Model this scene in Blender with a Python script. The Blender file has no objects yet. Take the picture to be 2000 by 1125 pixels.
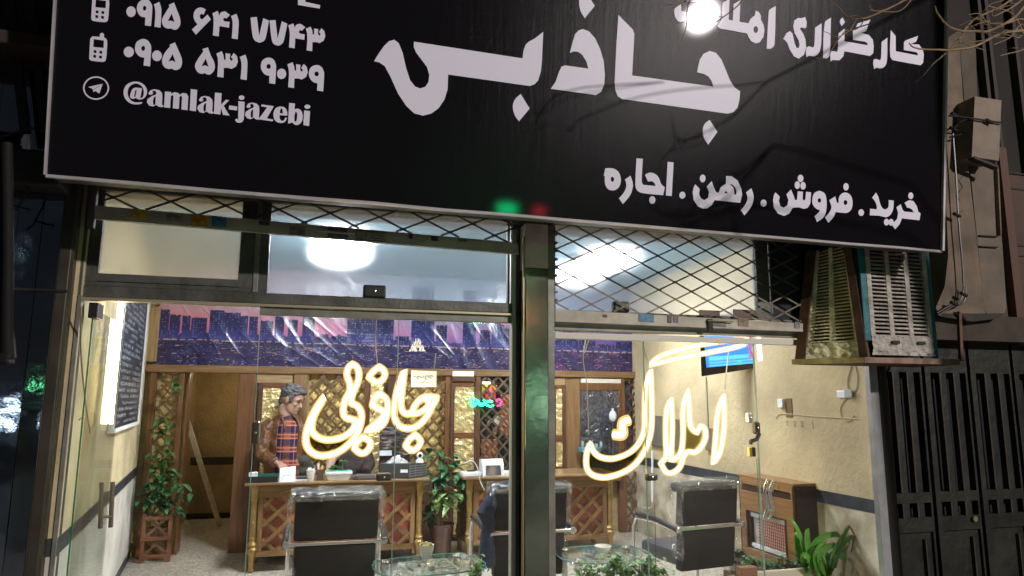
import bpy, bmesh, math, random
from mathutils import Vector, Matrix, noise
from mathutils.geometry import tessellate_polygon
random.seed(7)
SC = bpy.context.scene
COL = SC.collection
R = math.radians

# ------------------------------------------------------------------ camera
F_PX, YAW, PITCH, ROLL, EYE = 1347.5, 0.2733, 0.1567, 0.0045, 1.546
cy_, sy_ = math.cos(YAW), math.sin(YAW)
FWD = Vector((sy_*math.cos(PITCH), cy_*math.cos(PITCH), math.sin(PITCH)))
R0 = Vector((cy_, -sy_, 0)); U0 = R0.cross(FWD)
RT = R0*math.cos(ROLL) + U0*math.sin(ROLL); UP = -R0*math.sin(ROLL) + U0*math.cos(ROLL)
CAMP = Vector((0, 0, EYE))
cd = bpy.data.cameras.new('camera'); cam = bpy.data.objects.new('camera', cd); COL.objects.link(cam)
m = Matrix((RT, UP, -FWD)).transposed().to_4x4(); m.translation = CAMP
cam.matrix_world = m
cd.sensor_width = 36; cd.lens = F_PX/2000*36; cd.clip_start = 0.05; cd.clip_end = 400
SC.camera = cam
# ------------------------------------------------------------------ world, exposure
w = bpy.data.worlds.new('World'); SC.world = w; w.use_nodes = True
nt = w.node_tree; bg = nt.nodes['Background']
sk = nt.nodes.new('ShaderNodeTexSky'); sk.sky_type = 'NISHITA'; sk.sun_disc = False
sk.sun_elevation = R(-6); sk.sun_rotation = R(160)
nt.links.new(sk.outputs[0], bg.inputs[0]); bg.inputs[1].default_value = 0.06
glow = nt.nodes.new('ShaderNodeBackground'); glow.inputs[0].default_value = (.70, .76, .92, 1); glow.inputs[1].default_value = .009   # city night glow
addn = nt.nodes.new('ShaderNodeAddShader'); nt.links.new(bg.outputs[0], addn.inputs[0]); nt.links.new(glow.outputs[0], addn.inputs[1]); nt.links.new(addn.outputs[0], nt.nodes['World Output'].inputs[0])
SC.view_settings.view_transform = 'Standard'; SC.view_settings.look = 'None'
SC.view_settings.exposure = 0.9; SC.view_settings.gamma = 1; SC.view_settings.use_curve_mapping = False
SC.cycles.max_bounces = 8; SC.cycles.transparent_max_bounces = 16; SC.cycles.use_light_tree = True
SC.cycles.sample_clamp_indirect = 6
# ------------------------------------------------------------------ lamps of the street (behind the camera)
def area(name, loc, target, size, power, col):
    l = bpy.data.lights.new(name, 'AREA'); l.shape = 'DISK'; l.size = size; l.energy = power; l.color = col
    o = bpy.data.objects.new(name, l); COL.objects.link(o); o.location = loc
    o.rotation_euler = (Vector(target)-Vector(loc)).to_track_quat('-Z', 'Y').to_euler(); return o
area('street_lamp_light', (8.75, -9, 7.85), (2.2, 3.6, 2.8), 0.36, 900, (1.0, 0.90, 0.88))

# ------------------------------------------------------------------ from a pixel of the photograph to a point on a real plane
def ray(px, py): return FWD + RT*((px-1000)/F_PX) - UP*((py-562.5)/F_PX)
def at(px, py, Y): q = ray(px, py); return CAMP + q*(Y/q.y)
def atx(px, py, X): q = ray(px, py); return CAMP + q*(X/q.x)
def atz(px, py, Z): q = ray(px, py); return CAMP + q*((Z-EYE)/q.z)
TILT = 0.13; SN = Vector((0, math.cos(TILT), math.sin(TILT))); SP = Vector((0, 3.4, 2.2))
def onplane(px, py, P, N): q = ray(px, py); return CAMP + q*(((Vector(P)-CAMP).dot(N))/q.dot(N))
LA, LB = Vector((-1.18, 4.0, 0)), Vector((-1.66, 7.72, 0))
LN = Vector((LB.y-LA.y, -(LB.x-LA.x), 0)).normalized()
def onleft(px, py, off=0): return onplane(px, py, LA + LN*off, LN)

# ------------------------------------------------------------------ objects
def tag(o, label=None, cat=None, group=None, kind=None):
    if label: o['label'] = label
    if cat: o['category'] = cat
    if group: o['group'] = group
    if kind: o['kind'] = kind
    return o
def thing(name, label, cat, loc=(0, 0, 0), rz=0, group=None):
    o = bpy.data.objects.new(name, None); COL.objects.link(o); o.empty_display_size = 0.1
    o.location = loc; o.rotation_euler = (0, 0, rz)
    return tag(o, label, cat, group)
def origin_of(p):
    v = Vector((0, 0, 0))
    while p is not None: v += Vector(p.location); p = p.parent
    return v
class MB:
    def __init__(s): s.v = []; s.f = []; s.cols = None
    def add(s, vs, fs):
        b = len(s.v); s.v += [Vector(v) for v in vs]; s.f += [tuple(b+i for i in f) for f in fs]; return s
    def box(s, a, b, bev=0):
        x0, y0, z0 = [min(a[i], b[i]) for i in range(3)]; x1, y1, z1 = [max(a[i], b[i]) for i in range(3)]
        if bev <= 0:
            return s.add([(x0,y0,z0),(x1,y0,z0),(x1,y1,z0),(x0,y1,z0),(x0,y0,z1),(x1,y0,z1),(x1,y1,z1),(x0,y1,z1)],
                     [(0,3,2,1),(4,5,6,7),(0,1,5,4),(1,2,6,5),(2,3,7,6),(3,0,4,7)])
        bm = bmesh.new(); bmesh.ops.create_cube(bm, size=1)
        for v in bm.verts: v.co = Vector(((x0+x1)/2+v.co.x*(x1-x0), (y0+y1)/2+v.co.y*(y1-y0), (z0+z1)/2+v.co.z*(z1-z0)))
        bev = min(bev, .45*min(x1-x0, y1-y0, z1-z0))
        bmesh.ops.bevel(bm, geom=bm.edges[:], offset=bev, segments=2, affect='EDGES', profile=.5)
        bm.verts.index_update()
        s.add([v.co for v in bm.verts], [tuple(v.index for v in f.verts) for f in bm.faces]); bm.free(); return s
    def hexa(s, lo, hi):   # two quads of four points, same order
        return s.add(list(lo)+list(hi), [(0,3,2,1),(4,5,6,7),(0,1,5,4),(1,2,6,5),(2,3,7,6),(3,0,4,7)])
    def bar(s, a, b, w, d, up=(0, 1, 0)):   # box beam from a to b, w across, d along 'up'
        a = Vector(a); b = Vector(b); t = (b-a).normalized(); u = Vector(up); sd = t.cross(u).normalized(); u = sd.cross(t).normalized()
        q = [sd*w/2+u*d/2, -sd*w/2+u*d/2, -sd*w/2-u*d/2, sd*w/2-u*d/2]
        return s.hexa([a+k for k in q], [b+k for k in q])
    def tube(s, pts, r, n=8, closed=False, cap=True):
        pts = [Vector(p) for p in pts]; N = len(pts)
        rs = r if isinstance(r, (list, tuple)) else [r]*N
        b = len(s.v); up = None
        for i, p in enumerate(pts):
            if closed: t = pts[(i+1) % N]-pts[i-1]
            else: t = pts[min(i+1, N-1)]-pts[max(i-1, 0)]
            if t.length < 1e-9: t = Vector((0, 0, 1))
            t.normalize()
            if up is None: up = t.orthogonal().normalized()
            up = (up - t*up.dot(t))
            if up.length < 1e-6: up = t.orthogonal()
            up.normalize(); sd = t.cross(up)
            for k in range(n):
                a = 2*math.pi*k/n; s.v.append(p + (up*math.cos(a)+sd*math.sin(a))*rs[i])
        for i in range(N if closed else N-1):
            j = (i+1) % N
            for k in range(n):
                k2 = (k+1) % n; s.f.append((b+i*n+k, b+i*n+k2, b+j*n+k2, b+j*n+k))
        if cap and not closed:
            s.f.append(tuple(b+k for k in range(n))[::-1]); s.f.append(tuple(b+(N-1)*n+k for k in range(n)))
        return s
    def lathe(s, prof, c=(0, 0, 0), n=20, sx=1, sy=1):
        b = len(s.v); N = len(prof)
        for (r, z) in prof:
            for k in range(n):
                a = 2*math.pi*k/n; s.v.append(Vector((c[0]+r*sx*math.cos(a), c[1]+r*sy*math.sin(a), c[2]+z)))
        for i in range(N-1):
            for k in range(n):
                k2 = (k+1) % n; s.f.append((b+i*n+k, b+i*n+k2, b+(i+1)*n+k2, b+(i+1)*n+k))
        s.f.append(tuple(b+k for k in range(n))[::-1]); s.f.append(tuple(b+(N-1)*n+k for k in range(n)))
        return s
    def poly(s, rings, nrm, th):   # flat plate from 3-D outline rings (first outer, then holes), extruded by th along nrm
        nrm = Vector(nrm).normalized(); flat = [Vector(p) for r_ in rings for p in r_]; n = len(flat); b = len(s.v)
        tri = tessellate_polygon([[Vector(p) for p in r_] for r_ in rings])
        s.v += flat + [p+nrm*th for p in flat]
        for t in tri: s.f.append((b+t[0], b+t[1], b+t[2])); s.f.append((b+n+t[2], b+n+t[1], b+n+t[0]))
        o = 0
        for r_ in rings:
            L = len(r_)
            for i in range(L):
                j = (i+1) % L; s.f.append((b+o+i, b+o+j, b+n+o+j, b+n+o+i))
            o += L
        return s
    def grid(s, fn, nu, nv):
        b = len(s.v)
        for j in range(nv+1):
            for i in range(nu+1): s.v.append(Vector(fn(i/nu, j/nv)))
        for j in range(nv):
            for i in range(nu):
                k = b+j*(nu+1)+i; s.f.append((k, k+1, k+nu+2, k+nu+1))
        return s
    def xf(s, M, i0=0):
        for i in range(i0, len(s.v)): s.v[i] = M @ s.v[i]
        return s
    def build(s, name, mat, parent=None, smooth=False, label=None, kind=None, fix=True):
        og = origin_of(parent)
        me = bpy.data.meshes.new(name); me.from_pydata([v-og for v in s.v], [], s.f)
        if fix:
            bm = bmesh.new(); bm.from_mesh(me); bmesh.ops.recalc_face_normals(bm, faces=bm.faces[:]); bm.to_mesh(me); bm.free()
        me.materials.append(mat)
        if smooth:
            me.polygons.foreach_set('use_smooth', [True]*len(me.polygons))
            if smooth != 2:
                try: me.set_sharp_from_angle(angle=R(40))
                except Exception: pass
        o = bpy.data.objects.new(name, me); COL.objects.link(o); o.parent = parent
        return tag(o, label, None, None, kind)
def copy_tree(o, parent=None):
    c = o.copy(); COL.objects.link(c); c.parent = parent
    for ch in o.children: copy_tree(ch, c)
    return c
def smooth_pts(P, n=5, ang=52, closed=True):
    """Catmull-Rom through the points; points with a sharp turn stay corners."""
    N = len(P); P = [Vector((p[0], p[1])) for p in P]; cor = []
    for i in range(N):
        if not closed and i in (0, N-1): cor.append(True); continue
        a = P[i]-P[i-1]; b = P[(i+1) % N]-P[i]
        cor.append(a.length < 1e-6 or b.length < 1e-6 or math.degrees(a.angle(b)) > ang)
    out = []
    for i in range(N if closed else N-1):
        j = (i+1) % N; p1, p2 = P[i], P[j]; L = (p2-p1).length
        def tan(k, fwd):
            if cor[k]: return (P[j]-P[i])
            t = P[(k+1) % N]-P[k-1]; t.normalize(); return t*L
        m1, m2 = tan(i, True), tan(j, False)
        if cor[i] and cor[j]: out.append(p1); continue
        for q in range(n):
            t = q/n; t2 = t*t; t3 = t2*t
            out.append(p1*(2*t3-3*t2+1)+m1*(t3-2*t2+t)+p2*(-2*t3+3*t2)+m2*(t3-t2))
    if not closed: out.append(P[-1])
    return out

# ------------------------------------------------------------------ materials
MATS = {}
def mat(name, col, rough=.6, metal=0, var=0, vscale=6, bump=0, bscale=30, emis=0, ecol=None, coat=0, spec=.5, stretch=(1, 1, 1), trans=0, col2=None, dist=.02, ramp=(.35, .65), detail=6):
    if name in MATS: return MATS[name]
    M = bpy.data.materials.new(name); M.use_nodes = True; n = M.node_tree; p = n.nodes['Principled BSDF']
    p.inputs['Base Color'].default_value = (*col, 1); p.inputs['Roughness'].default_value = rough; p.inputs['Metallic'].default_value = metal
    p.inputs['Coat Weight'].default_value = coat; p.inputs['Coat Roughness'].default_value = .08; p.inputs['Specular IOR Level'].default_value = spec
    p.inputs['Transmission Weight'].default_value = trans
    tc = n.nodes.new('ShaderNodeTexCoord'); mp = n.nodes.new('ShaderNodeMapping'); mp.inputs['Scale'].default_value = stretch
    n.links.new(tc.outputs['Object'], mp.inputs[0])
    if var or col2:
        t = n.nodes.new('ShaderNodeTexNoise'); t.inputs['Scale'].default_value = vscale; t.inputs['Detail'].default_value = detail
        n.links.new(mp.outputs[0], t.inputs[0]); c = n.nodes.new('ShaderNodeValToRGB'); n.links.new(t.outputs[0], c.inputs[0])
        c2 = col2 or tuple(min(1, x*(1+var)) for x in col); c1 = col if col2 else tuple(x*(1-var) for x in col)
        c.color_ramp.elements[0].position = ramp[0]; c.color_ramp.elements[1].position = ramp[1]
        c.color_ramp.elements[0].color = (*c1, 1); c.color_ramp.elements[1].color = (*c2, 1)
        n.links.new(c.outputs[0], p.inputs['Base Color'])
    if bump:
        t = n.nodes.new('ShaderNodeTexNoise'); t.inputs['Scale'].default_value = bscale; t.inputs['Detail'].default_value = 5
        n.links.new(mp.outputs[0], t.inputs[0]); b = n.nodes.new('ShaderNodeBump'); b.inputs['Strength'].default_value = bump; b.inputs['Distance'].default_value = dist
        n.links.new(t.outputs[0], b.inputs['Height']); n.links.new(b.outputs[0], p.inputs['Normal'])
    if emis:
        p.inputs['Emission Color'].default_value = (*(ecol or col), 1); p.inputs['Emission Strength'].default_value = emis
    MATS[name] = M; return M
def wood(name, c1, c2, rough=.4, axis='z', coat=.15, s=1):
    st = {'z': (14*s, 14*s, 1.1*s), 'x': (1.1*s, 14*s, 14*s), 'y': (14*s, 1.1*s, 14*s)}[axis]
    return mat(name, c1, rough, col2=c2, vscale=3, stretch=st, bump=.25, bscale=4, coat=coat, dist=.004, ramp=(.3, .7))
def glass(name, refl=.06, haze=0, hcol=(.7, .8, .9), tint=(1, 1, 1), bump=0, rough=.02):
    M = bpy.data.materials.new(name); M.use_nodes = True; n = M.node_tree; n.nodes.clear()
    out = n.nodes.new('ShaderNodeOutputMaterial'); tr = n.nodes.new('ShaderNodeBsdfTransparent'); tr.inputs[0].default_value = (*tint, 1)
    gl = n.nodes.new('ShaderNodeBsdfGlossy'); gl.inputs['Roughness'].default_value = rough
    fr = n.nodes.new('ShaderNodeFresnel'); ge = n.nodes.new('ShaderNodeNewGeometry'); io = n.nodes.new('ShaderNodeMapRange')   # the far face of a thin sheet reflects like the near one
    io.inputs[3].default_value = 1.45; io.inputs[4].default_value = 1/1.45; n.links.new(ge.outputs['Backfacing'], io.inputs[0]); n.links.new(io.outputs[0], fr.inputs[0])
    mx = n.nodes.new('ShaderNodeMixShader'); n.links.new(fr.outputs[0], mx.inputs[0]); n.links.new(tr.outputs[0], mx.inputs[1]); n.links.new(gl.outputs[0], mx.inputs[2])
    last = mx
    if haze > .1:
        rf = n.nodes.new('ShaderNodeBsdfRefraction'); rf.inputs['IOR'].default_value = 1.16; rf.inputs['Roughness'].default_value = .42
        m0 = n.nodes.new('ShaderNodeMixShader'); m0.inputs[0].default_value = .20; n.links.new(mx.outputs[0], m0.inputs[1]); n.links.new(rf.outputs[0], m0.inputs[2]); last = m0
    tc = n.nodes.new('ShaderNodeTexCoord')
    if haze:
        tl = n.nodes.new('ShaderNodeBsdfTranslucent'); tl.inputs[0].default_value = (*hcol, 1)
        df = n.nodes.new('ShaderNodeBsdfDiffuse'); df.inputs[0].default_value = (*hcol, 1)
        ms = n.nodes.new('ShaderNodeMixShader'); ms.inputs[0].default_value = .25; n.links.new(tl.outputs[0], ms.inputs[1]); n.links.new(df.outputs[0], ms.inputs[2])
        nz = n.nodes.new('ShaderNodeTexNoise'); nz.inputs['Scale'].default_value = 2.2; nz.inputs['Detail'].default_value = 7; nz.inputs['Distortion'].default_value = 1.2
        n.links.new(tc.outputs['Object'], nz.inputs[0])
        mr = n.nodes.new('ShaderNodeMapRange'); mr.inputs[1].default_value = .3; mr.inputs[2].default_value = .7; mr.inputs[3].default_value = haze*.82; mr.inputs[4].default_value = min(1, haze*1.18)
        n.links.new(nz.outputs[0], mr.inputs[0])
        m2 = n.nodes.new('ShaderNodeMixShader'); n.links.new(mr.outputs[0], m2.inputs[0]); n.links.new(last.outputs[0], m2.inputs[1]); n.links.new(ms.outputs[0], m2.inputs[2]); last = m2
    if bump:
        nz = n.nodes.new('ShaderNodeTexNoise'); nz.inputs['Scale'].default_value = 14; nz.inputs['Detail'].default_value = 4; nz.inputs['Distortion'].default_value = 1.5
        n.links.new(tc.outputs['Object'], nz.inputs[0]); b = n.nodes.new('ShaderNodeBump'); b.inputs['Strength'].default_value = bump; b.inputs['Distance'].default_value = .05
        n.links.new(nz.outputs[0], b.inputs['Height']); n.links.new(b.outputs[0], gl.inputs['Normal'])
        mx.inputs[0].default_value = refl
        for l in list(mx.inputs[0].links): n.links.remove(l)
    n.links.new(last.outputs[0], out.inputs[0]); MATS[name] = M; return M
def emit(name, col, s):
    M = bpy.data.materials.new(name); M.use_nodes = True; n = M.node_tree; n.nodes.clear()
    o = n.nodes.new('ShaderNodeOutputMaterial'); e = n.nodes.new('ShaderNodeEmission'); e.inputs[0].default_value = (*col, 1); e.inputs[1].default_value = s
    n.links.new(e.outputs[0], o.inputs[0]); return M
def vcol_mat(name, rough=.5, bump=0, bscale=10, emis=0, coat=0, dist=.02, bdet=5):
    M = bpy.data.materials.new(name); M.use_nodes = True; n = M.node_tree; p = n.nodes['Principled BSDF']
    a = n.nodes.new('ShaderNodeAttribute'); a.attribute_name = 'print'; n.links.new(a.outputs['Color'], p.inputs['Base Color'])
    p.inputs['Roughness'].default_value = rough; p.inputs['Coat Weight'].default_value = coat; p.inputs['Coat Roughness'].default_value = .12
    if emis: n.links.new(a.outputs['Color'], p.inputs['Emission Color']); p.inputs['Emission Strength'].default_value = emis
    if bump:
        tc = n.nodes.new('ShaderNodeTexCoord'); t = n.nodes.new('ShaderNodeTexNoise'); t.inputs['Scale'].default_value = bscale; t.inputs['Detail'].default_value = bdet; t.inputs['Distortion'].default_value = .8
        mp = n.nodes.new('ShaderNodeMapping'); mp.inputs['Scale'].default_value = (1.6, 1, .5); n.links.new(tc.outputs['Object'], mp.inputs[0])
        n.links.new(mp.outputs[0], t.inputs[0]); b = n.nodes.new('ShaderNodeBump'); b.inputs['Strength'].default_value = bump; b.inputs['Distance'].default_value = dist
        n.links.new(t.outputs[0], b.inputs['Height']); n.links.new(b.outputs[0], p.inputs['Normal']); n.links.new(b.outputs[0], p.inputs['Coat Normal'])
    return M
def painted(name, fn, nu, nv, colfn, m, parent=None, label=None):
    """a flat print: a fine grid whose vertices carry the print's colours"""
    b = MB().grid(fn, nu, nv); o = b.build(name, m, parent, fix=False, label=label)
    ca = o.data.color_attributes.new('print', 'FLOAT_COLOR', 'POINT'); buf = []
    for j in range(nv+1):
        for i in range(nu+1): buf += [*colfn(i/nu, j/nv), 1.0]
    ca.data.foreach_set('color', buf); return o
# px rectangle on plane Y -> axis-aligned box, front face at Y, going back by d
def rect(px0, py0, px1, py1, Y):
    xm, ym = (px0+px1)/2, (py0+py1)/2
    return at(px0, ym, Y).x, at(px1, ym, Y).x, at(xm, py1, Y).z, at(xm, py0, Y).z
def rbox(px0, py0, px1, py1, Y, d, bev=0):
    x0, x1, z0, z1 = rect(px0, py0, px1, py1, Y); return MB().box((x0, Y, z0), (x1, Y+d, z1), bev)
def lattice(parent, x0, x1, z0, z1, Y, pitch, wd, th, m, name='slat', slope=1.0, off=0.0):
    """crossing diagonal slats clipped to a rectangle, each slat a part"""
    W, H = x1-x0, z1-z0
    for sgn, yy in ((1, Y), (-1, Y+th)):
        k = -int((W*slope+H)/pitch)-2
        c = k*pitch+off
        while c < W*slope+H+pitch:
            # line z = sgn*slope*x + c (sgn -1: from right side)
            pts = []
            for xx in (0, W):
                zz = slope*xx+c if sgn > 0 else slope*(W-xx)+c
                if 0 <= zz <= H: pts.append((xx, zz))
            for zz in (0, H):
                xx = (zz-c)/slope if sgn > 0 else W-(zz-c)/slope
                if 0 < xx < W: pts.append((xx, zz))
            if len(pts) >= 2:
                a, b = min(pts), max(pts)
                if math.hypot(a[0]-b[0], a[1]-b[1]) > wd*1.2:
                    j = random.uniform(-.002, .002)
                    MB().bar((x0+a[0], yy+th/2, z0+a[1]+j), (x0+b[0], yy+th/2, z0+b[1]+j), wd*random.uniform(.92, 1.05), th*.96).build(name, m, parent)
            c += pitch
# ------------------------------------------------------------------ common materials
PLAST = mat('plaster_beige', (.50, .405, .24), .85, var=.20, vscale=1.7, bump=.38, bscale=24, dist=.02, stretch=(1, 1, 1))
PLASTL = mat('plaster_cream', (.56, .46, .27), .8, var=.20, vscale=3, bump=.5, bscale=22, dist=.02)
STAIN = mat('stained_plaster', (.33, .26, .16), .75, col2=(.66, .60, .46), vscale=3.5, bump=.35, bscale=12, ramp=(.38, .6))
DADO = mat('dado_paint', (.035, .042, .05), .45, var=.35, vscale=8, bump=.1)
WHITE = mat('white_paint', (.78, .78, .76), .5, var=.05, vscale=4)
CEIL = mat('ceiling_paint', (.25, .42, .55), .8, var=.12, vscale=2, bump=.2, bscale=9)
STEELD = mat('dark_frame_metal', (.10, .10, .085), .5, metal=.3, var=.3, vscale=7, bump=.15, bscale=40)
STEELG = mat('grey_frame_metal', (.22, .215, .18), .45, metal=.2, var=.22, vscale=9, bump=.1, bscale=30)
ALU = mat('aluminium', (.62, .64, .64), .3, metal=.7, var=.1, vscale=9)
CHROME = mat('chrome', (.86, .86, .84), .2, metal=.85)
BLACKP = mat('black_plastic', (.02, .02, .02), .4)
DARK = mat('dark_grime', (.02, .018, .015), .7, var=.5, vscale=6, bump=.4, bscale=14)
W_RED = wood('reddish_wood', (.10, .04, .014), (.20, .09, .035))
W_REDX = wood('reddish_wood_level', (.10, .035, .014), (.19, .075, .03), axis='x')
W_MID = wood('brown_wood', (.15, .08, .035), (.28, .16, .07))
W_MIDX = wood('brown_wood_level', (.13, .07, .03), (.25, .14, .06), axis='x')
W_LIGHT = wood('light_wood', (.24, .155, .07), (.40, .28, .14), axis='x')
W_LIGHTZ = wood('light_wood_upright', (.26, .16, .075), (.40, .27, .13))
W_DARK = wood('dark_wood', (.06, .028, .018), (.12, .06, .035))
W_SLAT = mat('slat_wood', (.13, .068, .033), .45, var=.35, vscale=9, coat=.1, bump=.15)
W_SLATG = mat('golden_slat_wood', (.20, .11, .038), .4, var=.3, vscale=9, coat=.15, bump=.15)
GOLD = mat('gold_carving', (.36, .24, .085), .38, metal=.75, var=.2, vscale=20, bump=.6, bscale=60, dist=.01)
STREET = (0, -14)

# ------------------------------------------------------------------ ground
def terrazzo():
    M = bpy.data.materials.new('mosaic_floor'); M.use_nodes = True; n = M.node_tree; p = n.nodes['Principled BSDF']
    tc = n.nodes.new('ShaderNodeTexCoord'); v = n.nodes.new('ShaderNodeTexVoronoi'); v.inputs['Scale'].default_value = 55
    n.links.new(tc.outputs['Object'], v.inputs[0]); c = n.nodes.new('ShaderNodeValToRGB'); sep = n.nodes.new('ShaderNodeSeparateColor')
    n.links.new(v.outputs['Color'], sep.inputs[0]); n.links.new(sep.outputs[0], c.inputs[0])
    c.color_ramp.elements[0].color = (.24, .20, .15, 1); c.color_ramp.elements[1].color = (.62, .58, .50, 1)
    n.links.new(c.outputs[0], p.inputs['Base Color']); p.inputs['Roughness'].default_value = .32; return M
tag(MB().add([(-2.2, 3.95, .0), (3.75, 3.95, .0), (3.95, 10.2, .0), (-2.6, 10.2, .0)], [(0, 1, 2, 3)]).build('floor', terrazzo()), kind='structure')
PAVE = mat('pavement_stone', (.16, .15, .14), .7, var=.3, vscale=5, bump=.3, bscale=18)
tag(MB().add([(-60, -1.5, -.02), (60, -1.5, -.02), (60, 3.95, -.02), (-60, 3.95, -.02)], [(0, 1, 2, 3)]).build('pavement', PAVE), kind='structure')
tag(MB().box((-60, -1.65, -.16), (60, -1.5, -.02)).build('kerb', PAVE), kind='structure')
tag(MB().add([(-60, -80, -.15), (60, -80, -.15), (60, -1.65, -.15), (-60, -1.65, -.15)], [(0, 1, 2, 3)]).build('road', mat('asphalt', (.05, .05, .05), .6, var=.3, vscale=8, bump=.3, bscale=60)), kind='structure')

# ------------------------------------------------------------------ the room
ZC = 2.9
def along_left(s, z, off=0): p = LA.lerp(LB, s) + LN*off; return Vector((p.x, p.y, z))
def lpanel(b, s0, s1, z0, z1, o0, o1):
    return b.hexa([along_left(s0, z0, o0), along_left(s1, z0, o0), along_left(s1, z0, o1), along_left(s0, z0, o1)],
                  [along_left(s0, z1, o0), along_left(s1, z1, o0), along_left(s1, z1, o1), along_left(s0, z1, o1)])
lw = thing('side_wall', 'cream plastered wall on the left inside the shop, crossed by a dark painted band', 'wall', (-1.4, 5.8, 0))
lpanel(MB(), -.01, 1.0, .86, ZC, 0, -.12).build('plaster', PLASTL, lw)
lpanel(MB(), -.01, 1.0, .775, .86, .004, -.12).build('painted_band', DADO, lw)
lpanel(MB(), -.01, 1.0, .075, .775, 0, -.12).build('lower_plaster', mat('lower_cream', (.50, .47, .40), .7, col2=(.70, .67, .60), vscale=3, bump=.3, bscale=12), lw)
lpanel(MB(), -.01, 1.0, 0, .075, .006, -.12).build('skirting', DADO, lw)
rw = thing('side_wall', 'rough beige plastered wall right inside the shop, stained below its dark band', 'wall', (3.75, 5.8, 0))
XR = 3.69
b = MB().box((XR, 3.98, .865), (XR+.12, 7.85, ZC)); b.build('plaster', PLAST, rw)
MB().box((XR-.004, 3.98, .775), (XR+.12, 7.85, .865)).build('painted_band', DADO, rw)
MB().box((XR, 3.98, 0), (XR+.12, 7.85, .775)).build('lower_plaster', STAIN, rw)
tag(MB().box((-2.2, 3.9, ZC), (4.0, 9.2, ZC+.15)).build('ceiling', CEIL), kind='structure')
YB = 7.7
# back wall: pieces round the doorway
dx0, dx1, dz0, dz1 = rect(356, 722, 470, 1076, YB)
dz0 = 0
bw = thing('back_wall', 'back wall of the shop clad in wood behind the desks, doorway at left', 'wall', (1, 7.9, 0))
BACKW = mat('back_wall_paint', (.42, .33, .15), .6, var=.2, vscale=7, bump=.7, bscale=25)
for q in (((-2.0, YB+.06, 0), (dx0, YB+.2, ZC)), ((dx1, YB+.06, 0), (3.9, YB+.2, ZC)), ((dx0, YB+.06, dz1), (dx1, YB+.2, ZC))):
    MB().box(*q).build('wall_section', BACKW, bw)
MB().box((dx0-.012, YB+.02, 0), (dx0+.006, YB+.21, dz1)).build('door_lining', W_RED, bw)
# little room behind
BR = mat('back_room_plaster', (.30, .22, .11), .8, var=.25, vscale=3, bump=.8, bscale=28, dist=.02)
br = thing('back_room', 'dim olive plastered little room seen through the doorway at the left', 'room', ((dx0+dx1)/2, 8.4, 0))
bx0, bx1 = dx0-.25, dx1+.12; YR = atz(410, 1013, 0).y
def zz(py): return at(410, py, YR).z
MB().box((bx0, YR, zz(893)), (bx1, YR+.1, 2.3)).build('plaster', BR, br)
MB().box((bx0, YR-.006, zz(908)), (bx1, YR+.1, zz(893))).build('painted_band', DARK, br)
MB().box((bx0, YR, zz(1002)), (bx1, YR+.1, zz(908))).build('lower_plaster', BR, br)
MB().box((bx0, YR-.006, 0), (bx1, YR+.1, zz(1002))).build('skirting', DARK, br)
MB().box((bx0-.1, YB+.2, 0), (bx0, YR+.1, 2.3)).build('left_plaster', BR, br)
MB().box((bx1, YB+.2, 0), (bx1+.1, YR+.1, 2.3)).build('right_plaster', BR, br)
MB().box((bx0-.1, YB+.2, 2.3), (bx1+.1, YR+.1, 2.4)).build('soffit', BR, br)
tb = thing('light_fitting', 'thin white tube light fixed over the doorway of the dim room', 'lamp', ((dx0+dx1)/2, 7.68, dz1))
rbox(362, 718, 469, 724, YB-.01, .03).build('tube', emit('tube_dim', (1, .97, .85), 2.2), tb)
rbox(360, 724.5, 470, 727, YB, .03).build('housing', W_DARK, tb)
lamp2 = thing('fill_lamp', 'small hidden lamp added to light the dim back room, at its top right', 'lamp', (bx1-.1, 8.3, 1.85))  # lamp added out of sight to brighten the back room
MB().box((bx1-.06, 8.9, 1.84), (bx1-.005, 9.1, 1.9)).build('bulb', emit('bulb_warm', (1, .82, .5), 48), lamp2)
MB().box((bx1-.07, 8.89, 1.903), (bx1-.002, 9.11, 1.92)).build('shade', W_DARK, lamp2)
pl = thing('plank', 'long pale wooden plank leaning in the doorway of the dim room', 'plank', (dx1-.2, 8.2, 0))
a = at(357, 795, 8.1); b_ = atz(429, 1026, .02)
MB().bar(a, (b_.x, b_.y, .02), .055, .02, up=(0, 1, .2)).build('board', mat('pale_plank', (.62, .52, .33), .6, var=.15, vscale=9), pl)

# ------------------------------------------------------------------ woodwork of the back wall
fr = thing('wood_framework', 'brown wooden posts and beams framing the back wall under the city banner', 'woodwork', (1, 7.68, 0))
Y1 = YB-.02
def wpart(name, px0, py0, px1, py1, m, d=.06, y=Y1, bev=.004): return rbox(px0, py0, px1, py1, y, d, bev).build(name, m, fr)
def vpost(name, pxa, pya, pxb, pyb, wpx, m, y=Y1-.012, d=.08):   # upright from its top to its foot, centre pixels
    A = at(pxa, pya, y); B = at(pxb, pyb, y); x = (A.x+B.x)/2; s = at(pxa+wpx, pya, y).x-A.x
    return MB().box((x-s/2, y, max(0, B.z)), (x+s/2, y+d, A.z), .005).build(name, m, fr)
wpart('post', 287, 598, 309, 706, W_LIGHTZ)
A = at(286, 712, Y1); B = at(1262, 738, Y1); zb = (A.z+B.z)/2
MB().box((A.x, Y1-.03, zb-.04), (3.69, Y1+.06, zb+.035), .006).build('beam', W_MIDX, fr)
vpost('post', 296, 718, 275, 1090, 12, W_RED)
vpost('post', 352, 718, 333, 1090, 10, W_RED)
vpost('post', 484, 722, 462, 1080, 33, W_RED, d=.1)
vpost('post', 588, 722, 574, 1060, 30, W_MID)
vpost('post', 722, 722, 716, 1060, 22, W_RED)
vpost('post', 762, 722, 760, 1060, 16, W_DARK)
vpost('post', 878, 722, 872, 1060, 14, W_RED)
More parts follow.
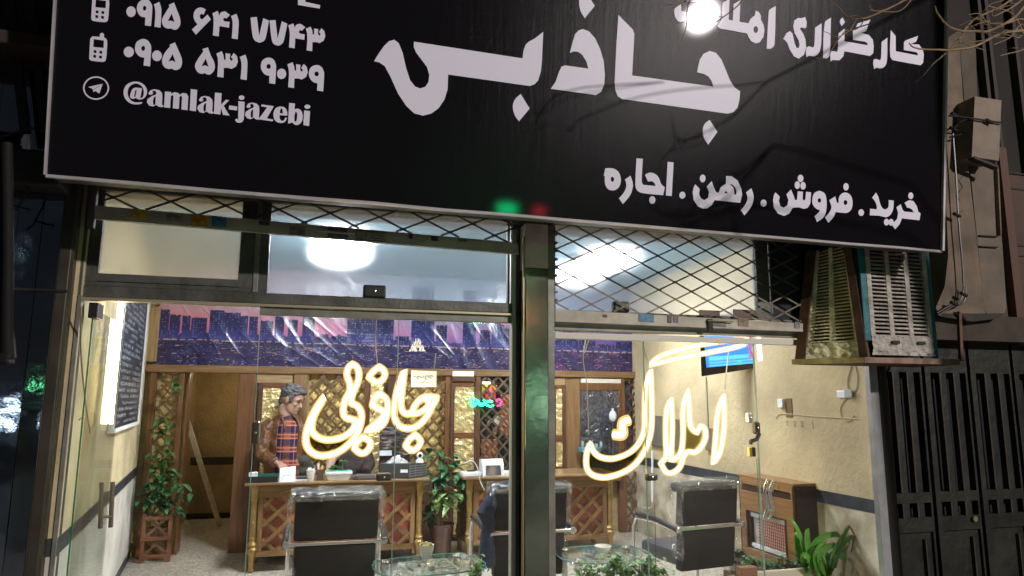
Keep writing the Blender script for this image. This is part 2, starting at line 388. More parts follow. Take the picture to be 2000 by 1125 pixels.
vpost('post', 934, 722, 930, 1060, 10, W_RED)
vpost('post', 1010, 722, 1008, 1060, 12, W_RED)
vpost('post', 1119, 740, 1121, 1060, 28, W_MID)
vpost('post', 1220, 740, 1212, 1062, 13, W_RED)
vpost('post', 1268, 740, 1262, 1050, 10, W_RED)
wpart('panel', 501, 722, 572, 748, W_LIGHT)
wpart('panel', 1083, 737, 1105, 752, W_LIGHT)
wpart('panel', 885, 742, 930, 748, W_REDX)
wpart('lower_panel', 498, 935, 715, 1062, W_DARK, y=Y1+.02)
wpart('lower_panel', 770, 935, 1100, 1062, W_DARK, y=Y1+.02)
wpart('rail', 885, 846, 928, 855, W_REDX)

def emboss(name, px0, py0, px1, py1, Y, parent, m):
    """pressed metal sheet with a raised pattern"""
    x0, x1, z0, z1 = rect(px0, py0, px1, py1, Y); W, H = x1-x0, z1-z0
    nu, nv = max(10, int(W/.006)), max(10, int(H/.006)); sd = Vector((x0*3.1, 7, z0))
    def f(u, v):
        x, z = x0+u*W, z0+v*H
        h = noise.noise(Vector((x*22, 0, z*22))+sd)*.5 + abs(noise.noise(Vector((x*45, 3, z*45))+sd))*.7 + .5*noise.noise(Vector((x*9, 5, z*9))+sd)
        return (x, Y-.019*h-.004, z)
    return MB().grid(f, nu, nv).build(name, m, parent, smooth=2)
EMB = mat('embossed_gold_sheet', (.66, .52, .25), .30, metal=.45, var=.15, vscale=30)
EMBD = mat('embossed_dark_sheet', (.10, .11, .15), .22, metal=.6, var=.3, vscale=20)
def framed(label, px0, py0, px1, py1, panes, fw=7, m=W_DARK, my=W_REDX, em=EMB):
    c = at((px0+px1)/2, py1, Y1-.03); t = thing('framed_panel', label, 'panel', c)
    Y = Y1-.035
    rbox(px0, py0, px0+fw, py1, Y, .04, .004).build('stile', m, t); rbox(px1-fw, py0, px1, py1, Y, .04, .004).build('stile', m, t)
    rbox(px0+fw, py0, px1-fw, py0+fw, Y+.003, .03, .003).build('rail', my, t); rbox(px0+fw, py1-fw, px1-fw, py1, Y+.003, .03, .003).build('rail', my, t)
    for i, (q0, q1) in enumerate(panes):
        emboss('embossed_sheet', px0+fw, q0, px1-fw, q1, Y+.024, t, em)
        if i: rbox(px0+fw, panes[i-1][1], px1-fw, q0, Y+.003, .03, .003).build('rail', my, t)
    return t
framed('embossed gold panel in a reddish frame behind the man in the brown jacket', 497, 748, 572, 1040, [(755, 1033)], fw=9)
framed('tall embossed gold panel in a dark frame, between two lattices right of the paper notice', 879, 748, 933, 1050, [(754, 845), (855, 1043)], fw=7)
framed('embossed gold panel with a dark frame just right of the steel column', 1079, 752, 1106, 918, [(758, 850), (862, 912)], fw=7)
framed('embossed gold panel low behind the letters, left of the plastic wrapped chair', 716, 738, 748, 1050, [(745, 1045)], fw=3)

# lit gold wall bits behind the lattices
PL = 'golden lit plaster'
def lat(label, px0, py0, px1, py1, pitch, wd, m, back=None, Y=Y1-.005, slope=1.05, off=0):
    x0, x1, z0, z1 = rect(px0, py0, px1, py1, Y); z0 = max(z0, 0)
    t = thing('lattice', label, 'lattice', ((x0+x1)/2, Y, z0))
    lattice(t, x0, x1, z0, z1, Y, pitch, wd, .008, m, slope=slope, off=off)
    if back is not None: MB().box((x0, YB+.05, z0), (x1, YB+.058, z1)).build('backing', back, t)
    return t
YELB = mat('yellow_lit_backing', (.55, .42, .14), .5, var=.3, vscale=10, bump=.8, bscale=18, dist=.02)
GOLB = mat('gold_backing', (.62, .45, .15), .45, var=.3, vscale=8, bump=.9, bscale=22, dist=.03)
lat('brown diagonal lattice at the far left, overgrown by the climbing vine', 302, 718, 347, 1085, .155, .024, W_SLAT, YELB, off=.03)
lat('wide brown lattice against gold wall behind the left lit letters', 604, 722, 711, 930, .17, .026, W_SLAT, GOLB, off=.05)
lat('brown lattice with gold backing beneath the paper notice', 772, 722, 871, 930, .15, .024, W_SLAT, GOLB)
lat('weathered brown lattice just left of the steel column with dark shelves behind it', 939, 722, 1005, 920, .14, .024, mat('grey_slat_wood', (.095, .062, .042), .5, var=.3, vscale=9), DARK)
lat('dark lattice with glossy film right of the back window', 1228, 745, 1262, 900, .14, .02, W_DARK, EMBD)
lat('narrow lattice low on the back wall right of the right desk', 1227, 922, 1257, 1042, .17, .024, W_SLAT, STAIN, slope=1.5)
# things on the shelves behind the lattice by the column
o = thing('shelf_goods', 'yellow and orange boxes behind the lattice left of the column', 'boxes', at(960, 760, YB+.02))
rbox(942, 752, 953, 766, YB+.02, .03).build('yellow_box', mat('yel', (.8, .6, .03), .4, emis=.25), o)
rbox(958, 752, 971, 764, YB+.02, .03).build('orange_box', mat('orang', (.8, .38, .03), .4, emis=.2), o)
rbox(941, 746, 965, 750, YB+.02, .02).build('lamp_strip', emit('strip_w', (1, .92, .75), 3), o)
for i, (a0, b0, a1, b1) in enumerate(((940, 858, 972, 894), (978, 770, 1000, 850))):
    rbox(a0, b0, a1, b1, YB+.03, .015).build('terracotta_panel', mat('terracotta', (.50, .20, .09), .6, var=.2), o)
rb = MB().lathe([(.001, -.11), (.05, -.07), (.075, 0), (.06, .06), (.001, .1)], at(957, 772, YB+.03), 14, sy=.4)
tag(rb.build('balloon', mat('red_cloth', (.55, .03, .06), .5, emis=.08), smooth=True), 'red round ornament hanging behind the lattice near the green glowing strokes', 'ornament')
for (px, py, r_, c, lb, nm) in ((971, 822, .045, (.5, .45, .36), 'pale round vase on the dark shelf behind the lattice', 'vase'), (967, 842, .03, (.35, .28, .1), 'slim olive bottle on the dark shelf behind the lattice', 'bottle'), (955, 826, .022, (.4, .36, .25), 'small cream jar on the dark shelf behind the lattice', 'jar')):
    tag(MB().lathe([(r_*.5, -r_*1.3), (r_, -r_*.3), (r_*.8, r_*.7), (r_*.35, r_*1.1), (r_*.4, r_*1.5)], at(px, py, YB+.03), 12, sy=.4).build(nm, mat('jar_'+nm, c, .4), smooth=True), lb, nm)
# glowing strokes imitate a green and red sign mirrored in the glass
gl = thing('sign_reflection', 'green and red glowing strokes imitating a street sign mirrored in glass, left of the column', 'sign', at(942, 786, Y1-.06))
GRN = emit('reflection_green', (.02, 1, .42), 5); REDL = emit('reflection_red', (1, .03, .16), 4)
def strokes(lst, Y, r, m, name, parent, n=6, sc=1, ox=0, oy=0, closed=False):
    for L in lst:
        MB().tube([at(ox+x/sc, oy+y/sc, Y) for x, y in L], r, n, closed).build(name, m, parent, smooth=True)
strokes([[(920, 776), (923, 782), (922, 789), (929, 793)], [(928, 780), (934, 783), (937, 791), (944, 792)], [(926, 788), (938, 788), (950, 790)], [(944, 781), (950, 786), (956, 783), (962, 785)], [(951, 792), (958, 794), (964, 791)]], Y1-.06, .010, GRN, 'letter_stroke', gl)
strokes([[(969, 783), (974, 779), (979, 783), (977, 790)], [(971, 793), (978, 791)]], Y1-.06, .009, REDL, 'letter_stroke', gl)
# white sliding box over the panel
bx = thing('ceiling_box', 'thin white fitting on the wood above the tall gold panel', 'fitting', at(906, 735, Y1-.04))
rbox(884, 725, 926, 735, Y1-.045, .02, .003).build('cover', WHITE, bx); rbox(884, 736, 928, 744, Y1-.04, .02).build('shadow_gap', W_DARK, bx)

# ------------------------------------------------------------------ back window on the right
bwn = thing('back_window', 'dark reflecting window with a brown frame on the back wall behind the right lit letters', 'window', at(1173, 895, Y1))
rbox(1135, 740, 1213, 748, Y1-.03, .05).build('lintel_strip', mat('pale_strip', (.6, .58, .5), .5), bwn)
rbox(1133, 748, 1213, 762, Y1-.025, .05).build('head', W_RED, bwn)
emboss('foil_pane', 1134, 762, 1213, 930, Y1, bwn, EMBD)
rbox(1134, 762, 1213, 930, Y1-.02, .004).build('pane', glass('window_glass', .2, bump=.6, refl=.25) if False else glass('window_glass'), bwn)
rbox(1083, 925, 1215, 941, Y1-.07, .1, .004).build('sill', W_MIDX, bwn)
orn = thing('ornament_lamp', 'glass globe lamp on a dark stem standing at the back window', 'lamp', at(1197, 900, Y1-.1))
MB().lathe([(.012, 0), (.03, .02), (.012, .06), (.018, .2), (.026, .3), (.012, .38), (.012, .42)], at(1197, 900, Y1-.1), 12).build('stem', mat('silver_dark', (.25, .25, .25), .2, metal=1), orn, smooth=True)
MB().lathe([(.015, 0), (.04, .03), (.045, .07), (.03, .11), (.01, .13), (.012, .15)], at(1197, 823, Y1-.1), 14).build('globe', mat('pearl_glass', (.6, .62, .62), .15, emis=.15), orn, smooth=True)
bl = thing('tray', 'pale blue tray of glassware on the sill of the back window', 'tray', at(1155, 880, Y1-.08))
MB().lathe([(.05, 0), (.14, .01), (.15, .06), (.13, .065)], at(1152, 884, Y1-.1), 18, sy=.5).build('bowl', mat('blue_glassware', (.12, .30, .38), .1), bl, smooth=True)
for k in range(5):
    MB().lathe([(.012, 0), (.018, .03), (.014, .07)], at(1138+9*k, 874+(k % 2)*4, Y1-.1), 8).build('glass_cup', mat('cup_glass', (.3, .42, .46), .08), bl, smooth=True)

# ------------------------------------------------------------------ city banner on the back wall
from math import sin, floor
bx0_, _, bz0_, _ = rect(306, 600, 312, 712, YB); bX1 = 3.69; bz0_ = zb+.035; bz1_ = ZC-.01
rnd = random.Random(3)
TOW = []   # towers: x0, x1, top (px of the photograph mapped to the print)
def tw(px0, px1, py, kind=0): TOW.append((at(px0, 690, YB).x, at(px1, 690, YB).x, at((px0+px1)/2, py, YB).z+(.045 if px0 < 1000 and py > 600 else 0), kind))
for q in ((306, 325, 612), (326, 347, 622), (350, 366, 624), (368, 400, 628), (404, 432, 613), (432, 465, 618), (465, 480, 624), (482, 500, 626), (505, 530, 634), (533, 552, 625), (560, 578, 632), (588, 612, 623), (620, 640, 660), (645, 676, 664), (676, 724, 612), (724, 768, 612), (772, 798, 664), (802, 848, 560), (852, 873, 642), (938, 958, 652), (980, 997, 648), (904, 930, 566), (960, 985, 566), (1040, 1075, 640), (1085, 1099, 655), (1100, 1130, 645), (1131, 1165, 660), (1170, 1200, 672), (1205, 1245, 668)): tw(*q)
LIG = [(rnd.uniform(bx0_, bX1), rnd.uniform(bz0_, bz0_+.26), rnd.uniform(.003, .03), rnd.uniform(.0015, .004), rnd.choice([(.42, .34, .26), (.4, .22, .16), (.26, .26, .5), (.16, .17, .4), (.4, .16, .22)])) for _ in range(160)]
LG = {}
for L in LIG:
    for c in range(int((L[0]-L[2]-bx0_)/.06)-1, int((L[0]+L[2]-bx0_)/.06)+2): LG.setdefault(c, []).append(L)
zmid = at(650, 665, YB).z
def city(u, v):
    x = bx0_+u*(bX1-bx0_); z = bz0_+v*(bz1_-bz0_); d = max(0, min(1, (x-bx0_)/(bX1-bx0_)))
    # dusk sky printed on the banner: pink at the left horizon, violet at the right, pale blue above
    k = max(0, min(1, (z-bz0_-.2)/.42)); lo = [(.30, .12, .30), (.16, .09, .36), (.05, .03, .20)]; mi = [(.60, .14, .17), (.36, .18, .34), (.09, .05, .26)]; hi = [(.52, .28, .30), (.26, .31, .42), (.10, .12, .22)]
    def l3(a, t):
        i = min(1, int(t*2)); f = t*2-i; return [a[i][q]*(1-f)+a[i+1][q]*f for q in range(3)]
    A, Bm, Cc = l3(lo, d), l3(mi, d), l3(hi, d)
    col = [A[q]*(1-k*2)+Bm[q]*k*2 if k < .5 else Bm[q]*(2-2*k)+Cc[q]*(2*k-1) for q in range(3)]
    hz = bz0_+.245+.012*noise.noise(Vector((x*3, 0, 0)))+.03*(1-d)
    bk = hz+.07*(1-d*.6)+.05*noise.noise(Vector((floor(x*26)*.9, 5, 0)))*(1.3-d)
    if z < bk and z > hz-.05: col = [.03, .025, .10] if d < .3 else [.05, .035, .15]
    for (a, b2, t, kd) in TOW:
        if a <= x <= b2 and z < t-.02*abs(noise.noise(Vector((x*40, 2, 0)))) and z > hz-.09:
            w_ = (z-hz)/(t-hz+.01); base = (.012, .012, .05) if d > .28 else (.02, .018, .085)
            col = [c+(.02, .025, .12)[i]*max(0, .5-w_)*2 for i, c in enumerate(base)]
            if (floor(z*85) % 2 == 0) and (floor(x*75) % 2 == 0) and noise.noise(Vector((floor(x*75)*.71, floor(z*85)*.37, a*9))) > .08: col = [.10, .12, .30]
            if t > zmid+.25 and d > .3 and d < .5 and z < hz+.12 and floor(z*120) % 2 == 0 and noise.noise(Vector((x*30, z*9, 1))) > 0: col = [.16, .17, .30]
    if z < hz:
        n_ = noise.noise(Vector((x*9, 1, z*26))); col = [.022+.02*n_, .018+.014*n_, .075+.05*n_]
        ne = max(0, 1-(hz-z)/.22); f_ = noise.noise(Vector((x*34, 7, z*190)))+.45*noise.noise(Vector((x*6, 3, z*14)))
        if f_ > .50-.22*ne: w2 = noise.noise(Vector((x*5, 11, z*9))); k2 = min(1, (f_-.28)*2.2); col = [c+k2*q for c, q in zip(col, ((.42, .26, .16) if w2 > .05 else (.20, .20, .40)) if d < .75 else (.40, .12, .20))]
        if abs(z-hz+.012) < .006 and noise.noise(Vector((x*25, 0, 5))) > -.1: col = [.34, .24, .22]
    for (lx, lz, lw_, lh, lc) in LG.get(int((x-bx0_)/.06), ()):
        if abs(x-lx) < lw_ and abs(z-lz) < lh and z < hz+.03: col = lc
    # fountain-like light in the middle
    fx = at(815, 690, YB).x
    if abs(x-fx) < .1*(1-(z-hz+.08)/.2) and hz-.07 < z < hz+.07 and noise.noise(Vector((x*90, z*20, 0))) > -.1: col = [.95, .8, .6]
    return [max(0, c) for c in col]
def drape(u, v):
    x = bx0_+u*(bX1-bx0_); z = bz0_+v*(bz1_-bz0_)
    wv = .012*noise.noise(Vector((x*2.2, 0, z*.8)))+.010*noise.noise(Vector((x*7+z*3, 4, z*2)))-.008*max(0, .35-abs(noise.noise(Vector((x*5+z*4, 2, z*2.5)))))**2*4
    return (x, YB+.03-.012+wv, z)
painted('city_banner', drape, 1150, 215, city, vcol_mat('printed_vinyl', .28, bump=.35, bscale=5, coat=.22, dist=.02))
ban = bpy.data.objects['city_banner']; tag(ban, 'glossy printed banner of a city skyline at pink and violet dusk across the back wall', 'banner')
cr = thing('crane', 'x', 'x') if False else None
# ------------------------------------------------------------------ shop front
YF = 3.98
sf = thing('storefront', 'grey metal shop front frame with dusty upper windows and tall glass panes', 'shopfront', (1.2, 4, 0))
zl = at(1000, 612, YF).z; zl = 2.048
def fbox(name, px0, py0, px1, py1, m, y=YF, d=.05, bev=.003, par=None): return rbox(px0, py0, px1, py1, y, d, bev).build(name, m, par or sf)
xL = -1.18; xC0, xC1 = at(1026, 800, 3.86).x, at(1072, 800, 3.86).x
MB().box((xL-.085, YF-.02, 0), (xL, YF+.06, 2.75), .004).build('jamb', STEELD, sf)
MB().box((xL-.012, YF-.03, 0), (xL+.008, YF-.02, 2.05), .002).build('jamb_edge', STEELG, sf)
xc = at(1000, 800, YF).x
MB().box((xL, YF-.005, 2.045), (xc, YF+.06, 2.105), .004).build('head_beam', STEELD, sf)
MB().box((xL, YF-.02, 2.028), (xc, YF+.03, 2.043), .002).build('head_lip', mat('worn_brass_edge', (.50, .44, .30), .4, metal=.5), sf)
x510 = at(508, 600, YF).x
MB().box((x510, YF+.0, 1.985), (xc, YF+.04, 2.026), .003).build('pane_rail', STEELG, sf)
MB().box((xc-.004, YF-.01, 0), (xc+.022, YF+.05, 2.6), .003).build('column_edge', mat('pale_edge_metal', (.55, .55, .48), .5, metal=.2), sf)
MB().box((xc+.022, YF-.02, 0), (xC0-.005, YF+.05, 2.6), .003).build('column_channel', STEELD, sf)
# upper windows
def window(px0, py0, px1, py1, fl, ft, frt, fb, m=STEELD, gm=None, par=sf):
    """outer pixels and the widths of the frame's four members"""
    x0, x1, z0, z1 = rect(px0, py0, px1, py1, YF+.01); X0, X1, Z0, Z1 = rect(px0+fl, py0+ft, px1-frt, py1-fb, YF+.01)
    y0, y1 = YF+.01, YF+.05
    w = MB().box((x0, y0, z0), (X0, y1, z1)).build('window_frame', m, par)
    MB().box((X1, y0, z0), (x1, y1, z1)).build('stile', m, w); MB().box((X0, y0+.002, z0), (X1, y1-.002, Z0)).build('bottom_rail', m, w); MB().box((X0, y0+.002, Z1), (X1, y1-.002, z1)).build('top_rail', m, w)
    MB().box((X0, YF+.03, Z0), (X1, YF+.034, Z1)).build('pane', gm, w); return w
DUSTY = glass('dusty_glass', haze=.15, hcol=(.66, .80, .95)); DUSTW = glass('dusty_yellow_glass', haze=.35, hcol=(.62, .58, .46)); DUSTR = glass('dusty_glass_pale', haze=.14, hcol=(.66, .80, .95))
window(172, 340, 500, 556, 28, 5, 28, 16, gm=DUSTW)
xm0, xm1 = at(498, 560, YF+.01).x, at(507, 480, YF+.01).x
MB().box((xL, YF+.012, 2.107), (xm1+.02, YF+.045, at(330, 553, YF).z), .002).build('sub_frame', STEELD, sf)
MB().box((xm0-.012, YF+.003, 2.107), (xm1+.004, YF+.04, 2.62), .002).build('mullion', STEELG, sf)
window(503, 345, 996, 596, 24, 5, 4, 8, gm=DUSTY)
window(1080, 410, 1500, 618, 3, 5, 24, 6, gm=DUSTR)
window(1503, 430, 1640, 632, 3, 5, 10, 6, gm=mat('dark_pane', (.03, .035, .04), .2))
MB().box((-1.22, YF+.0, 2.62), (3.9, YF+.3, 3.6)).build('fascia', mat('fascia_render', (.2, .18, .15), .8), sf)
# right bay head
xr0, xr1 = at(1083, 640, YF).x, 3.69
MB().box((xr0, YF+.0, at(1320, 650, YF).z-.008), (xr1, YF+.05, at(1320, 636, YF).z), .003).build('head_beam', STEELG, sf)
MB().box((xr0, YF-.01, at(1320, 668, YF).z), (xr1, YF+.03, at(1320, 656, YF).z), .003).build('track_rail', mat('pale_rail', (.66, .64, .55), .45), sf)
# right aluminium post
MB().box((XR-.015, 3.955, 0), (XR+.055, 4.0, 2.0), .003).build('corner_post', ALU, sf)
MB().box((XR+.058, 3.96, 0), (XR+.12, 4.02, 2.0), .003).build('post_back', BLACKP, sf)
# steel column
st = thing('column', 'dark square steel column between the two bays, beige at its top', 'column', ((xC0+xC1)/2, 3.9, 0))
zsp = at(1050, 524, 3.86).z
MIRROR = mat('worn_mirror_steel', (.24, .27, .21), .17, metal=1, var=.4, vscale=3, bump=.17, bscale=4, dist=.02)
MB().box((xC0, 3.86, 0), (xC1, 4.05, zsp), .004).build('steel_cladding', MIRROR, st)
MB().box((xC0, 3.86, zsp+.002), (xC1, 4.05, at(1050, 437, 3.86).z), .004).build('beige_top', mat('column_beige', (.80, .66, .55), .6, var=.15, vscale=8), st)  # upper part of the column in mottled beige
MB().box((xC0-.045, 3.84, at(1050, 437, 3.86).z), (xC1+.03, 4.05, at(1050, 437, 3.86).z+.03), .004).build('cap_plate', DARK, st)
MB().box((xC1+.003, 3.88, 0), (xC1+.045, 4.03, 2.6), .003).build('side_channel', STEELG, st)
MB().box((xC0-.012, 3.87, 0), (xC0-.002, 3.9, 2.5), .002).build('corner_bead', mat('brass_bead', (.45, .36, .2), .35, metal=.7), st)
for k in range(9):
    MB().box((xC1+.046, 3.9, at(1080, 455+16*k, 3.9).z), (xC1+.075, 3.96, at(1080, 459+16*k, 3.9).z), .001).build('track_tooth', STEELD, st)

# glass panes
CLEAR = glass('clear_glass')
gp = [(492, 770), (771, 996)]
for i, (a, b2) in enumerate(gp):
    xa, xb = at(a, 900, 4.01).x, at(b2, 900, 4.01).x
    MB().box((xa, 4.005, .02), (xb-.003, 4.013, 1.99)).build('glass_pane', CLEAR, sf)
    MB().box((xa-.0025, 4.003, .02), (xa+.0015, 4.015, 1.985)).build('glass_edge', mat('glass_edge', (.25, .38, .30), .2), sf)
xs = [at(1083, 900, 4.01).x, at(1262, 900, 4.01).x, at(1482, 900, 4.01).x, 3.68]
for i, lb in enumerate(('clear glass pane right beside the column', 'clear glass door leaf behind the right lit word', 'clear glass door leaf before the rough beige wall')):
    t = thing('glass_door', lb, 'glass door', ((xs[i]+xs[i+1])/2, 4.01, 0))
    MB().box((xs[i]+.002, 4.005, .02), (xs[i+1]-.002, 4.013, 1.93)).build('glass_sheet', CLEAR, t)
    if i: MB().box((xs[i]-.0025, 4.002, .02), (xs[i]+.0015, 4.016, 1.93)).build('glass_edge', MATS['glass_edge'], t)
# glass clamps
def clamp(px, py, w, h, lb, m=BLACKP, Y=3.99):
    c = at(px, py, Y); t = thing('glass_clamp', lb, 'clamp', c)
    MB().box((c.x-w/2, Y-.006, c.z-h/2), (c.x+w/2, Y+.04, c.z+h/2), .012).build('plate', m, t)
    MB().lathe([(.006, 0), (.006, .004), (.002, .005)], (0, 0, 0), 10).xf(Matrix.Translation((c.x, Y-.006, c.z))@Matrix.Rotation(R(90), 4, 'X')).build('screw', CHROME, t)
CL = mat('clamp_olive', (.09, .085, .06), .35, metal=.4)
clamp(499, 845, .045, .12, 'upright dark clamp on the glass edge beside the jacket sleeve', CL)
clamp(750, 932, .085, .045, 'flat oval clamp on the glass just above the left desk edge', CL)
clamp(1274, 932, .075, .045, 'flat oval clamp on the glass beneath the right lit letters', CL)
clamp(732, 569, .13, .075, 'black patch fitting under the dusty upper window left of the column', BLACKP, 3.965)
clamp(1214, 599, .11, .07, 'black patch fitting behind the folding grille', BLACKP, 3.965)
clamp(1466, 816, .035, .065, 'small grey clamp at the glass edge above the lock', ALU)
clamp(1480, 836, .038, .08, 'small olive clamp hanging lower right above the padlock', CL)
lk = thing('padlock', 'brass padlock with a black hasp on the glass door edge', 'padlock', at(1470, 880, 3.97))
c = at(1470, 881, 3.975)
MB().box((c.x-.03, 3.965, c.z-.035), (c.x-.008, 3.99, c.z+.025), .004).build('lock_body', mat('brass', (.75, .55, .16), .3, metal=.8), lk)
MB().box((c.x-.008, 3.966, c.z-.035), (c.x+.018, 3.99, c.z+.025), .004).build('lock_side', BLACKP, lk)
MB().tube([at(1466, 868, 3.975), at(1466, 862, 3.975), at(1478, 858, 3.975), at(1483, 846, 3.975)], .014, 8).build('hasp', BLACKP, lk, smooth=True)

# open glass door swung inwards at the left
dl = thing('glass_door', 'open glass door with green edge and dark pull handles, swung inwards at far left', 'door', (-1.1, 4.1, 0))
d0 = Vector((at(163, 800, 4.05).x, 4.05, 0)); d1 = onleft(236, 700, .09); d1.z = 0
ztop = at(180, 604, 4.05).z
MB().hexa([d0, d1, d1+Vector((.008, .002, 0)), d0+Vector((.008, .002, 0))], [p+Vector((0, 0, ztop)) for p in (d0, d1, d1+Vector((.008, .002, 0)), d0+Vector((.008, .002, 0)))]).build('glass_sheet', glass('door_glass', haze=.035, hcol=(.8, .8, .75), tint=(.93, .96, .93)), dl)
MB().bar(d0+Vector((0, 0, .01)), d0+Vector((0, 0, ztop)), .005, .008).build('green_edge', mat('green_glass_edge', (.0, .16, .055), .25), dl)
MB().box((d0.x-.01, 4.0, ztop-.05), (d0.x+.035, 4.1, ztop+.03), .004).build('top_pivot', BLACKP, dl)
for (pa, pb) in (((199, 942), (196, 1032)), ((220, 941), (216, 1030))):
    yy = 4.42 if pa[0] > 210 else 4.38
    MB().tube([at(*pa, yy), at(*pb, yy)], .012, 10).build('pull_handle', mat('brushed_handle', (.22, .20, .16), .35, metal=.8), dl, smooth=True)
for py in (963, 1010): MB().tube([at(198, py, 4.38), at(219, py-1, 4.42)], .008, 8).build('handle_stud', MATS['brushed_handle'], dl, smooth=True)
# curved chrome handles of the right door
hd = thing('door_handle', 'pair of curved chrome pull handles on the right glass door', 'handle', at(1500, 975, 3.95))
for k, (o_, yy) in enumerate(((0, 3.94), (10.5, 3.98))):
    P = [(1500, 936), (1495, 948), (1493, 962), (1497, 980), (1499, 992), (1492, 1012)]
    MB().tube([at(x+o_, y+k*3, yy) for x, y in P], [.009, .012, .012, .012, .012, .009], 10).build('grip', CHROME, hd, smooth=True)
for py in (956, 996): MB().tube([at(1496, py, 3.94), at(1509, py+2, 3.98)], .007, 8).build('standoff', CHROME, hd, smooth=True)

# ------------------------------------------------------------------ folding grilles
WIRE = mat('grille_steel', (.12, .10, .07), .5, metal=.5, var=.3, vscale=20)
def zig(par, x0, x1, zt, zb_fn, px_, pz, Y, wd, offx=0, offz=0):
    """expanded grille: each strip runs diagonally from edge to edge"""
    W = x1-x0; s = pz/px_; H = zt-min(zb_fn(x0), zb_fn(x1)); riv = MB()
    for sg in (1, -1):
        c = -W*s-2*pz + offz
        while c < H+W*s+pz:
            seg = []
            for i in range(121):
                x = x0+W*i/120; z = zt-H+(sg*s*(x-x0-offx)+c)
                if zb_fn(x) <= z <= zt: seg.append((x, z))
            if len(seg) > 3:
                a, b2 = seg[0], seg[-1]
                MB().bar((a[0], Y+(0 if sg > 0 else .005), a[1]), (b2[0], Y+(0 if sg > 0 else .005), b2[1]), wd, .004).build('grille_strip', WIRE, par)
            c += pz
    # rivets where strips cross
    k = 0; i = -60
    zz0 = zt-H
    for a in range(-80, 80):
        for b2 in range(-80, 80):
            # s*(x-xo)+c1 = -s*(x-xo)+c2
            c1 = -W*s-2*pz+offz+a*pz; c2 = -W*s-2*pz+offz+b2*pz; x = x0+offx+(c2-c1)/(2*s); z = zz0+(c1+c2)/2
            if x0 < x < x1 and zb_fn(x) < z < zt: riv.box((x-.006, Y-.004, z-.006), (x+.006, Y+.008, z+.006))
    riv.build('rivets', WIRE, par, kind='stuff')
def bar_z(pxa, pya, pxb, pyb, Y):
    A, B_ = at(pxa, pya, Y), at(pxb, pyb, Y)
    return A, B_, lambda x: A.z+(B_.z-A.z)*(x-A.x)/(B_.x-A.x)
YG = 3.93
g1 = thing('folding_grille', 'folding diamond grille with stickers on its bottom bar, above the left bay', 'grille', at(600, 440, YG))
A, B_, f1 = bar_z(186, 402, 1010, 475, YG)
zig(g1, A.x+.03, B_.x, 2.75, f1, .275, .125, YG, .011, offx=.05)
A2, B2, f2 = bar_z(186, 428, 1012, 497, YG)
th = A.z-A2.z
BARM = mat('grille_bar_paint', (.46, .42, .33), .5, var=.18, vscale=7, bump=.1)
q = lambda p, dy: Vector((p.x, YG-.012+dy, p.z))
MB().hexa([q(A2, 0), q(B2, 0), q(B2, .03), q(A2, .03)], [q(A, 0), q(B_, 0), q(B_, .03), q(A, .03)]).build('bottom_bar', BARM, g1)
MB().box((xL-.0, YG-.01, f1(xL)-.12), (xL+.035, YG+.03, 2.75), .003).build('end_channel', STEELD, g1)
def sticker(px0, py0, px1, py1, c, par, nm='sticker', Y=YG-.0155, marks=None):
    P = [at(px0, py0, Y), at(px1, py0+(px1-px0)*.095, Y), at(px1, py1+(px1-px0)*.095, Y), at(px0, py1, Y)]
    o = MB().poly([P], (0, -1, 0), .001).build(nm, mat('sticker_%d%d' % (px0, py0), c, .5, var=.3, vscale=40), par)
    return o
for a in ((258, 409, 288, 425, (.55, .42, .04)), (325, 415, 358, 432, (.36, .32, .26)), (373, 419, 406, 440, (.55, .30, .03)), (414, 421, 442, 441, (.05, .22, .34)), (506, 431, 526, 439, (.10, .09, .07)), (565, 440, 596, 458, (.26, .21, .17)), (640, 441, 678, 450, (.10, .11, .13)), (640, 455, 680, 463, (.12, .13, .16)), (798, 457, 806, 466, (.04, .04, .03)), (842, 461, 855, 470, (.04, .04, .03)), (895, 466, 912, 471, (.18, .13, .08))):
    sticker(a[0], a[1], a[2], a[3], a[4], g1)
INK = mat('dark_ink', (.05, .03, .02), .6)
def pen(lst, Y, r, m, par, name='writing', n=4):
    for L in lst: MB().tube([at(x, y, Y) for x, y in L], r, n).build('pen_stroke', m, par)
pen([[(696, 449), (754, 454), (753, 472), (695, 467), (696, 449)], [(697, 458), (701, 465), (707, 466), (707, 457)], [(711, 466), (714, 460), (711, 456)], [(716, 452), (716, 464)], [(700, 454), (704, 452)],
     [(722, 455), (736, 456), (750, 458)], [(722, 460), (727, 459), (733, 461), (739, 460), (744, 462), (750, 462)], [(722, 465), (729, 464), (733, 467), (741, 465), (750, 468)]], YG-.0165, .0022, INK, g1)
pen([[(328, 424), (336, 421), (344, 425), (355, 422)], [(376, 432), (382, 427), (388, 433), (394, 428), (402, 434)], [(418, 431), (426, 428), (438, 433)], [(508, 436), (515, 433), (523, 437)], [(568, 449), (578, 446), (592, 452)]], YG-.0172, .0018, INK, g1)
A = at(627, 452, YG-.03); B3 = at(692, 456, YG-.03); MB().tube([A+Vector((0, .014, 0)), A, B3, B3+Vector((0, .014, 0))], .004, 6).build('pull_bar', mat('cream_plastic', (.6, .55, .35), .4), g1)

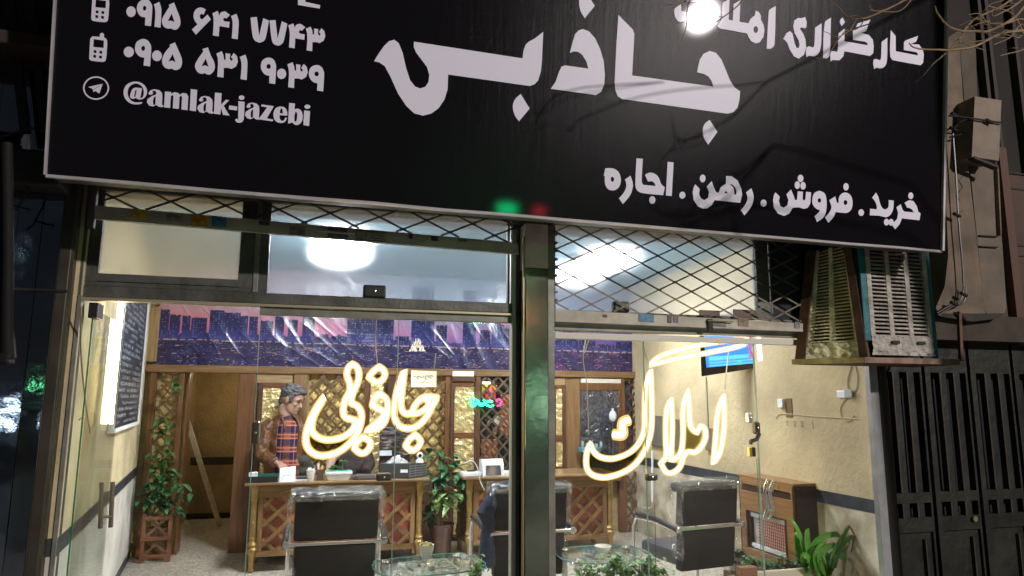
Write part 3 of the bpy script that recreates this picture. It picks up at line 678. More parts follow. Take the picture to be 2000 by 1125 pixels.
g2 = thing('folding_grille', 'folding diamond grille across the upper window of the right bay, right of the column', 'grille', at(1300, 560, YG))
A, B_, f1 = bar_z(1080, 604, 1566, 632, YG)
zig(g2, A.x, B_.x, 2.75, f1, .232, .111, YG, .0098, offx=.02, offz=.03)
A2, B2, f2 = bar_z(1080, 628, 1566, 648, YG)
MB().hexa([q(A2, 0), q(B2, 0), q(B2, .03), q(A2, .03)], [q(A, 0), q(B_, 0), q(B_, .03), q(A, .03)]).build('bottom_bar', BARM, g2)
MB().box((A.x-.015, YG-.02, A2.z-.01), (A.x+.01, YG+.03, 2.7), .002).build('end_channel', STEELD, g2)
for a in ((1248, 612, 1277, 627, (.05, .22, .34)), (1304, 616, 1312, 630, (.07, .07, .08)), (1315, 617, 1325, 629, (.16, .15, .15)), (1178, 614, 1186, 619, (.05, .04, .03)), (1391, 627, 1418, 636, (.14, .14, .13)), (1442, 620, 1462, 636, (.24, .18, .12)), (1552, 628, 1562, 640, (.24, .24, .22))):
    sticker(a[0], a[1], a[2], a[3], a[4], g2)
A = at(1382, 626, YG-.03); B3 = at(1432, 629, YG-.03); MB().tube([A, B3], .004, 6).build('slide_bolt', mat('worn_bolt', (.5, .42, .25), .3, metal=.6), g2)
MB().box((at(1379, 640, YG).x, YG-.03, at(1383, 648, YG).z), (at(1388, 640, YG).x, YG-.013, at(1383, 624, YG).z), .002).build('bolt_plate', DARK, g2)
pt = thing('wooden_patch', 'two dark boards wedged behind the bottom of the right grille', 'board', at(1450, 610, YF))
rbox(1367, 606, 1406, 616, YF-.015, .012).build('board', W_DARK, pt); rbox(1434, 605, 1480, 622, YF-.015, .012).build('board', W_DARK, pt)

# ------------------------------------------------------------------ polished pillar at the left
pil = thing('pillar', 'dark polished pillar with warped steel cladding at the far left of the shop front', 'pillar', (-1.7, 3.9, 0))
def slab(px0, px1, Y, m, z0=0, z1=3.3, nm='cladding_panel'):
    x0, x1 = at(px0, 700, Y).x, at(px1, 700, Y).x
    nu = 20
    nz = 60; sd = px0*.37
    def f(u, v):
        x = x0+(x1-x0)*u; z = z0+(z1-z0)*v; low = max(0, 1.3-z)
        return (x, Y+.0035*noise.noise(Vector((x*7, sd, z*3)))*(.4+low*2.2)+.0022*low*noise.noise(Vector((x*24, sd, z*17))), z)
    return MB().grid(f, nu, nz).build(nm, m, pil, smooth=2)
MIR2 = mat('dark_mirror_cladding', (.42, .48, .55), .06, metal=1, var=.25, vscale=2, bump=.10, bscale=5, dist=.02)
MIR3 = mat('dark_olive_cladding', (.26, .26, .18), .2, metal=.8, var=.3, vscale=3, bump=.1, bscale=6, dist=.02)
slab(-120, -62, 3.86, MIR2); slab(-61, 2, 3.86, MIR2); slab(3, 52, 3.862, MIR2); slab(53, 92, 3.866, MIR2, z0=0); slab(93, 124, 3.87, MIR3)
x0 = at(-120, 700, 3.9).x; x1_ = at(124, 700, 3.9).x
MB().box((x0, 3.885, 0), (xL-.09, 4.1, 7)).build('core', DARK, pil)
MB().box((x1_-.005, 3.865, 0), (xL-.085, 3.99, 2.75), .004).build('side_trim', mat('trim_brown', (.07, .06, .045), .45, var=.3, vscale=5, metal=.4), pil)
for z in (.42, 2.05): MB().box((x0, 3.855, z), (x1_, 3.872, z+.012), .002).build('joint_strip', DARK, pil)
# dark things further left
PIPEM = mat('pipe_black', (.012, .012, .012), .7, spec=.2)
nb = thing('drainpipe', 'black pipe standing in front of the polished pillar at the left edge', 'pipe', (-1.6, 3.3, 0))
MB().tube([at(14, 280, 3.4), at(16, 500, 3.4), at(14, 640, 3.4), at(16, 700, 3.4)], [.022, .022, .024, .03], 10).build('pipe', PIPEM, nb, smooth=True)
MB().tube([at(-2, 300, 3.42), at(6, 560, 3.42), at(2, 708, 3.42)], .015, 8).build('side_pipe', PIPEM, nb, smooth=True)
MB().box((at(2, 700, 3.4).x, 3.36, at(10, 712, 3.4).z), (at(24, 700, 3.4).x, 3.44, at(10, 690, 3.4).z), .01).build('end_block', PIPEM, nb)
# ------------------------------------------------------------------ upper dark wall above and the left neighbour
nw = thing('neighbour_front', 'unlit neighbouring shop front with a rolled dark awning at the upper left', 'shopfront', (-2.6, 4.0, 0))
NBW = mat('near_black_wall', (.025, .02, .016), .85, var=.4, vscale=3, bump=.4, bscale=10)  # near-black wall colour, mottled at random
MB().box((-9, 4.05, 0), (x0-.01, 4.4, 7)).build('wall', NBW, nw)
MB().box((-9, 3.7, 2.55), (-1.25, 4.05, 2.72), .01).build('awning_box', mat('awning_cloth', (.025, .02, .018), .8, var=.4, vscale=8), nw)
MB().tube([(-8, 3.55, 2.95), (-1.6, 3.5, 2.9)], .07, 12).build('awning_roll', MATS['awning_cloth'], nw, smooth=True)
for px in (20, 60): MB().bar(at(px, 0, 3.75), at(px+30, 260, 3.75), .04, .03).build('bracket', DARK, nw)
MB().box((-2.6, 3.6, 3.2), (-1.25, 4.0, 3.27), .01).build('shelf', mat('rust_brown', (.05, .03, .02), .7, var=.3), nw)
cb = thing('cable', 'thin dark cable hanging in front of the pillar top at the left', 'cable', at(40, 380, 3.7))
MB().tube([at(78, 300, 3.75), at(62, 345, 3.75), at(48, 385, 3.75), at(32, 412, 3.75)], .005, 6).build('wire', BLACKP, cb)
for px, py in ((20, 400), (60, 250)): MB().tube([at(-5, py+20, 3.7), at(px, py, 3.7), at(px+40, py+10, 3.7)], .006, 6).build('wire', BLACKP, cb)
# ------------------------------------------------------------------ the shop sign
def sg(px, py, off=0): return onplane(px, py, SP-SN*off, SN)
sign = thing('shop_sign', 'long black shop sign with big white Persian lettering and phone numbers over the front', 'sign', (1.3, 3.4, 2.48))
TL, BL, BR_, TR = sg(107, 0), sg(90, 342), sg(1838, 490), sg(1846, 40)
updir = Vector((0, -math.sin(TILT), math.cos(TILT)))
def upto(p, zt): return p+updir*((zt-p.z)/updir.z)
ztop_ = 4.35
LT, RT_ = upto(TL, ztop_), upto(TR, ztop_)
def signmat(name, col, rough, f1, f2, bumpw):
    M = bpy.data.materials.new(name); M.use_nodes = True; n = M.node_tree; n.nodes.clear(); out = n.nodes.new('ShaderNodeOutputMaterial')
    tc = n.nodes.new('ShaderNodeTexCoord')
    mp = n.nodes.new('ShaderNodeMapping'); mp.inputs['Scale'].default_value = (1, .1, .1); n.links.new(tc.outputs['Object'], mp.inputs[0])
    w_ = n.nodes.new('ShaderNodeTexNoise'); w_.inputs['Scale'].default_value = 30; w_.inputs['Detail'].default_value = 3; n.links.new(mp.outputs[0], w_.inputs[0])
    g_ = n.nodes.new('ShaderNodeTexNoise'); g_.inputs['Scale'].default_value = 240; g_.inputs['Detail'].default_value = 2; n.links.new(tc.outputs['Object'], g_.inputs[0])
    b1 = n.nodes.new('ShaderNodeBump'); b1.inputs['Strength'].default_value = bumpw; b1.inputs['Distance'].default_value = .008; n.links.new(w_.outputs[0], b1.inputs['Height'])
    b2 = n.nodes.new('ShaderNodeBump'); b2.inputs['Strength'].default_value = .35; b2.inputs['Distance'].default_value = .002; n.links.new(g_.outputs[0], b2.inputs['Height']); n.links.new(b1.outputs[0], b2.inputs['Normal'])
    df = n.nodes.new('ShaderNodeBsdfDiffuse'); df.inputs[0].default_value = (*col, 1)
    ga = n.nodes.new('ShaderNodeBsdfGlossy'); ga.distribution = 'BECKMANN'; ga.inputs['Roughness'].default_value = rough
    gb = n.nodes.new('ShaderNodeBsdfGlossy'); gb.distribution = 'BECKMANN'; gb.inputs['Roughness'].default_value = .27; n.links.new(b2.outputs[0], gb.inputs['Normal'])
    m1 = n.nodes.new('ShaderNodeMixShader'); m1.inputs[0].default_value = f1; n.links.new(df.outputs[0], m1.inputs[1]); n.links.new(ga.outputs[0], m1.inputs[2])
    m2 = n.nodes.new('ShaderNodeMixShader'); m2.inputs[0].default_value = f2; n.links.new(m1.outputs[0], m2.inputs[1]); n.links.new(gb.outputs[0], m2.inputs[2])
    n.links.new(m2.outputs[0], out.inputs[0]); return M
SBLACK = signmat('sign_black_vinyl', (.0075, .007, .0085), .085, .008, .0065, .10)
SWHITE = signmat('sign_white_vinyl', (.80, .76, .88), .085, .008, .0065, .08)
back = SN*.05
MB().hexa([BL, BR_, BR_+back, BL+back], [LT, RT_, RT_+back, LT+back]).build('panel', SBLACK, sign)
TRIM = mat('sign_trim', (.62, .58, .60), .4, metal=.3, var=.1)
def strip(a, b2, w_, nm='trim'):
    a = a-SN*.004; b2 = b2-SN*.004; MB().bar(a, b2, w_, .03, up=SN).build(nm, TRIM, sign)
n_ = 14
P_ = [BL.lerp(BR_, i/n_)+updir*(-.004+.006*noise.noise(Vector((i*.9, 0, 0)))) for i in range(n_+1)]
b = MB(); b.tube(P_, .0085, 6); b.build('bottom_trim', TRIM, sign)
strip(BR_, RT_, .016, 'side_trim'); strip(BL, LT, .008, 'side_trim')
MB().hexa([BL-SN*.02+back*2, BR_-SN*.02+back*2, BR_+back*4, BL+back*4], [p+updir*.03 for p in (BL-SN*.02+back*2, BR_-SN*.02+back*2, BR_+back*4, BL+back*4)]).build('frame_tube', STEELD, sign)
for px in (300, 760, 1250, 1700):
    a = sg(px, 300, -.06); MB().bar(a, (a.x, 4.0, a.z+.05), .03, .03, up=(0, 0, 1)).build('bracket', STEELD, sign)
def ell(cx, cy, rx, ry, n=20, rot=0): return [(cx+rx*math.cos(2*math.pi*i/n), cy+ry*math.sin(2*math.pi*i/n)) for i in range(n)]
def glyph(rings, s, ox, oy, name='letter', ang=50, raw=()):
    out = []
    for i, r_ in enumerate(rings):
        pts = r_ if (i in raw or len(r_) >= 20) else smooth_pts(r_, 4, ang)
        out.append([sg(ox+p[0]/s, oy+p[1]/s, .0015) for p in pts])
    return MB().poly(out, -SN, .0012).build(name, SWHITE, sign)
def shift(r_, dx, dy, sx=1, sy=1, cx=0, cy=0): return [(cx+(x-cx)*sx+dx, cy+(y-cy)*sy+dy) for x, y in r_]
# --- big word
s = 3.2145; ox = 700; oy = 0
glyph([[(98,385),(125,340),(160,290),(192,259),(225,250),(252,270),(277,330),(300,430),(325,505),(355,543),(388,556),(420,545),(440,515),(445,470),(430,420),(398,378),(362,330),(348,295),(348,262),(1030,367),(1036,320),(1050,280),(1070,262),(1110,240),(1160,200),(1152,380),(1145,450),(1128,505),(1105,530),(1075,540),(563,468),(560,560),(540,625),(505,678),(458,713),(405,726),(350,712),(300,665),(250,590),(200,480),(165,415),(130,392)]], s, ox, oy)
glyph([[(1018,590),(1075,682),(1008,762),(982,725),(969,670),(982,625)]], s, ox, oy, 'dot')
glyph([[(1327,333),(1343,270),(1360,215),(1382,191),(1410,183),(1448,198),(1485,240),(1518,310),(1540,385),(1547,470),(1543,530),(1522,578),(1490,597),(1207,558),(1237,515),(1260,450),(1275,418),(1298,411),(1443,431),(1430,385),(1405,345),(1380,326),(1352,323)]], s, ox, oy)
glyph([[(1420,-60),(1484,37),(1421,115),(1395,72),(1385,20),(1392,-25)]], s, ox, oy, 'dot')
def c3(x, y): return ((1280+x/2.25-700)*s, y/2.25*s)
glyph([[(1632,95),(1722,185),(1732,215),(1718,474)]+[c3(*p) for p in ((255,381),(246,355),(232,336),(212,325),(183,318),(188,290),(195,262),(210,238),(238,224),(265,232),(290,262),(310,310),(328,355),(348,385),(372,402),(369,440),(360,474),(342,493),(318,500))]+[(1655,622),(1628,605),(1612,565),(1608,520),(1618,300)]], s, ox, oy)
glyph([[c3(*p) for p in ((238,527),(272,580),(232,636),(213,605),(208,570),(216,545))]], s, ox, oy, 'dot')
# --- numbers
B_ = (6.6667, 360, 0); A_ = (10, 160, 0); C_ = (8, 150, 70)
g6 = [(280,125),(250,192),(222,178),(200,200),(208,240),(235,255),(302,190),(347,252),(150,453),(100,385),(172,318),(135,270),(120,205),(145,130),(210,98)]
g4 = [(365,175),(435,142),(455,205),(475,165),(530,148),(595,195),(550,240),(515,232),(505,262),(530,280),(590,285),(582,362),(458,340),(448,475),(372,462),(382,300),(378,220)]
g1_ = [(608,212),(678,180),(700,240),(708,300),(695,513),(618,500),(630,320),(622,250)]
g7 = [(862,230),(945,222),(975,465),(1028,238),(1103,268),(1065,470),(1040,530),(980,558),(920,530),(890,470)]
g7b = [(1110,268),(1188,262),(1215,505),(1270,278),(1342,310),(1300,510),(1275,570),(1220,598),(1160,570),(1135,500)]
g4b = [(1355,330),(1420,305),(1437,365),(1460,325),(1512,310),(1575,355),(1535,400),(1500,392),(1490,425),(1515,440),(1568,448),(1563,520),(1445,500),(1436,630),(1363,618),(1373,460),(1368,390)]
g3 = [(1582,375),(1645,347),(1665,395),(1672,452),(1690,450),(1690,372),(1745,380),(1738,440),(1758,468),(1776,445),(1752,420),(1785,368),(1822,405),(1835,470),(1815,530),(1760,562),(1715,548),(1668,550),(1665,667),(1592,657),(1602,500),(1598,430)]
for g in (g6, g4, g1_, g7, g7b, g4b, g3): glyph([g], *B_, 'digit')
glyph([[(235,640),(308,618),(345,720),(385,800),(398,870),(380,930),(330,972),(285,965),(265,950),(240,962),(190,950),(150,905),(140,850),(165,790),(248,670)], [(278,765),(318,872),(270,852),(222,866)]], *B_, 'digit')
g3b = shift(g3, 418-1582, 698-375, 1.11, 1.07, 1582, 375); glyph([g3b], *B_, 'digit')
glyph([[(722,742),(795,712),(818,780),(822,850),(812,1043),(732,1030),(745,860),(738,790)]], *B_, 'digit')
g9 = [(1095,750),(1160,775),(1192,840),(1195,900),(1183,1095),(1105,1083),(1108,988),(1050,970),(1005,910),(997,850),(1020,785)]
glyph([g9, ell(1098, 866, 28, 32)], *B_, 'digit'); glyph([shift(g9, 625, 97), ell(1723, 963, 28, 32)], *B_, 'digit')
glyph([ell(1267, 962, 60, 68)], *B_, 'digit')
glyph([shift(g3, 1342-1582, 840-375, 1.05, 1.05, 1582, 375)], *B_, 'digit')
glyph([ell(960, 230, 92, 105)], *A_, 'digit')
glyph([[(1220,-15),(1310,10),(1360,80),(1375,160),(1350,512),(1230,497),(1242,342),(1150,320),(1090,240),(1075,150),(1110,50)], ell(1225, 162, 33, 48)], *A_, 'digit')
glyph([[(1405,90),(1510,38),(1540,120),(1553,230),(1535,540),(1418,525),(1435,260),(1425,150)]], *A_, 'digit')
glyph([[(1695,100),(1800,48),(1850,180),(1905,320),(1925,430),(1905,520),(1840,580),(1780,575),(1735,555),(1690,562),(1610,530),(1570,460),(1565,390),(1610,290),(1715,125)], [(1755,265),(1810,438),(1740,405),(1675,415)]], *A_, 'digit')
glyph([ell(813, 253, 80, 83)], *C_, 'digit'); glyph([ell(1253, 313, 77, 84)], *C_, 'digit')
glyph([[(1035,50),(1110,75),(1155,140),(1163,200),(1145,478),(1045,465),(1055,343),(985,325),(925,260),(910,185),(940,95)], ell(1038, 197, 30, 40)], *C_, 'digit')
glyph([[(1450,140),(1535,105),(1590,230),(1635,340),(1645,420),(1620,500),(1560,535),(1515,530),(1480,513),(1440,520),(1370,490),(1335,420),(1340,350),(1380,260),(1460,165)], [(1498,285),(1545,415),(1490,390),(1432,402)]], *C_, 'digit')
glyph([[(1480,-90),(1572,-90),(1575,25),(1770,68),(1762,112),(1480,65)]], *B_, 'mark')
# --- phone icons
def sq(cx, cy, h=22): return [(cx-h, cy-h-3), (cx+h, cy-h+3), (cx+h, cy+h+3), (cx-h, cy+h-3)]
ph = [(207,120),(214,45),(245,10),(362,16),(362,-18),(378,-42),(402,-44),(424,-25),(424,22),(462,48),(475,95),(470,220),(455,372),(438,398),(405,408),(232,390),(202,372),(195,345)]
hol = [[(265,52),(425,75),(420,190),(258,175)], sq(287, 247), sq(375, 257), sq(280, 320), sq(370, 332)]
glyph([ph]+hol, *C_, 'phone_icon', 50, raw=(1, 2, 3, 4, 5))
d = (4*8, -77.5*8); glyph([shift(ph, *d)]+[shift(h, *d) for h in hol], *C_, 'phone_icon', 50, raw=(1, 2, 3, 4, 5))
# --- chat icon
glyph([ell(302, 817, 203, 183, 40), ell(302, 817, 181, 161, 40)], *C_, 'icon_ring')
glyph([[(178,800),(405,750),(335,790),(250,843),(236,822)]], *C_, 'paper_plane', raw=(0,))
glyph([[(252,850),(340,795),(405,752),(352,903),(290,862),(262,880)]], *C_, 'paper_plane', raw=(0,))
# --- handle
E_ = (8, 150, 140); F_ = (8, 370, 150)
ctr = [((1022,484),8),((985,493),15),((930,496),16),((860,482),20),((800,435),27),((768,370),31),((765,300),32),((790,235),28),((845,190),20),((915,170),15),((985,185),17),((1040,225),22),((1070,285),26),((1070,350),24),((1045,400),14),((1000,428),8),((960,428),6)]
cp = smooth_pts([c[0] for c in ctr], 3, 90, closed=False); L_, R_ = [], []
for i, p in enumerate(cp):
    t = (cp[min(i+1, len(cp)-1)]-cp[max(i-1, 0)]).normalized(); k = i/3; a = min(int(k), len(ctr)-1); b2 = min(a+1, len(ctr)-1); w_ = ctr[a][1]*(1-(k-a))+ctr[b2][1]*(k-a)
    L_.append((p.x-t.y*w_, p.y+t.x*w_)); R_.append((p.x+t.y*w_, p.y-t.x*w_))
glyph([L_+R_[::-1]], *E_, 'letter')
glyph([[(855,300),(880,265),(915,250),(1020,262),(990,425),(935,425),(925,408),(890,425),(850,420),(832,390)], [(915,292),(938,288),(915,392),(893,392)]], *E_, 'letter', raw=(1,))
ga = [(1120,335),(1150,292),(1210,275),(1290,290),(1333,335),(1338,400),(1330,515),(1360,535),(1340,556),(1280,548),(1240,520),(1190,545),(1130,530),(1095,480),(1105,430),(1170,385),(1243,355),(1240,312),(1205,292),(1180,312),(1192,345),(1160,364),(1125,355)]
gah = [(1235,385),(1228,515),(1200,525),(1190,470),(1205,405)]
glyph([ga, gah], *E_)
dx = (385.6-286.9)*8; dy = (187.5-174.4)*8; glyph([shift(ga, dx, dy, .98, .99, 1095, 275), shift(gah, dx, dy, .98, .99, 1095, 275)], *E_)
dx = (478.6-286.9)*8; dy = (200.4-174.4)*8; glyph([shift(ga, dx, dy, .92, .96, 1095, 275), shift(gah, dx, dy, .92, .96, 1095, 275)], *E_)
glyph([[(1378,310),(1475,318),(1472,345),(1530,320),(1590,335),(1608,360),(1655,334),(1715,342),(1742,385),(1730,603),(1635,590),(1645,400),(1635,378),(1605,390),(1595,583),(1500,572),(1510,385),(1498,364),(1470,382),(1458,568),(1365,558)]], *E_)
glyph([[(1782,272),(1882,285),(1862,620),(1765,607)]], *E_)
glyph([[(400,248),(502,258),(493,440),(570,358),(620,368),(535,455),(628,608),(525,595),(493,490),(482,590),(382,577)]], *F_, raw=(0,))
glyph([[(622,448),(748,465),(742,527),(615,510)]], *F_, 'hyphen', raw=(0,))
glyph([[(765,382),(862,392),(850,650),(825,705),(785,720),(735,705),(712,675),(735,652),(755,665),(762,688),(762,640)]], *F_)
glyph([ell(815, 327, 45, 35)], *F_, 'dot'); glyph([ell(1843, 468, 46, 33)], *F_, 'dot')
glyph([[(1128,432),(1320,460),(1208,650),(1308,668),(1300,697),(1080,665),(1215,478),(1122,462)]], *F_, raw=(0,))
glyph([[(1530,608),(1525,540),(1490,482),(1420,465),(1350,490),(1315,560),(1318,640),(1355,700),(1430,722),(1490,705),(1527,645),(1500,635),(1475,680),(1440,690),(1412,655),(1408,600)], [(1440,490),(1418,520),(1412,568),(1455,577),(1455,520)]], *F_)
glyph([[(1558,408),(1650,418),(1642,510),(1690,498),(1745,530),(1770,610),(1755,700),(1700,750),(1650,750),(1600,712),(1570,728),(1540,728)], [(1662,540),(1642,600),(1640,690),(1668,705),(1682,640),(1682,570)]], *F_)
glyph([[(1792,525),(1885,538),(1870,770),(1780,755)]], *F_, raw=(0,))
# --- lower right line
G_ = (6.0606, 1160, 290); H_ = (6.0606, 1480, 320)
glyph([[(135,233),(230,238),(290,280),(318,360),(305,440),(265,485),(215,497),(160,475),(130,410),(128,330),(115,322)], ell(218, 365, 20, 30)], *G_)
gr = [(365,368),(432,322),(455,390),(460,450),(430,550),(343,658),(295,590),(355,520),(382,450),(378,400)]
glyph([gr], *G_)
glyph([[(503,117),(578,123),(565,395),(582,430),(730,445),(715,410),(685,388),(640,392),(603,312),(660,285),(720,300),(765,345),(795,420),(838,460),(818,553),(575,528),(510,495),(490,430)]], *G_)
glyph([ell(690, 610, 36, 46)], *G_, 'dot'); glyph([[(872,158),(942,165),(920,563),(850,555)]], *G_, raw=(0,)); glyph([ell(1046, 553, 36, 42)], *G_, 'dot'); glyph([ell(1286, 355, 34, 46)], *G_, 'dot')
glyph([[(1198,425),(1250,480),(1243,540),(1265,590),(1305,612),(1350,585),(1362,520),(1335,450),(1393,388),(1420,465),(1445,518),(1475,525),(1500,460),(1562,415),(1563,325),(1630,330),(1700,380),(1745,480),(1753,550),(1730,643),(1425,612),(1395,670),(1340,708),(1290,712),(1230,685),(1180,610),(1168,520),(1180,460)], [(1540,528),(1562,500),(1587,530)], [(1600,420),(1650,465),(1660,545),(1686,545),(1680,480),(1640,430)]], *G_, raw=(1,))
glyph([[(1800,520),(1862,470),(1885,540),(1888,600),(1860,690),(1780,792),(1738,730),(1790,665),(1818,590)]], *G_)
glyph([ell(67, 465, 36, 42)], *H_, 'dot')
glyph([[(208,338),(258,390),(248,440),(265,500),(305,520),(350,490),(362,430),(338,362),(392,303),(420,370),(440,430),(462,425),(472,325),(532,330),(530,420),(545,435),(562,420),(570,330),(630,338),(620,470),(590,520),(545,535),(490,515),(412,520),(370,590),(310,617),(240,590),(190,520),(180,430),(190,370)]], *H_)
for e in ((505, 173, 34, 44), (467, 252, 32, 45), (535, 260, 32, 45), (1043, 272, 32, 44), (1223, 577, 33, 40), (1522, 690, 30, 40), (1577, 692, 30, 40), (1810, 378, 30, 40)): glyph([ell(*e)], *H_, 'dot')
glyph([[(730,318),(790,350),(812,430),(810,540),(780,630),(700,690),(672,620),(725,570),(735,548),(690,530),(650,480),(645,410),(670,345)], ell(728, 433, 20, 27)], *H_)
glyph([[(845,430),(915,385),(935,460),(955,465),(960,400),(990,355),(1040,340),(1095,370),(1120,440),(1110,530),(1070,575),(1025,582),(920,570),(895,630),(835,698),(795,635),(850,570),(870,510)], ell(1037, 458, 22, 30)], *H_)
glyph([[(1398,340),(1425,390),(1450,480),(1480,530),(1515,540),(1545,510),(1548,428),(1608,435),(1600,540),(1570,600),(1520,632),(1440,615),(1325,610),(1328,530),(1400,540),(1410,520),(1390,450),(1352,400)]], *H_)
glyph([[(1640,515),(1690,478),(1712,540),(1730,565),(1845,575),(1830,545),(1795,522),(1765,518),(1738,460),(1790,430),(1840,440),(1880,500),(1900,570),(1926,585),(1912,668),(1705,645),(1680,710),(1625,775),(1585,720),(1650,650),(1660,580)]], *H_)
# --- upper right line
R1_ = (8.3333, 1300, 0); R2_ = (6.429, 1510, 20)
glyph([[(1790,100),(1772,710),(1745,770),(1690,795),(1642,792),(1675,200),(1690,160)]], *R1_)
glyph([[(1465,172),(1520,200),(1550,260),(1548,320),(1590,400),(1607,490),(1590,600),(1530,690),(1465,708),(1390,670),(1340,590),(1325,545),(1180,520),(1130,508),(880,465),(838,425),(905,330),(925,50),(1040,-20),(1025,322),(1090,335),(1105,70),(1218,0),(1200,355),(1345,380),(1380,310),(1450,250)], ell(1465, 483, 36, 55)], *R1_)
glyph([[(150,140),(250,70),(255,180),(560,230),(640,200),(600,60),(330,20),(340,-60),(640,0),(820,120),(860,260),(820,400),(600,400),(220,355),(165,300),(140,220)]], *R1_)
glyph([[(125,360),(165,290),(210,262),(240,290),(265,400),(290,470),(320,475),(332,440),(320,380),(270,290),(250,210),(265,130),(310,98),(360,100),(400,85),(420,150),(415,215),(400,228),(350,215),(335,235),(380,300),(405,370),(412,470),(385,560),(320,608),(260,580),(210,500),(175,410),(140,370)]], *R2_)
glyph([[(608,165),(600,440),(570,540),(520,578),(445,572),(420,592),(408,520),(420,465),(450,455),(500,470),(515,440),(525,220)]], *R2_)
glyph([[(725,92),(712,530),(695,590),(660,605),(625,600),(648,155)]], *R2_)
glyph([[(898,230),(893,390),(1185,440),(1180,410),(1150,396),(1000,370),(1000,250),(1190,185),(1170,260),(1105,285),(1200,312),(1250,370),(1262,450),(1255,540),(1215,575),(893,515),(880,580),(830,630),(745,625),(720,645),(715,560),(725,515),(755,512),(800,525),(812,490),(820,290)]], *R2_)
glyph([[(1038,215),(1062,165),(1222,118),(1197,168)]], *R2_, 'stroke', raw=(0,)); glyph([[(870,90),(900,150),(862,200),(840,165),(840,125)]], *R2_, 'dot')
glyph([[(1433,345),(1428,620),(1405,700),(1350,730),(1295,722),(1268,742),(1255,670),(1262,620),(1290,612),(1340,630),(1352,600),(1360,400)]], *R2_)
glyph([[(1475,250),(1537,325),(1538,515),(1815,568),(1812,540),(1790,525),(1640,500),(1640,405),(1660,380),(1820,322),(1795,395),(1725,425),(1830,432),(1880,500),(1890,560),(1882,660),(1850,692),(1500,628),(1470,590),(1465,480)]], *R2_)

# ------------------------------------------------------------------ LED lettering hung behind the glass
NEON = emit('warm_led_tube', (1.0, .78, .42), 9)
def halo_mat():  # glow halo added round the tubes, shaped as a translucent sleeve
    M = bpy.data.materials.new('halo_sleeve'); M.use_nodes = True; n = M.node_tree; n.nodes.clear()
    o = n.nodes.new('ShaderNodeOutputMaterial'); e = n.nodes.new('ShaderNodeEmission'); e.inputs[0].default_value = (1, .60, .16, 1); e.inputs[1].default_value = .95
    t_ = n.nodes.new('ShaderNodeBsdfTransparent'); m_ = n.nodes.new('ShaderNodeMixShader'); m_.inputs[0].default_value = .45
    n.links.new(t_.outputs[0], m_.inputs[1]); n.links.new(e.outputs[0], m_.inputs[2]); n.links.new(m_.outputs[0], o.inputs[0]); return M
HALO = halo_mat()
BACKP = glass('letter_backing', haze=.0, tint=(.55, .50, .30))
YN = 4.17
def neon(t, lst, s, ox, oy, r=.0175, Y=YN, closed=True):
    for L in lst:
        P = smooth_pts(L, 5, 75, closed); pts = [at(ox+p.x/s, oy+p.y/s, Y) for p in P]
        o_ = MB().tube(pts, r*.66, 8, closed).build('light_tube', NEON, t, smooth=True)
        MB().tube(pts, r*1.30, 8, closed).build('sleeve', HALO, o_, smooth=True)  # wider glowing tube forms the warm halo of the core
def plate(t, ring, s, ox, oy, Y=YN+.02):
    MB().poly([[at(ox+x/s, oy+y/s, Y) for x, y in ring]], (0, 1, 0), .004).build('backing_plate', BACKP, t)
n1 = thing('lit_letters', 'left lit Persian word in glowing warm tube outline, hung behind the glass', 'lit sign', at(730, 890, YN))
S1 = (5.1133, 580, 690)
neon(n1, [[(275,430),(195,545),(125,690),(88,850),(112,950),(190,1012),(300,1020),(430,975),(540,885),(605,790),(640,680),(640,585),(600,525),(535,498),(560,400),(603,300),(620,215),(600,140),(555,105),(512,150),(500,220),(528,300),(525,380),(480,470),(462,570),(485,640),(585,668),(570,745),(470,830),(320,865),(210,838),(150,770),(165,640),(220,530)],
          [(660,835),(730,885),(718,955),(650,1000),(572,950),(600,890)], [(820,132),(872,180),(868,245),(800,290),(715,240),(758,185)],
          [(825,400),(895,465),(903,580),(872,690),(800,750),(690,778),(780,712),(852,645),(868,590),(810,550),(752,520),(775,455)],
          [(1075,165),(1020,300),(985,450),(972,620),(1012,712),(1100,752),(1200,728),(1290,640),(1350,530),(1402,440),(1262,440),(1180,520),(1140,595),(1080,600),(1042,540),(1050,380)],
          [(1180,812),(1232,870),(1215,930),(1150,972),(1085,925),(1120,865)]], *S1)
neon(n1, [[(1270,450),(1318,475),(1300,540),(1200,600),(1120,605)]], *S1, closed=False)
plate(n1, [(88,850),(112,950),(190,1012),(300,1020),(430,975),(540,885),(605,790),(590,700),(570,745),(470,830),(320,865),(210,838),(150,770),(140,700)], *S1)
n2 = thing('lit_letters', 'right lit Persian word in glowing warm tube outline with a long slanting bar on top', 'lit sign', at(1290, 930, YN))
S2 = (3.629, 1120, 640)
neon(n2, [[(542,265),(600,212),(750,155),(1000,105),(1235,80),(1200,122),(1000,168),(700,228)],
          [(548,298),(512,420),(505,600),(498,740),(430,860),(300,925),(200,920),(145,880),(120,820),(95,885),(97,1000),(150,1050),(250,1058),(400,1000),(490,900),(545,760),(556,600)],
          [(693,500),(660,590),(655,800),(655,915),(618,962),(670,1030),(745,1000),(800,885),(870,880),(930,800),(932,720),(903,692),(872,750),(832,700),(820,560),(815,442),(778,560),(775,800),(750,905),(690,945),(700,700)],
          [(1065,475),(1022,600),(1008,780),(992,965),(1040,880),(1068,700)]], *S2, r=.0165)
neon(n2, [[(395,655),(355,668),(345,700),(352,745),(340,760),(285,757)]], *S2, r=.028, closed=False)
plate(n2, [(97,890),(97,1000),(150,1050),(250,1058),(400,1000),(490,900),(530,800),(498,760),(430,860),(300,925),(200,920),(145,880)], *S2)
plate(n2, [(830,700),(875,750),(905,700),(932,725),(928,800),(870,875),(800,880),(780,800),(800,700)], *S2)
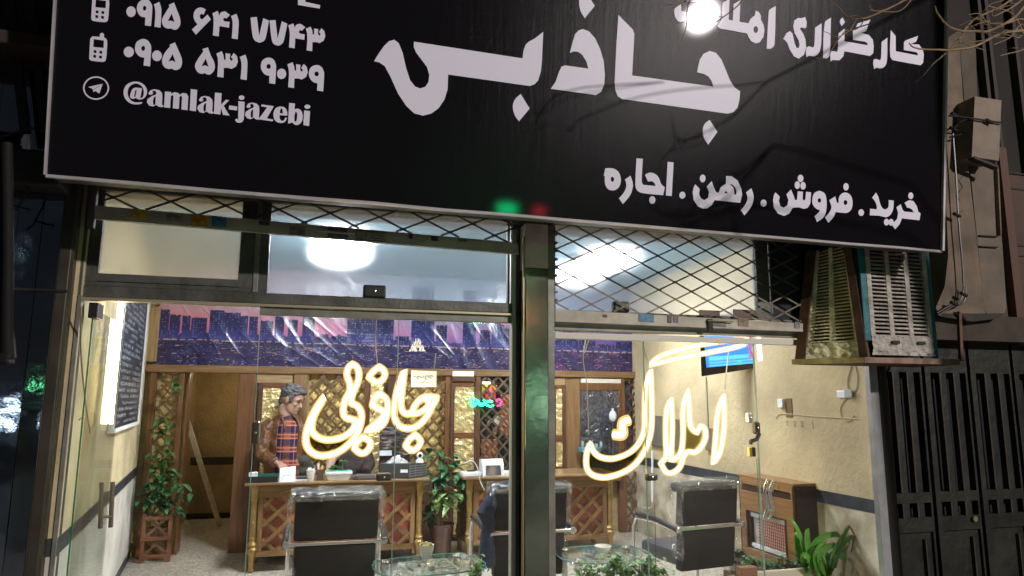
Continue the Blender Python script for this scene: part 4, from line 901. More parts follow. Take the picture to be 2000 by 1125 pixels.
# chains and cables holding them
ch = thing('chain', 'thin chain and wires carrying the lit words from the frame', 'chain', at(1180, 640, YN))
CHM = mat('chain_metal', (.5, .45, .3), .4, metal=.6)
for L in ([(736, 617), (733, 660), (737, 712)], [(851, 690), (848, 720)], [(1145, 660), (1139, 700), (1146, 745)], [(1171, 640), (1150, 665), (1142, 690)], [(1252, 645), (1260, 690), (1268, 716)], [(1424, 680), (1420, 715), (1415, 762)], [(1146, 745), (1150, 850)]):
    P = smooth_pts(L, 4, 90, False); MB().tube([at(p.x, p.y, YN) for p in P], .0035, 5).build('strand', CHM, ch)
# LED tube by the television
t = thing('tube_lamp', 'short glowing tube lamp upright beside the television', 'lamp', at(1483, 700, 4.3))
MB().tube([at(1481, 660, 4.3), at(1485, 704, 4.3)], .013, 8).build('tube', emit('white_tube', (1, .86, .5), 9), t, smooth=True)
MB().lathe([(.004, -.012), (.016, 0), (.004, .014)], at(1480, 656, 4.3), 10).build('end_cap', emit('white_dot', (.9, .95, 1), 8), t, smooth=True)
# ------------------------------------------------------------------ ceiling lamps
def ceil_lamp(px, py, lb):
    c = atz(px, py, ZC-.05); t = thing('ceiling_lamp', lb, 'lamp', c, group=None)
    MB().lathe([(.25, .05), (.26, .0), (.24, -.012)], c, 28).build('rim', WHITE, t, smooth=True)
    MB().lathe([(.001, -.085), (.08, -.082), (.16, -.068), (.22, -.04), (.24, -.01), (.001, -.008)], c, 28).build('diffuser', LAMPM, t, smooth=True)
LAMPM = emit('cool_led_panel', (.90, .95, 1.0), 88)
ceil_lamp(668, 474, 'glowing round ceiling lamp seen through the dusty upper window of the left bay')
ceil_lamp(1165, 512, 'glowing round ceiling lamp seen through the folding grille of the right bay')

# ------------------------------------------------------------------ desks
LEATH = mat('maroon_padding', (.27, .07, .035), .4, var=.25, vscale=6, bump=.3, bscale=9, dist=.02)
LEATHO = mat('rust_padding', (.34, .11, .055), .4, var=.2, vscale=6)
def gold_leg(par, x, y, h):
    b = MB()
    b.lathe([(.02, 0), (.03, .015), (.022, .04), (.025, .09), (.03, .14), (.043, .17), (.048, .195), (.036, .215), (.046, .235), (.034, .26), (.031, .27), (.030, h-.14), (.042, h-.11), (.034, h-.085), (.044, h-.05), (.042, h)], (x, y, 0), 12)
    o = b.build('leg', GOLD, par, smooth=True)
    bb = MB()
    z = .30
    while z < h-.14: bb.lathe([(.002, -.006), (.009, 0), (.002, .006)], (x, y-.031, z), 6); z += .016
    bb.build('beading', GOLD, o, kind='stuff'); return o
def desk(lb, x0, x1, y0, y1, h, grp, wm):
    t = thing('desk', lb, 'desk', ((x0+x1)/2, (y0+y1)/2, 0), group=grp)
    MB().box((x0-.05, y0-.06, h-.022), (x1+.05, y1+.03, h), .006).build('desk_top', wm, t)
    for x in (x0+.035, x1-.035):
        for y in (y0+.035, y1-.035): gold_leg(t, x, y, h-.024)
    MB().box((x0+.07, y0+.015, h-.14), (x1-.07, y0+.045, h-.024), .004).build('apron', W_GOLDX, t)
    MB().box((x0+.07, y0+.015, .13), (x1-.07, y0+.045, .18), .004).build('lower_rail', W_GOLDX, t)
    for xx in (x0+.07, x1-.12): MB().box((xx, y0+.013, .18), (xx+.045, y0+.047, h-.14), .003).build('stile', W_GOLDZ, t)
    lattice(t, x0+.115, x1-.12, .18, h-.14, y0+.008, .17, .032, .012, W_SLATG, slope=.95, off=.04)
    # buttoned padding behind the lattice
    X0, X1, Z0, Z1 = x0+.115, x1-.12, .18, h-.14
    def f(u, v):
        x = X0+(X1-X0)*u; z = Z0+(Z1-Z0)*v; a = abs(math.sin((x+z*1.05)*math.pi/.175))*abs(math.sin((x-z*1.05)*math.pi/.175)); return (x, y0+.055-.018*a, z)
    MB().grid(f, 70, 30).build('padding', LEATH, t, smooth=2)
    MB().box((x0+.03, y1-.05, .18), (x1-.03, y1-.03, h-.03)).build('rear_panel', W_DARK, t)
    for xs_, sg_ in ((x0+.02, 1), (x1-.035, -1)):
        MB().box((xs_, y0+.07, .13), (xs_+.02, y1-.07, .18)).build('side_rail', W_GOLDZ, t); MB().box((xs_, y0+.07, h-.14), (xs_+.02, y1-.07, h-.024)).build('side_rail', W_GOLDZ, t)
        n_ = 7
        for k in range(n_):
            ya = y0+.07+(y1-y0-.14)*k/n_; yb_ = min(y1-.07, ya+.22)
            MB().bar((xs_+.01, ya, .18), (xs_+.01, yb_, min(h-.14, .18+(yb_-ya)*2.2)), .02, .01, up=(1, 0, 0)).build('side_slat', W_SLAT, t)
        MB().box((xs_+.012, y0+.07, .18), (xs_+.016, y1-.07, h-.14)).build('side_backing', W_DARK, t)
    # small brass ornament under the top
    MB().tube([(x0+.25, y0+.01, h-.10), (x0+.32, y0+.005, h-.075), (x0+.40, y0+.005, h-.105), (x0+.48, y0+.005, h-.075), (x0+.56, y0+.01, h-.10)], .008, 6).build('carving', GOLD, t, smooth=True)
    return t
W_GOLDX = wood('golden_oak_level', (.14, .075, .025), (.27, .16, .06), axis='x'); W_GOLDZ = wood('golden_oak', (.14, .075, .025), (.27, .16, .06))
W_TOP = wood('desk_top_oak', (.20, .115, .055), (.33, .21, .10), axis='x', rough=.3, coat=.3)
YD = 6.72; H = .776
DX0, DX1 = at(478, 944, YD).x+.05, at(840, 934, YD).x-.05
desk('left carved desk with golden lattice front, crowded with desk things beside the man', DX0, DX1, YD+.06, 7.22, H, 'carved lattice front desks', W_TOP)
EX0, EX1 = at(905, 931, YD).x+.05, at(1212, 928, YD).x-.05
desk('right carved desk with golden lattice front, carrying a white telephone and mostly behind the column', EX0, EX1, YD+.06, 7.3, H, 'carved lattice front desks', W_TOP)

# ---- things on the left desk
YT = 6.85
def top_at(px, Y): return Vector((at(px, 930, Y).x, Y, H))
SHW = mat('white_plastic', (.72, .76, .78), .3); PAPER = mat('white_paper', (.80, .84, .86), .6)
c = top_at(511, YT); t = thing('document_tray', 'low black tray with green edge holding white cards, left end of the desk', 'tray', c)
x0, x1 = top_at(483, YT).x, top_at(543, YT).x
MB().box((x0, YT-.1, H+.001), (x1, YT+.1, H+.008)).build('tray_base', BLACKP, t)
MB().box((x0, YT-.104, H+.001), (x1, YT-.098, H+.055), .001).build('front_wall', BLACKP, t); MB().box((x0, YT+.098, H+.001), (x1, YT+.104, H+.06), .001).build('rear_wall', mat('green_dark', (.02, .12, .09), .4), t)
for k in range(3): MB().box((top_at(487, YT).x, YT-.04, H+.05+k*.012), (top_at(503, YT).x, YT+.03, H+.06+k*.012), .001).build('card_stack', PAPER, t)
c = top_at(563, YT-.03); t = thing('desk_calendar', 'white folded card stand on the left desk in front of the man', 'calendar', c)
x0, x1 = top_at(546, YT).x, top_at(577, YT).x; yy = YT-.05
MB().hexa([(x0, yy-.03, H+.001), (x1, yy-.03, H+.001), (x1, yy-.027, H+.001), (x0, yy-.027, H+.001)], [(x0+.005, yy+.01, H+.12), (x1, yy+.01, H+.135), (x1, yy+.013, H+.135), (x0+.005, yy+.013, H+.12)]).build('front_leaf', PAPER, t)
MB().hexa([(x0, yy+.06, H+.001), (x1, yy+.06, H+.001), (x1, yy+.063, H+.001), (x0, yy+.063, H+.001)], [(x0+.005, yy+.014, H+.12), (x1, yy+.014, H+.135), (x1, yy+.017, H+.135), (x0+.005, yy+.017, H+.12)]).build('rear_leaf', PAPER, t)
MB().tube([(x0+.03, yy-.03, H+.02), (x0+.04, yy-.018, H+.06), (x0+.10, yy-.016, H+.065), (x0+.11, yy-.028, H+.03)], .0018, 5).build('printed_line', mat('grey_ink', (.3, .33, .36), .6), t)
c = top_at(589, YT); t = thing('phone', 'dark blue phone lying on papers next to the card stand', 'phone', c)
MB().box((c.x-.06, YT-.05, H+.001), (c.x+.055, YT+.06, H+.012), .003).build('papers', PAPER, t); MB().box((c.x-.045, YT-.04, H+.013), (c.x+.05, YT+.03, H+.03), .005).build('case', mat('navy_case', (.04, .06, .12), .3), t)
c = top_at(607, YT-.04); t = thing('sugar_cup', 'clear cup filled with white sugar cubes on the left desk', 'cup', c)
MB().lathe([(.028, 0), (.034, .03), (.042, .08), (.045, .095), (.04, .092), (.026, .008)], c+Vector((0, 0, .001)), 18).build('cup', mat('frosted_cup', (.72, .70, .66), .15, bump=.5, bscale=60), t, smooth=True)
b = MB()
for k in range(14): q_ = c+Vector((random.uniform(-.025, .025), random.uniform(-.025, .025), .085+random.uniform(0, .025))); b.box(q_-Vector((.008, .008, .008)), q_+Vector((.008, .008, .008)))
b.build('sugar_cubes', PAPER, t, kind='stuff')
c = top_at(625, YT-.02); t = thing('pen_holder', 'square dark pen holder with red, white and yellow markers', 'pen holder', c)
MB().box((c.x-.03, YT-.05, H+.001), (c.x+.03, YT+.01, H+.10), .004).build('holder', mat('brown_holder', (.09, .06, .04), .4), t)
for dx, dz, cc in ((-.015, .155, (.8, .8, .8)), (-.008, .125, (.75, .12, .1)), (.014, .13, (.6, .65, .05)), (.002, .12, (.7, .1, .08))):
    MB().tube([(c.x+dx, YT-.02, H+.08), (c.x+dx*1.3, YT-.02, H+dz)], .009, 8).build('marker', mat('marker%d' % int(cc[0]*100+cc[1]*10+dz*1000), cc, .4, emis=.05), t, smooth=True)
def rosette(b, c, n, r, lift, w, rnd_):
    for k in range(n):
        a = k*2.399+rnd_.uniform(-.2, .2); L = r*(.5+.5*k/n)*rnd_.uniform(.85, 1.1); up_ = lift*(1.15-k/n)
        d_ = Vector((math.cos(a), math.sin(a)*.8, 0)); sd_ = Vector((-d_.y, d_.x, 0)); e = c+d_*L+Vector((0, 0, up_)); mid = c+d_*L*.55+Vector((0, 0, up_*.75))
        b.add([c, mid+sd_*w+Vector((0, 0, .004)), e, mid-sd_*w+Vector((0, 0, .004)), mid-Vector((0, 0, w*.5))], [(0, 1, 4), (1, 2, 4), (2, 3, 4), (3, 0, 4)])
SUC = mat('succulent_green', (.12, .26, .11), .5, var=.3, vscale=20); 
c = top_at(661, YT-.02); t = thing('succulent_planter', 'white oblong planter with pale green succulents in the middle of the left desk', 'planter', c)
a_ = .115
b = MB()
b.hexa([(c.x-a_*.8, YT-.07, H+.001), (c.x+a_*.8, YT-.07, H+.001), (c.x+a_*.8, YT+.03, H+.001), (c.x-a_*.8, YT+.03, H+.001)], [(c.x-a_, YT-.085, H+.05), (c.x+a_, YT-.085, H+.05), (c.x+a_, YT+.045, H+.05), (c.x-a_, YT+.045, H+.05)])
b.build('bowl', SHW, t); MB().box((c.x-a_-.008, YT-.09, H+.052), (c.x+a_+.008, YT+.05, H+.078), .006).build('rim', SHW, t)
MB().box((c.x-a_, YT-.08, H+.079), (c.x+a_, YT+.04, H+.083)).build('soil', mat('teal_pebbles', (.12, .45, .36), .6, var=.4, vscale=60), t)
rs = random.Random(5); 
for dx, h_, r_ in ((.035, .075, .065), (-.045, .03, .055), (-.07, .01, .04), (.01, .02, .04)):
    b = MB(); q_ = Vector((c.x+dx, YT-.03, H+.085+h_)); rosette(b, q_, 16, r_, .02, .011, rs); b.tube([Vector((c.x+dx, YT-.03, H+.08)), q_], .004, 5); b.build('succulent', SUC, t)
c = top_at(715, YT); t = thing('notebooks', 'dark notebooks and a folder stacked flat between the planter and the black box', 'notebooks', c)
for k, (x_, w_, cc) in enumerate(((0, .12, (.05, .045, .04)), (.015, .10, (.20, .15, .11)), (-.01, .09, (.10, .10, .12)))): MB().box((c.x+x_-w_, YT-.09, H+.001+k*.013), (c.x+x_+w_, YT+.08, H+.012+k*.013), .002).build('notebook', mat('book%d' % k, cc, .4), t)
# black case unit
c = top_at(788, YT); t = thing('recorder_box', 'black metal box with grey grid side at the right end of the left desk', 'electronics box', c)
xa, xb, xc2 = top_at(741, YT).x, top_at(797, YT-.06).x, top_at(833, YT+.1).x
lo = [Vector((xa, YT+.02, H+.002)), Vector((xb, YT-.10, H+.002)), Vector((xc2, YT+.06, H+.002)), Vector((xa+.13, YT+.2, H+.002))]
MB().hexa(lo, [p+Vector((0, 0, .135)) for p in lo]).build('case', mat('charcoal_case', (.05, .052, .055), .4, bump=.1), t)
def onface(a, b2, u, v, o=-.002): 
    n_ = Vector((-(b2-a).y, (b2-a).x, 0)).normalized(); return a.lerp(b2, u)+Vector((0, 0, v*.135))-n_*abs(o)
GRILL = mat('grid_grey', (.22, .24, .25), .4, metal=.4)
for k in range(5):
    v_ = .15+.17*k; MB().bar(onface(lo[1], lo[2], .04, v_), onface(lo[1], lo[2], .96, v_), .009, .003, up=(0, 1, 0)).build('louvre', GRILL, t)
for u_ in (.05, .35, .65, .95): MB().bar(onface(lo[1], lo[2], u_, .08), onface(lo[1], lo[2], u_, .93), .008, .004, up=(0, 1, 0)).build('louvre_post', GRILL, t)
MB().hexa([onface(lo[0], lo[1], .72, .4), onface(lo[0], lo[1], .97, .4), onface(lo[0], lo[1], .97, .4, -.003), onface(lo[0], lo[1], .72, .4, -.003)], [onface(lo[0], lo[1], .72, .62), onface(lo[0], lo[1], .97, .62), onface(lo[0], lo[1], .97, .62, -.003), onface(lo[0], lo[1], .72, .62, -.003)]).build('label_plate', PAPER, t)
c2 = Vector((top_at(775, YT+.05).x, YT+.05, H+.138)); t = thing('crumpled_bag', 'crumpled clear bag with a white packet on top of the black recorder box', 'bag', c2)
def f(u, v):
    x = (u-.5)*.22; y = (v-.5)*.12; h_ = max(0, 1-(abs(x)/.11)**1.6)*max(0, 1-(abs(y)/.06)**2)*.06*(1+.5*noise.noise(Vector((x*60, y*60, 1)))); return (c2.x+x, c2.y+y, c2.z+h_)
MB().grid(f, 24, 12).build('bag', mat('grey_film', (.35, .34, .34), .15, bump=.5, bscale=50), t)
MB().box((c2.x-.012, c2.y-.08, H+.138), (c2.x+.018, c2.y-.06, H+.215), .003).build('packet', PAPER, t)
c3_ = Vector((top_at(819, YT+.0).x, YT+.0, H+.138)); t = thing('webcam', 'round white webcam standing on the black recorder box', 'camera', c3_)
MB().lathe([(.038, 0), (.036, .02), (.028, .035), (.012, .042)], c3_, 18).build('stand', SHW, t, smooth=True)
b = MB().lathe([(.012, -.02), (.026, -.012), (.031, 0), (.026, .012), (.012, .02)], (0, 0, 0), 20); b.xf(Matrix.Translation(c3_+Vector((0, 0, .068)))@Matrix.Rotation(R(90), 4, 'X')); h_ = b.build('head', SHW, t, smooth=True)
b = MB().lathe([(.001, 0), (.017, 0), (.015, .006), (.001, .006)], (0, 0, 0), 16); b.xf(Matrix.Translation(c3_+Vector((0, -.019, .068)))@Matrix.Rotation(R(90), 4, 'X')); b.build('lens', mat('lens_dark', (.03, .02, .02), .1), h_, smooth=True)

# ---- right desk things
c = top_at(917, YT); t = thing('router', 'low white modem with a cable at the left end of the right desk', 'modem', c)
MB().box((top_at(902, YT-.05).x, YT-.1, H+.001), (top_at(938, YT-.05).x, YT+.05, H+.045), .008).build('body', SHW, t)
MB().lathe([(.05, 0), (.05, .008), (.03, .014)], (c.x+.02, YT, H+.046), 18, sy=.7).build('disc', BLACKP, t)
P = smooth_pts([(906, 905), (922, 900), (933, 915), (938, 940), (946, 957)], 5, 90, False); MB().tube([at(p.x, p.y, YT-.15) for p in P], .004, 6).build('cable', SHW, t, smooth=True)
c = top_at(957, YT); t = thing('card_reader', 'white desk machine with a dark sloping front on the right desk', 'machine', c)
x0, x1 = top_at(939, YT).x, top_at(980, YT).x
def prof(x): return [(x, YT-.09, H+.001), (x, YT+.09, H+.001), (x, YT+.07, H+.155), (x, YT-.02, H+.16), (x, YT-.07, H+.11)]
A5, B5 = prof(x0), prof(x1); b = MB(); b.add(A5+B5, [(0, 1, 2, 3, 4), (9, 8, 7, 6, 5)]+[(i, (i+1) % 5, 5+(i+1) % 5, 5+i) for i in range(5)]); b.build('body', SHW, t)
MB().hexa([(x0+.03, YT-.095, H+.012), (x1-.03, YT-.095, H+.012), (x1-.03, YT-.088, H+.012), (x0+.03, YT-.088, H+.012)], [(x0+.035, YT-.078, H+.105), (x1-.035, YT-.078, H+.105), (x1-.035, YT-.068, H+.105), (x0+.035, YT-.068, H+.105)]).build('screen', mat('dark_screen', (.05, .06, .08), .08, coat=.5), t)
c = top_at(990, YT); t = thing('paper_pack', 'small pack of white papers on the right desk next to the column', 'papers', c)
for k in range(3): MB().box((c.x-.05, YT-.08, H+.001+k*.012), (c.x+.12, YT+.08, H+.011+k*.012)).build('paper', PAPER, t)
nt_ = thing('paper_notice', 'white paper notice with Persian handwriting hung above the end of the left lit word', 'notice', at(828, 758, 4.3))
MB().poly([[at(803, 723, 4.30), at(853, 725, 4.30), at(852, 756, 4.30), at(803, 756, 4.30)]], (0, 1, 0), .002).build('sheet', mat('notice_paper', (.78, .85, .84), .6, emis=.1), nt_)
pen([[(846, 736), (842, 733), (839, 737), (843, 739)], [(838, 733), (837, 738)], [(835, 736), (832, 733), (830, 738), (833, 742)], [(826, 733), (828, 737), (822, 737), (818, 735), (815, 737), (810, 736), (807, 734)], [(818, 739), (814, 739)], [(820, 747), (828, 746), (838, 747)]], 4.298, .0016, INK, nt_)

# ---- second chair behind the desk wrapped in film, and the coat
CH2 = thing('office_chair', 'high black chair back wrapped in shiny film behind the right half of the left desk', 'chair', (at(772, 900, 7.45).x, 7.5, 0))
x0, x1, z0, z1 = rect(742, 832, 803, 905, 7.42)
FILMD = mat('black_leather_film', (.035, .028, .03), .14, bump=.9, bscale=9, dist=.03, coat=.7, stretch=(1, 1, 3))
MB().box((x0, 7.42, z0-.35), (x1, 7.5, z1), .03).build('backrest', FILMD, CH2, smooth=True); MB().box((x0+.01, 7.2, .42), (x1-.01, 7.5, .5), .03).build('seat', FILMD, CH2, smooth=True)
MB().tube([((x0+x1)/2, 7.4, .42), ((x0+x1)/2, 7.4, .08)], .03, 10).build('stem', CHROME, CH2, smooth=True)
for k in range(5):
    a = k*1.2566; MB().tube([((x0+x1)/2, 7.4, .09), ((x0+x1)/2+.26*math.cos(a), 7.4+.2*math.sin(a), .05)], .018, 6).build('foot', BLACKP, CH2)
t = thing('price_tag', 'small pale label card hanging on the film wrapped chair', 'label', at(752, 885, 7.40))
rbox(741, 880, 765, 890, 7.39, .006).build('card', mat('pale_label', (.62, .70, .75), .5), t)

# ------------------------------------------------------------------ armchairs
CHB = mat('armchair_back', (.015, .0145, .011), .5, var=.15, vscale=4, bump=.1, bscale=6, dist=.01, spec=.25)
CHB2 = mat('armchair_side', (.06, .062, .07), .4, bump=.3, bscale=8)
def film_mat():
    M = bpy.data.materials.new('clear_film'); M.use_nodes = True; n = M.node_tree; n.nodes.clear()
    out = n.nodes.new('ShaderNodeOutputMaterial'); tr = n.nodes.new('ShaderNodeBsdfTransparent'); tr.inputs[0].default_value = (.93, .94, .92, 1)
    gl_ = n.nodes.new('ShaderNodeBsdfGlossy'); gl_.inputs['Roughness'].default_value = .16; gl_.inputs[0].default_value = (.9, .92, .9, 1)
    df = n.nodes.new('ShaderNodeBsdfTranslucent'); df.inputs[0].default_value = (.75, .75, .65, 1)
    tc = n.nodes.new('ShaderNodeTexCoord'); nz = n.nodes.new('ShaderNodeTexNoise'); nz.inputs['Scale'].default_value = 26; nz.inputs['Detail'].default_value = 4; nz.inputs['Distortion'].default_value = 2
    n.links.new(tc.outputs['Object'], nz.inputs[0]); b = n.nodes.new('ShaderNodeBump'); b.inputs['Strength'].default_value = 1; b.inputs['Distance'].default_value = .04
    n.links.new(nz.outputs[0], b.inputs['Height']); n.links.new(b.outputs[0], gl_.inputs['Normal'])
    c_ = n.nodes.new('ShaderNodeMapRange'); c_.inputs[1].default_value = .5; c_.inputs[2].default_value = .72; c_.inputs[3].default_value = .13; c_.inputs[4].default_value = .62; n.links.new(nz.outputs[0], c_.inputs[0])
    m1 = n.nodes.new('ShaderNodeMixShader'); m1.inputs[0].default_value = .25; n.links.new(gl_.outputs[0], m1.inputs[1]); n.links.new(df.outputs[0], m1.inputs[2])
    m2 = n.nodes.new('ShaderNodeMixShader'); n.links.new(c_.outputs[0], m2.inputs[0]); n.links.new(tr.outputs[0], m2.inputs[1]); n.links.new(m1.outputs[0], m2.inputs[2]); n.links.new(m2.outputs[0], out.inputs[0]); return M
FILM = film_mat()
def armchair(lb, c, w, rz, group):
    """local frame: origin under the backrest, back faces -y (towards the street), seat goes to +y"""
    t = thing('armchair', lb, 'armchair', (0, 0, 0), 0, group); hw = w/2
    tilt = lambda z: -.10*(z-.4)            # leans towards the street at its top
    def slab_(x0, x1, z0, z1, y0, y1, nm, m, bev=.02):
        bb = MB().box((x0, y0, z0), (x1, y1, z1), bev)
        for i, v in enumerate(bb.v): bb.v[i] = Vector((v.x, v.y+tilt(v.z), v.z))
        return bb.build(nm, m, t, smooth=True)
    slab_(-hw, hw, .575, .875, 0, .10, 'upper_backrest', CHB); slab_(-hw+.005, hw-.01, .24, .552, .004, .09, 'lower_backrest', CHB)
    slab_(-hw-.01, hw+.01, .82, .90, .03, .17, 'head_roll', CHB2, .03)
    MB().box((-hw, .06, .27), (hw, .56, .39), .035).build('seat', CHB2, t, smooth=True)
    yb = tilt(.56)-.012
    MB().box((-hw-.035, yb-.012, .552), (hw+.035, yb+.006, .574), .003).build('back_bar', CHROME, t)
    for s_ in (-1, 1):
        x = s_*(hw+.055)
        MB().lathe([(.001, -.02), (.022, -.018), (.026, 0), (.022, .018), (.001, .02)], (0, 0, 0), 12).xf(Matrix.Translation((x-.01*s_, yb, .562))@Matrix.Rotation(R(90), 4, 'X')).build('bolt_cap', CHROME, t, smooth=True)
        MB().tube([(x, yb, .562), (x, .25, .60), (x, .50, .60)], .022, 10).build('armrest', BLACKP, t, smooth=True)
        MB().tube([(x, .0, .555), (x, .30, .578), (x, .52, .572), (x, .57, .49), (x, .57, .02)], .014, 10).build('front_leg', CHROME, t, smooth=True)
        MB().tube([(x-.03*s_, .05, .20), (x-.0*s_, .0, .12), (x+.02*s_, -.05, .0)], .014, 10).build('rear_leg', CHROME, t, smooth=True)
    MB().tube([(-hw, .04, .16), (hw, .04, .16)], .013, 8).build('lower_bar', CHROME, t, smooth=True)
    # clear film: crumpled band over the top and down both sides
    def band(fn, nu, nv, nm): return MB().grid(fn, nu, nv).build(nm, FILM, t, smooth=2)
    def topf(u, v):
        x = (-hw-.03)+(w+.06)*u; a = math.pi*(v*1.2-.1); n_ = .018*noise.noise(Vector((x*14, v*5, c[0]*3)))+.008*noise.noise(Vector((x*45, v*11, 2)))
        y = .085-(.105+n_)*math.cos(a); z = .862+(.062+n_)*max(-.45, math.sin(a)); return (x, y+tilt(z), z)
    band(topf, 46, 16, 'film_cover')
    for s_ in (-1, 1):
        def sf_(u, v):
            z = .33+.56*v; n_ = .022*noise.noise(Vector((z*9, u*4, s_*7+c[0])))+.012*noise.noise(Vector((z*30, u*6, s_)))
            x = s_*(hw+.012+.035*math.sin(u*math.pi)+n_*.7-(.03 if z < .5 else 0)*(1-v)); return (x, -.012+.16*u+tilt(z), z)
        band(sf_, 8, 40, 'film_side')
    t.location = c; t.rotation_euler = (0, 0, rz); return t
GA = 'black armchairs still wrapped in clear film'
armchair('black armchair in clear film, back to the street, before the left desk', (at(660, 960, 5.07).x, 5.07, 0), .56, R(-1), GA)
armchair('black armchair in clear film half behind the steel column, navy coat over it', (at(1036, 960, 5.1).x, 5.1, 0), .56, R(-1), GA)
c_ch3 = at(1382, 945, 4.95); armchair('black armchair in clear film at the right, near the heater', (c_ch3.x, 4.95, 0), .53, R(8), GA)
# navy coat
NAVY = mat('navy_cloth', (.018, .028, .065), .85, var=.3, vscale=9, bump=.5, bscale=14, dist=.02)
ct = thing('coat', 'navy coat draped over the armchair behind the column, a sleeve hanging at its left', 'coat', at(960, 1090, 5.12))
xq = at(946, 1010, 5.1)
MB().tube([at(976, 950, 5.13), at(962, 975, 5.12), at(948, 1003, 5.1), at(955, 1022, 5.1), at(950, 1050, 5.1), at(952, 1085, 5.1), at(950, 1108, 5.1)], [.05, .055, .065, .05, .045, .06, .035], 12).build('sleeve', NAVY, ct, smooth=True)
def f(u, v):
    A_2 = at(968, 950, 5.2).lerp(at(1094, 950, 5.2), u); n_ = noise.noise(Vector((u*6, v*3, 4)))
    return (A_2.x, 5.08+.2*v, A_2.z+.02+.05*math.sin(v*math.pi)+.02*n_-.03*(2*u-1)**2*2)
MB().grid(f, 24, 8).build('collar', NAVY, ct, smooth=2)

# ------------------------------------------------------------------ glass coffee tables
GT = glass('table_glass', tint=(.90, .955, .94), haze=.02, hcol=(.8, .85, .85))
GEDGE = mat('aqua_glass_edge', (.10, .28, .26), .1)
def ctable(lb, c, hx, hy, rz, print_=True):
    t = thing('coffee_table', lb, 'table', (0, 0, 0)); zt = .42; N_ = 48; P = []
    for i in range(N_):
        a = 2*math.pi*i/N_; e = 2/4.5; x = hx*math.copysign(abs(math.cos(a))**e, math.cos(a)); y = hy*math.copysign(abs(math.sin(a))**e, math.sin(a)); w_ = 1+.035*math.cos(a*8)
        P.append((x*w_, y*w_))
    MB().poly([[(x, y, zt) for x, y in P]], (0, 0, 1), .01).build('glass_top', GT, t)
    MB().tube([(x, y, zt+.005) for x, y in P], .006, 6, True).build('glass_rim', GEDGE, t, smooth=True)
    lo_ = [(x*.72, y*.72, .16) for x, y in P]; MB().poly([lo_], (0, 0, 1), .008).build('lower_shelf', GT, t)
    for sx in (-1, 1):
        for sy in (-1, 1):
            MB().lathe([(.028, 0), (.022, .02), (.022, .37), (.03, .38), (.03, .415)], (sx*hx*.72, sy*hy*.66, 0), 14).build('leg', CHROME, t, smooth=True)
            MB().lathe([(.03, 0), (.026, .008), (.002, .012)], (sx*hx*.72, sy*hy*.66, .4305), 14).build('leg_cap', CHROME, t, smooth=True)
    pm = mat('cream_lattice_print', (.66, .60, .44), .5)
    b = MB(); rr = random.Random(hash(lb) % 97)
    x0, y0 = hx*.45, hy*.6; ring = [(-x0, -y0), (x0, -y0), (x0, y0), (-x0, y0)]
    for i in range(4): b.bar((*ring[i], zt-.004), (*ring[(i+1) % 4], zt-.004), .02, .003, up=(0, 0, 1))
    rr = random.Random(4); pts = [(rr.uniform(-x0, x0), rr.uniform(-y0, y0)) for _ in range(34)]
    for i, p in enumerate(pts):
        for q_ in sorted(pts, key=lambda k: (k[0]-p[0])**2+(k[1]-p[1])**2)[1:4]: b.bar((*p, zt-.004), (*q_, zt-.004), .012, .002, up=(0, 0, 1))
    b.build('lattice_print', pm, t, kind='stuff')
    t.location = c; t.rotation_euler = (0, 0, rz); return t
p1 = atz(838, 1103, .425); ctable('glass coffee table with a wavy aqua edge holding a small crystal vase', (p1.x, p1.y, 0), .36, .27, R(8))
p2 = atz(1178, 1082, .425); ctable('glass coffee table with a cream lattice print and a glass bowl, right of the column', (p2.x, p2.y, 0), .33, .27, R(-4))
t = thing('crystal_vase', 'small footed crystal vase filled with sweets on the left coffee table', 'vase', (p1.x-.02, p1.y, .431))
MB().lathe([(.03, 0), (.012, .012), (.012, .03), (.04, .055), (.05, .10), (.052, .125), (.045, .122), (.03, .06)], (p1.x-.02, p1.y, .431), 10).build('vase', mat('crystal', (.75, .76, .72), .08, bump=.4, bscale=30), t, smooth=True)
b = MB(); 
for k in range(16): q_ = Vector((p1.x-.02+random.uniform(-.03, .03), p1.y+random.uniform(-.03, .03), .545+random.uniform(0, .02))); b.box(q_-Vector((.009,)*3), q_+Vector((.009,)*3))
b.build('sweets', mat('sweets', (.65, .6, .3), .4, var=.5, vscale=60), t, kind='stuff')
t = thing('glass_bowl', 'low clear glass bowl on the right coffee table', 'bowl', (p2.x+.02, p2.y+.05, .431))
MB().lathe([(.03, 0), (.05, .01), (.065, .04), (.062, .042), (.045, .014)], (p2.x+.02, p2.y+.05, .431), 14).build('bowl', MATS['crystal'], t, smooth=True)

# ------------------------------------------------------------------ plants
LEAF = mat('leaf_green', (.045, .14, .030), .5, var=.5, vscale=9)
LEAFP = mat('pale_veined_leaf', (.07, .22, .07), .4, col2=(.50, .62, .25), vscale=26, ramp=(.42, .62))
LEAFD = mat('dark_leaf', (.03, .11, .04), .45, var=.5, vscale=8)
LEAFY = mat('lily_leaf', (.10, .30, .035), .42, var=.35, vscale=7)
STEM = mat('stem_brown', (.14, .09, .04), .7)
def leaf(b, base, d, L, w_, droop=.3, n_=5, fold=.25):
    d = Vector(d).normalized(); s_ = d.cross(Vector((0, 0, 1)))
    if s_.length < .1: s_ = Vector((1, 0, 0))
    s_.normalize(); nn = s_.cross(d).normalized(); vs = []
    for i in range(n_+1):
        t_ = i/n_; c_ = base+d*(L*t_)-Vector((0, 0, droop*L*t_*t_)); ww = w_*math.sin(math.pi*min(1, t_*.93+.05))**.8
        vs += [c_+s_*ww+nn*fold*ww, c_, c_-s_*ww+nn*fold*ww]
    b.add(vs, [(3*i+a, 3*i+a+1, 3*i+a+4, 3*i+a+3) for i in range(n_) for a in (0, 1)])
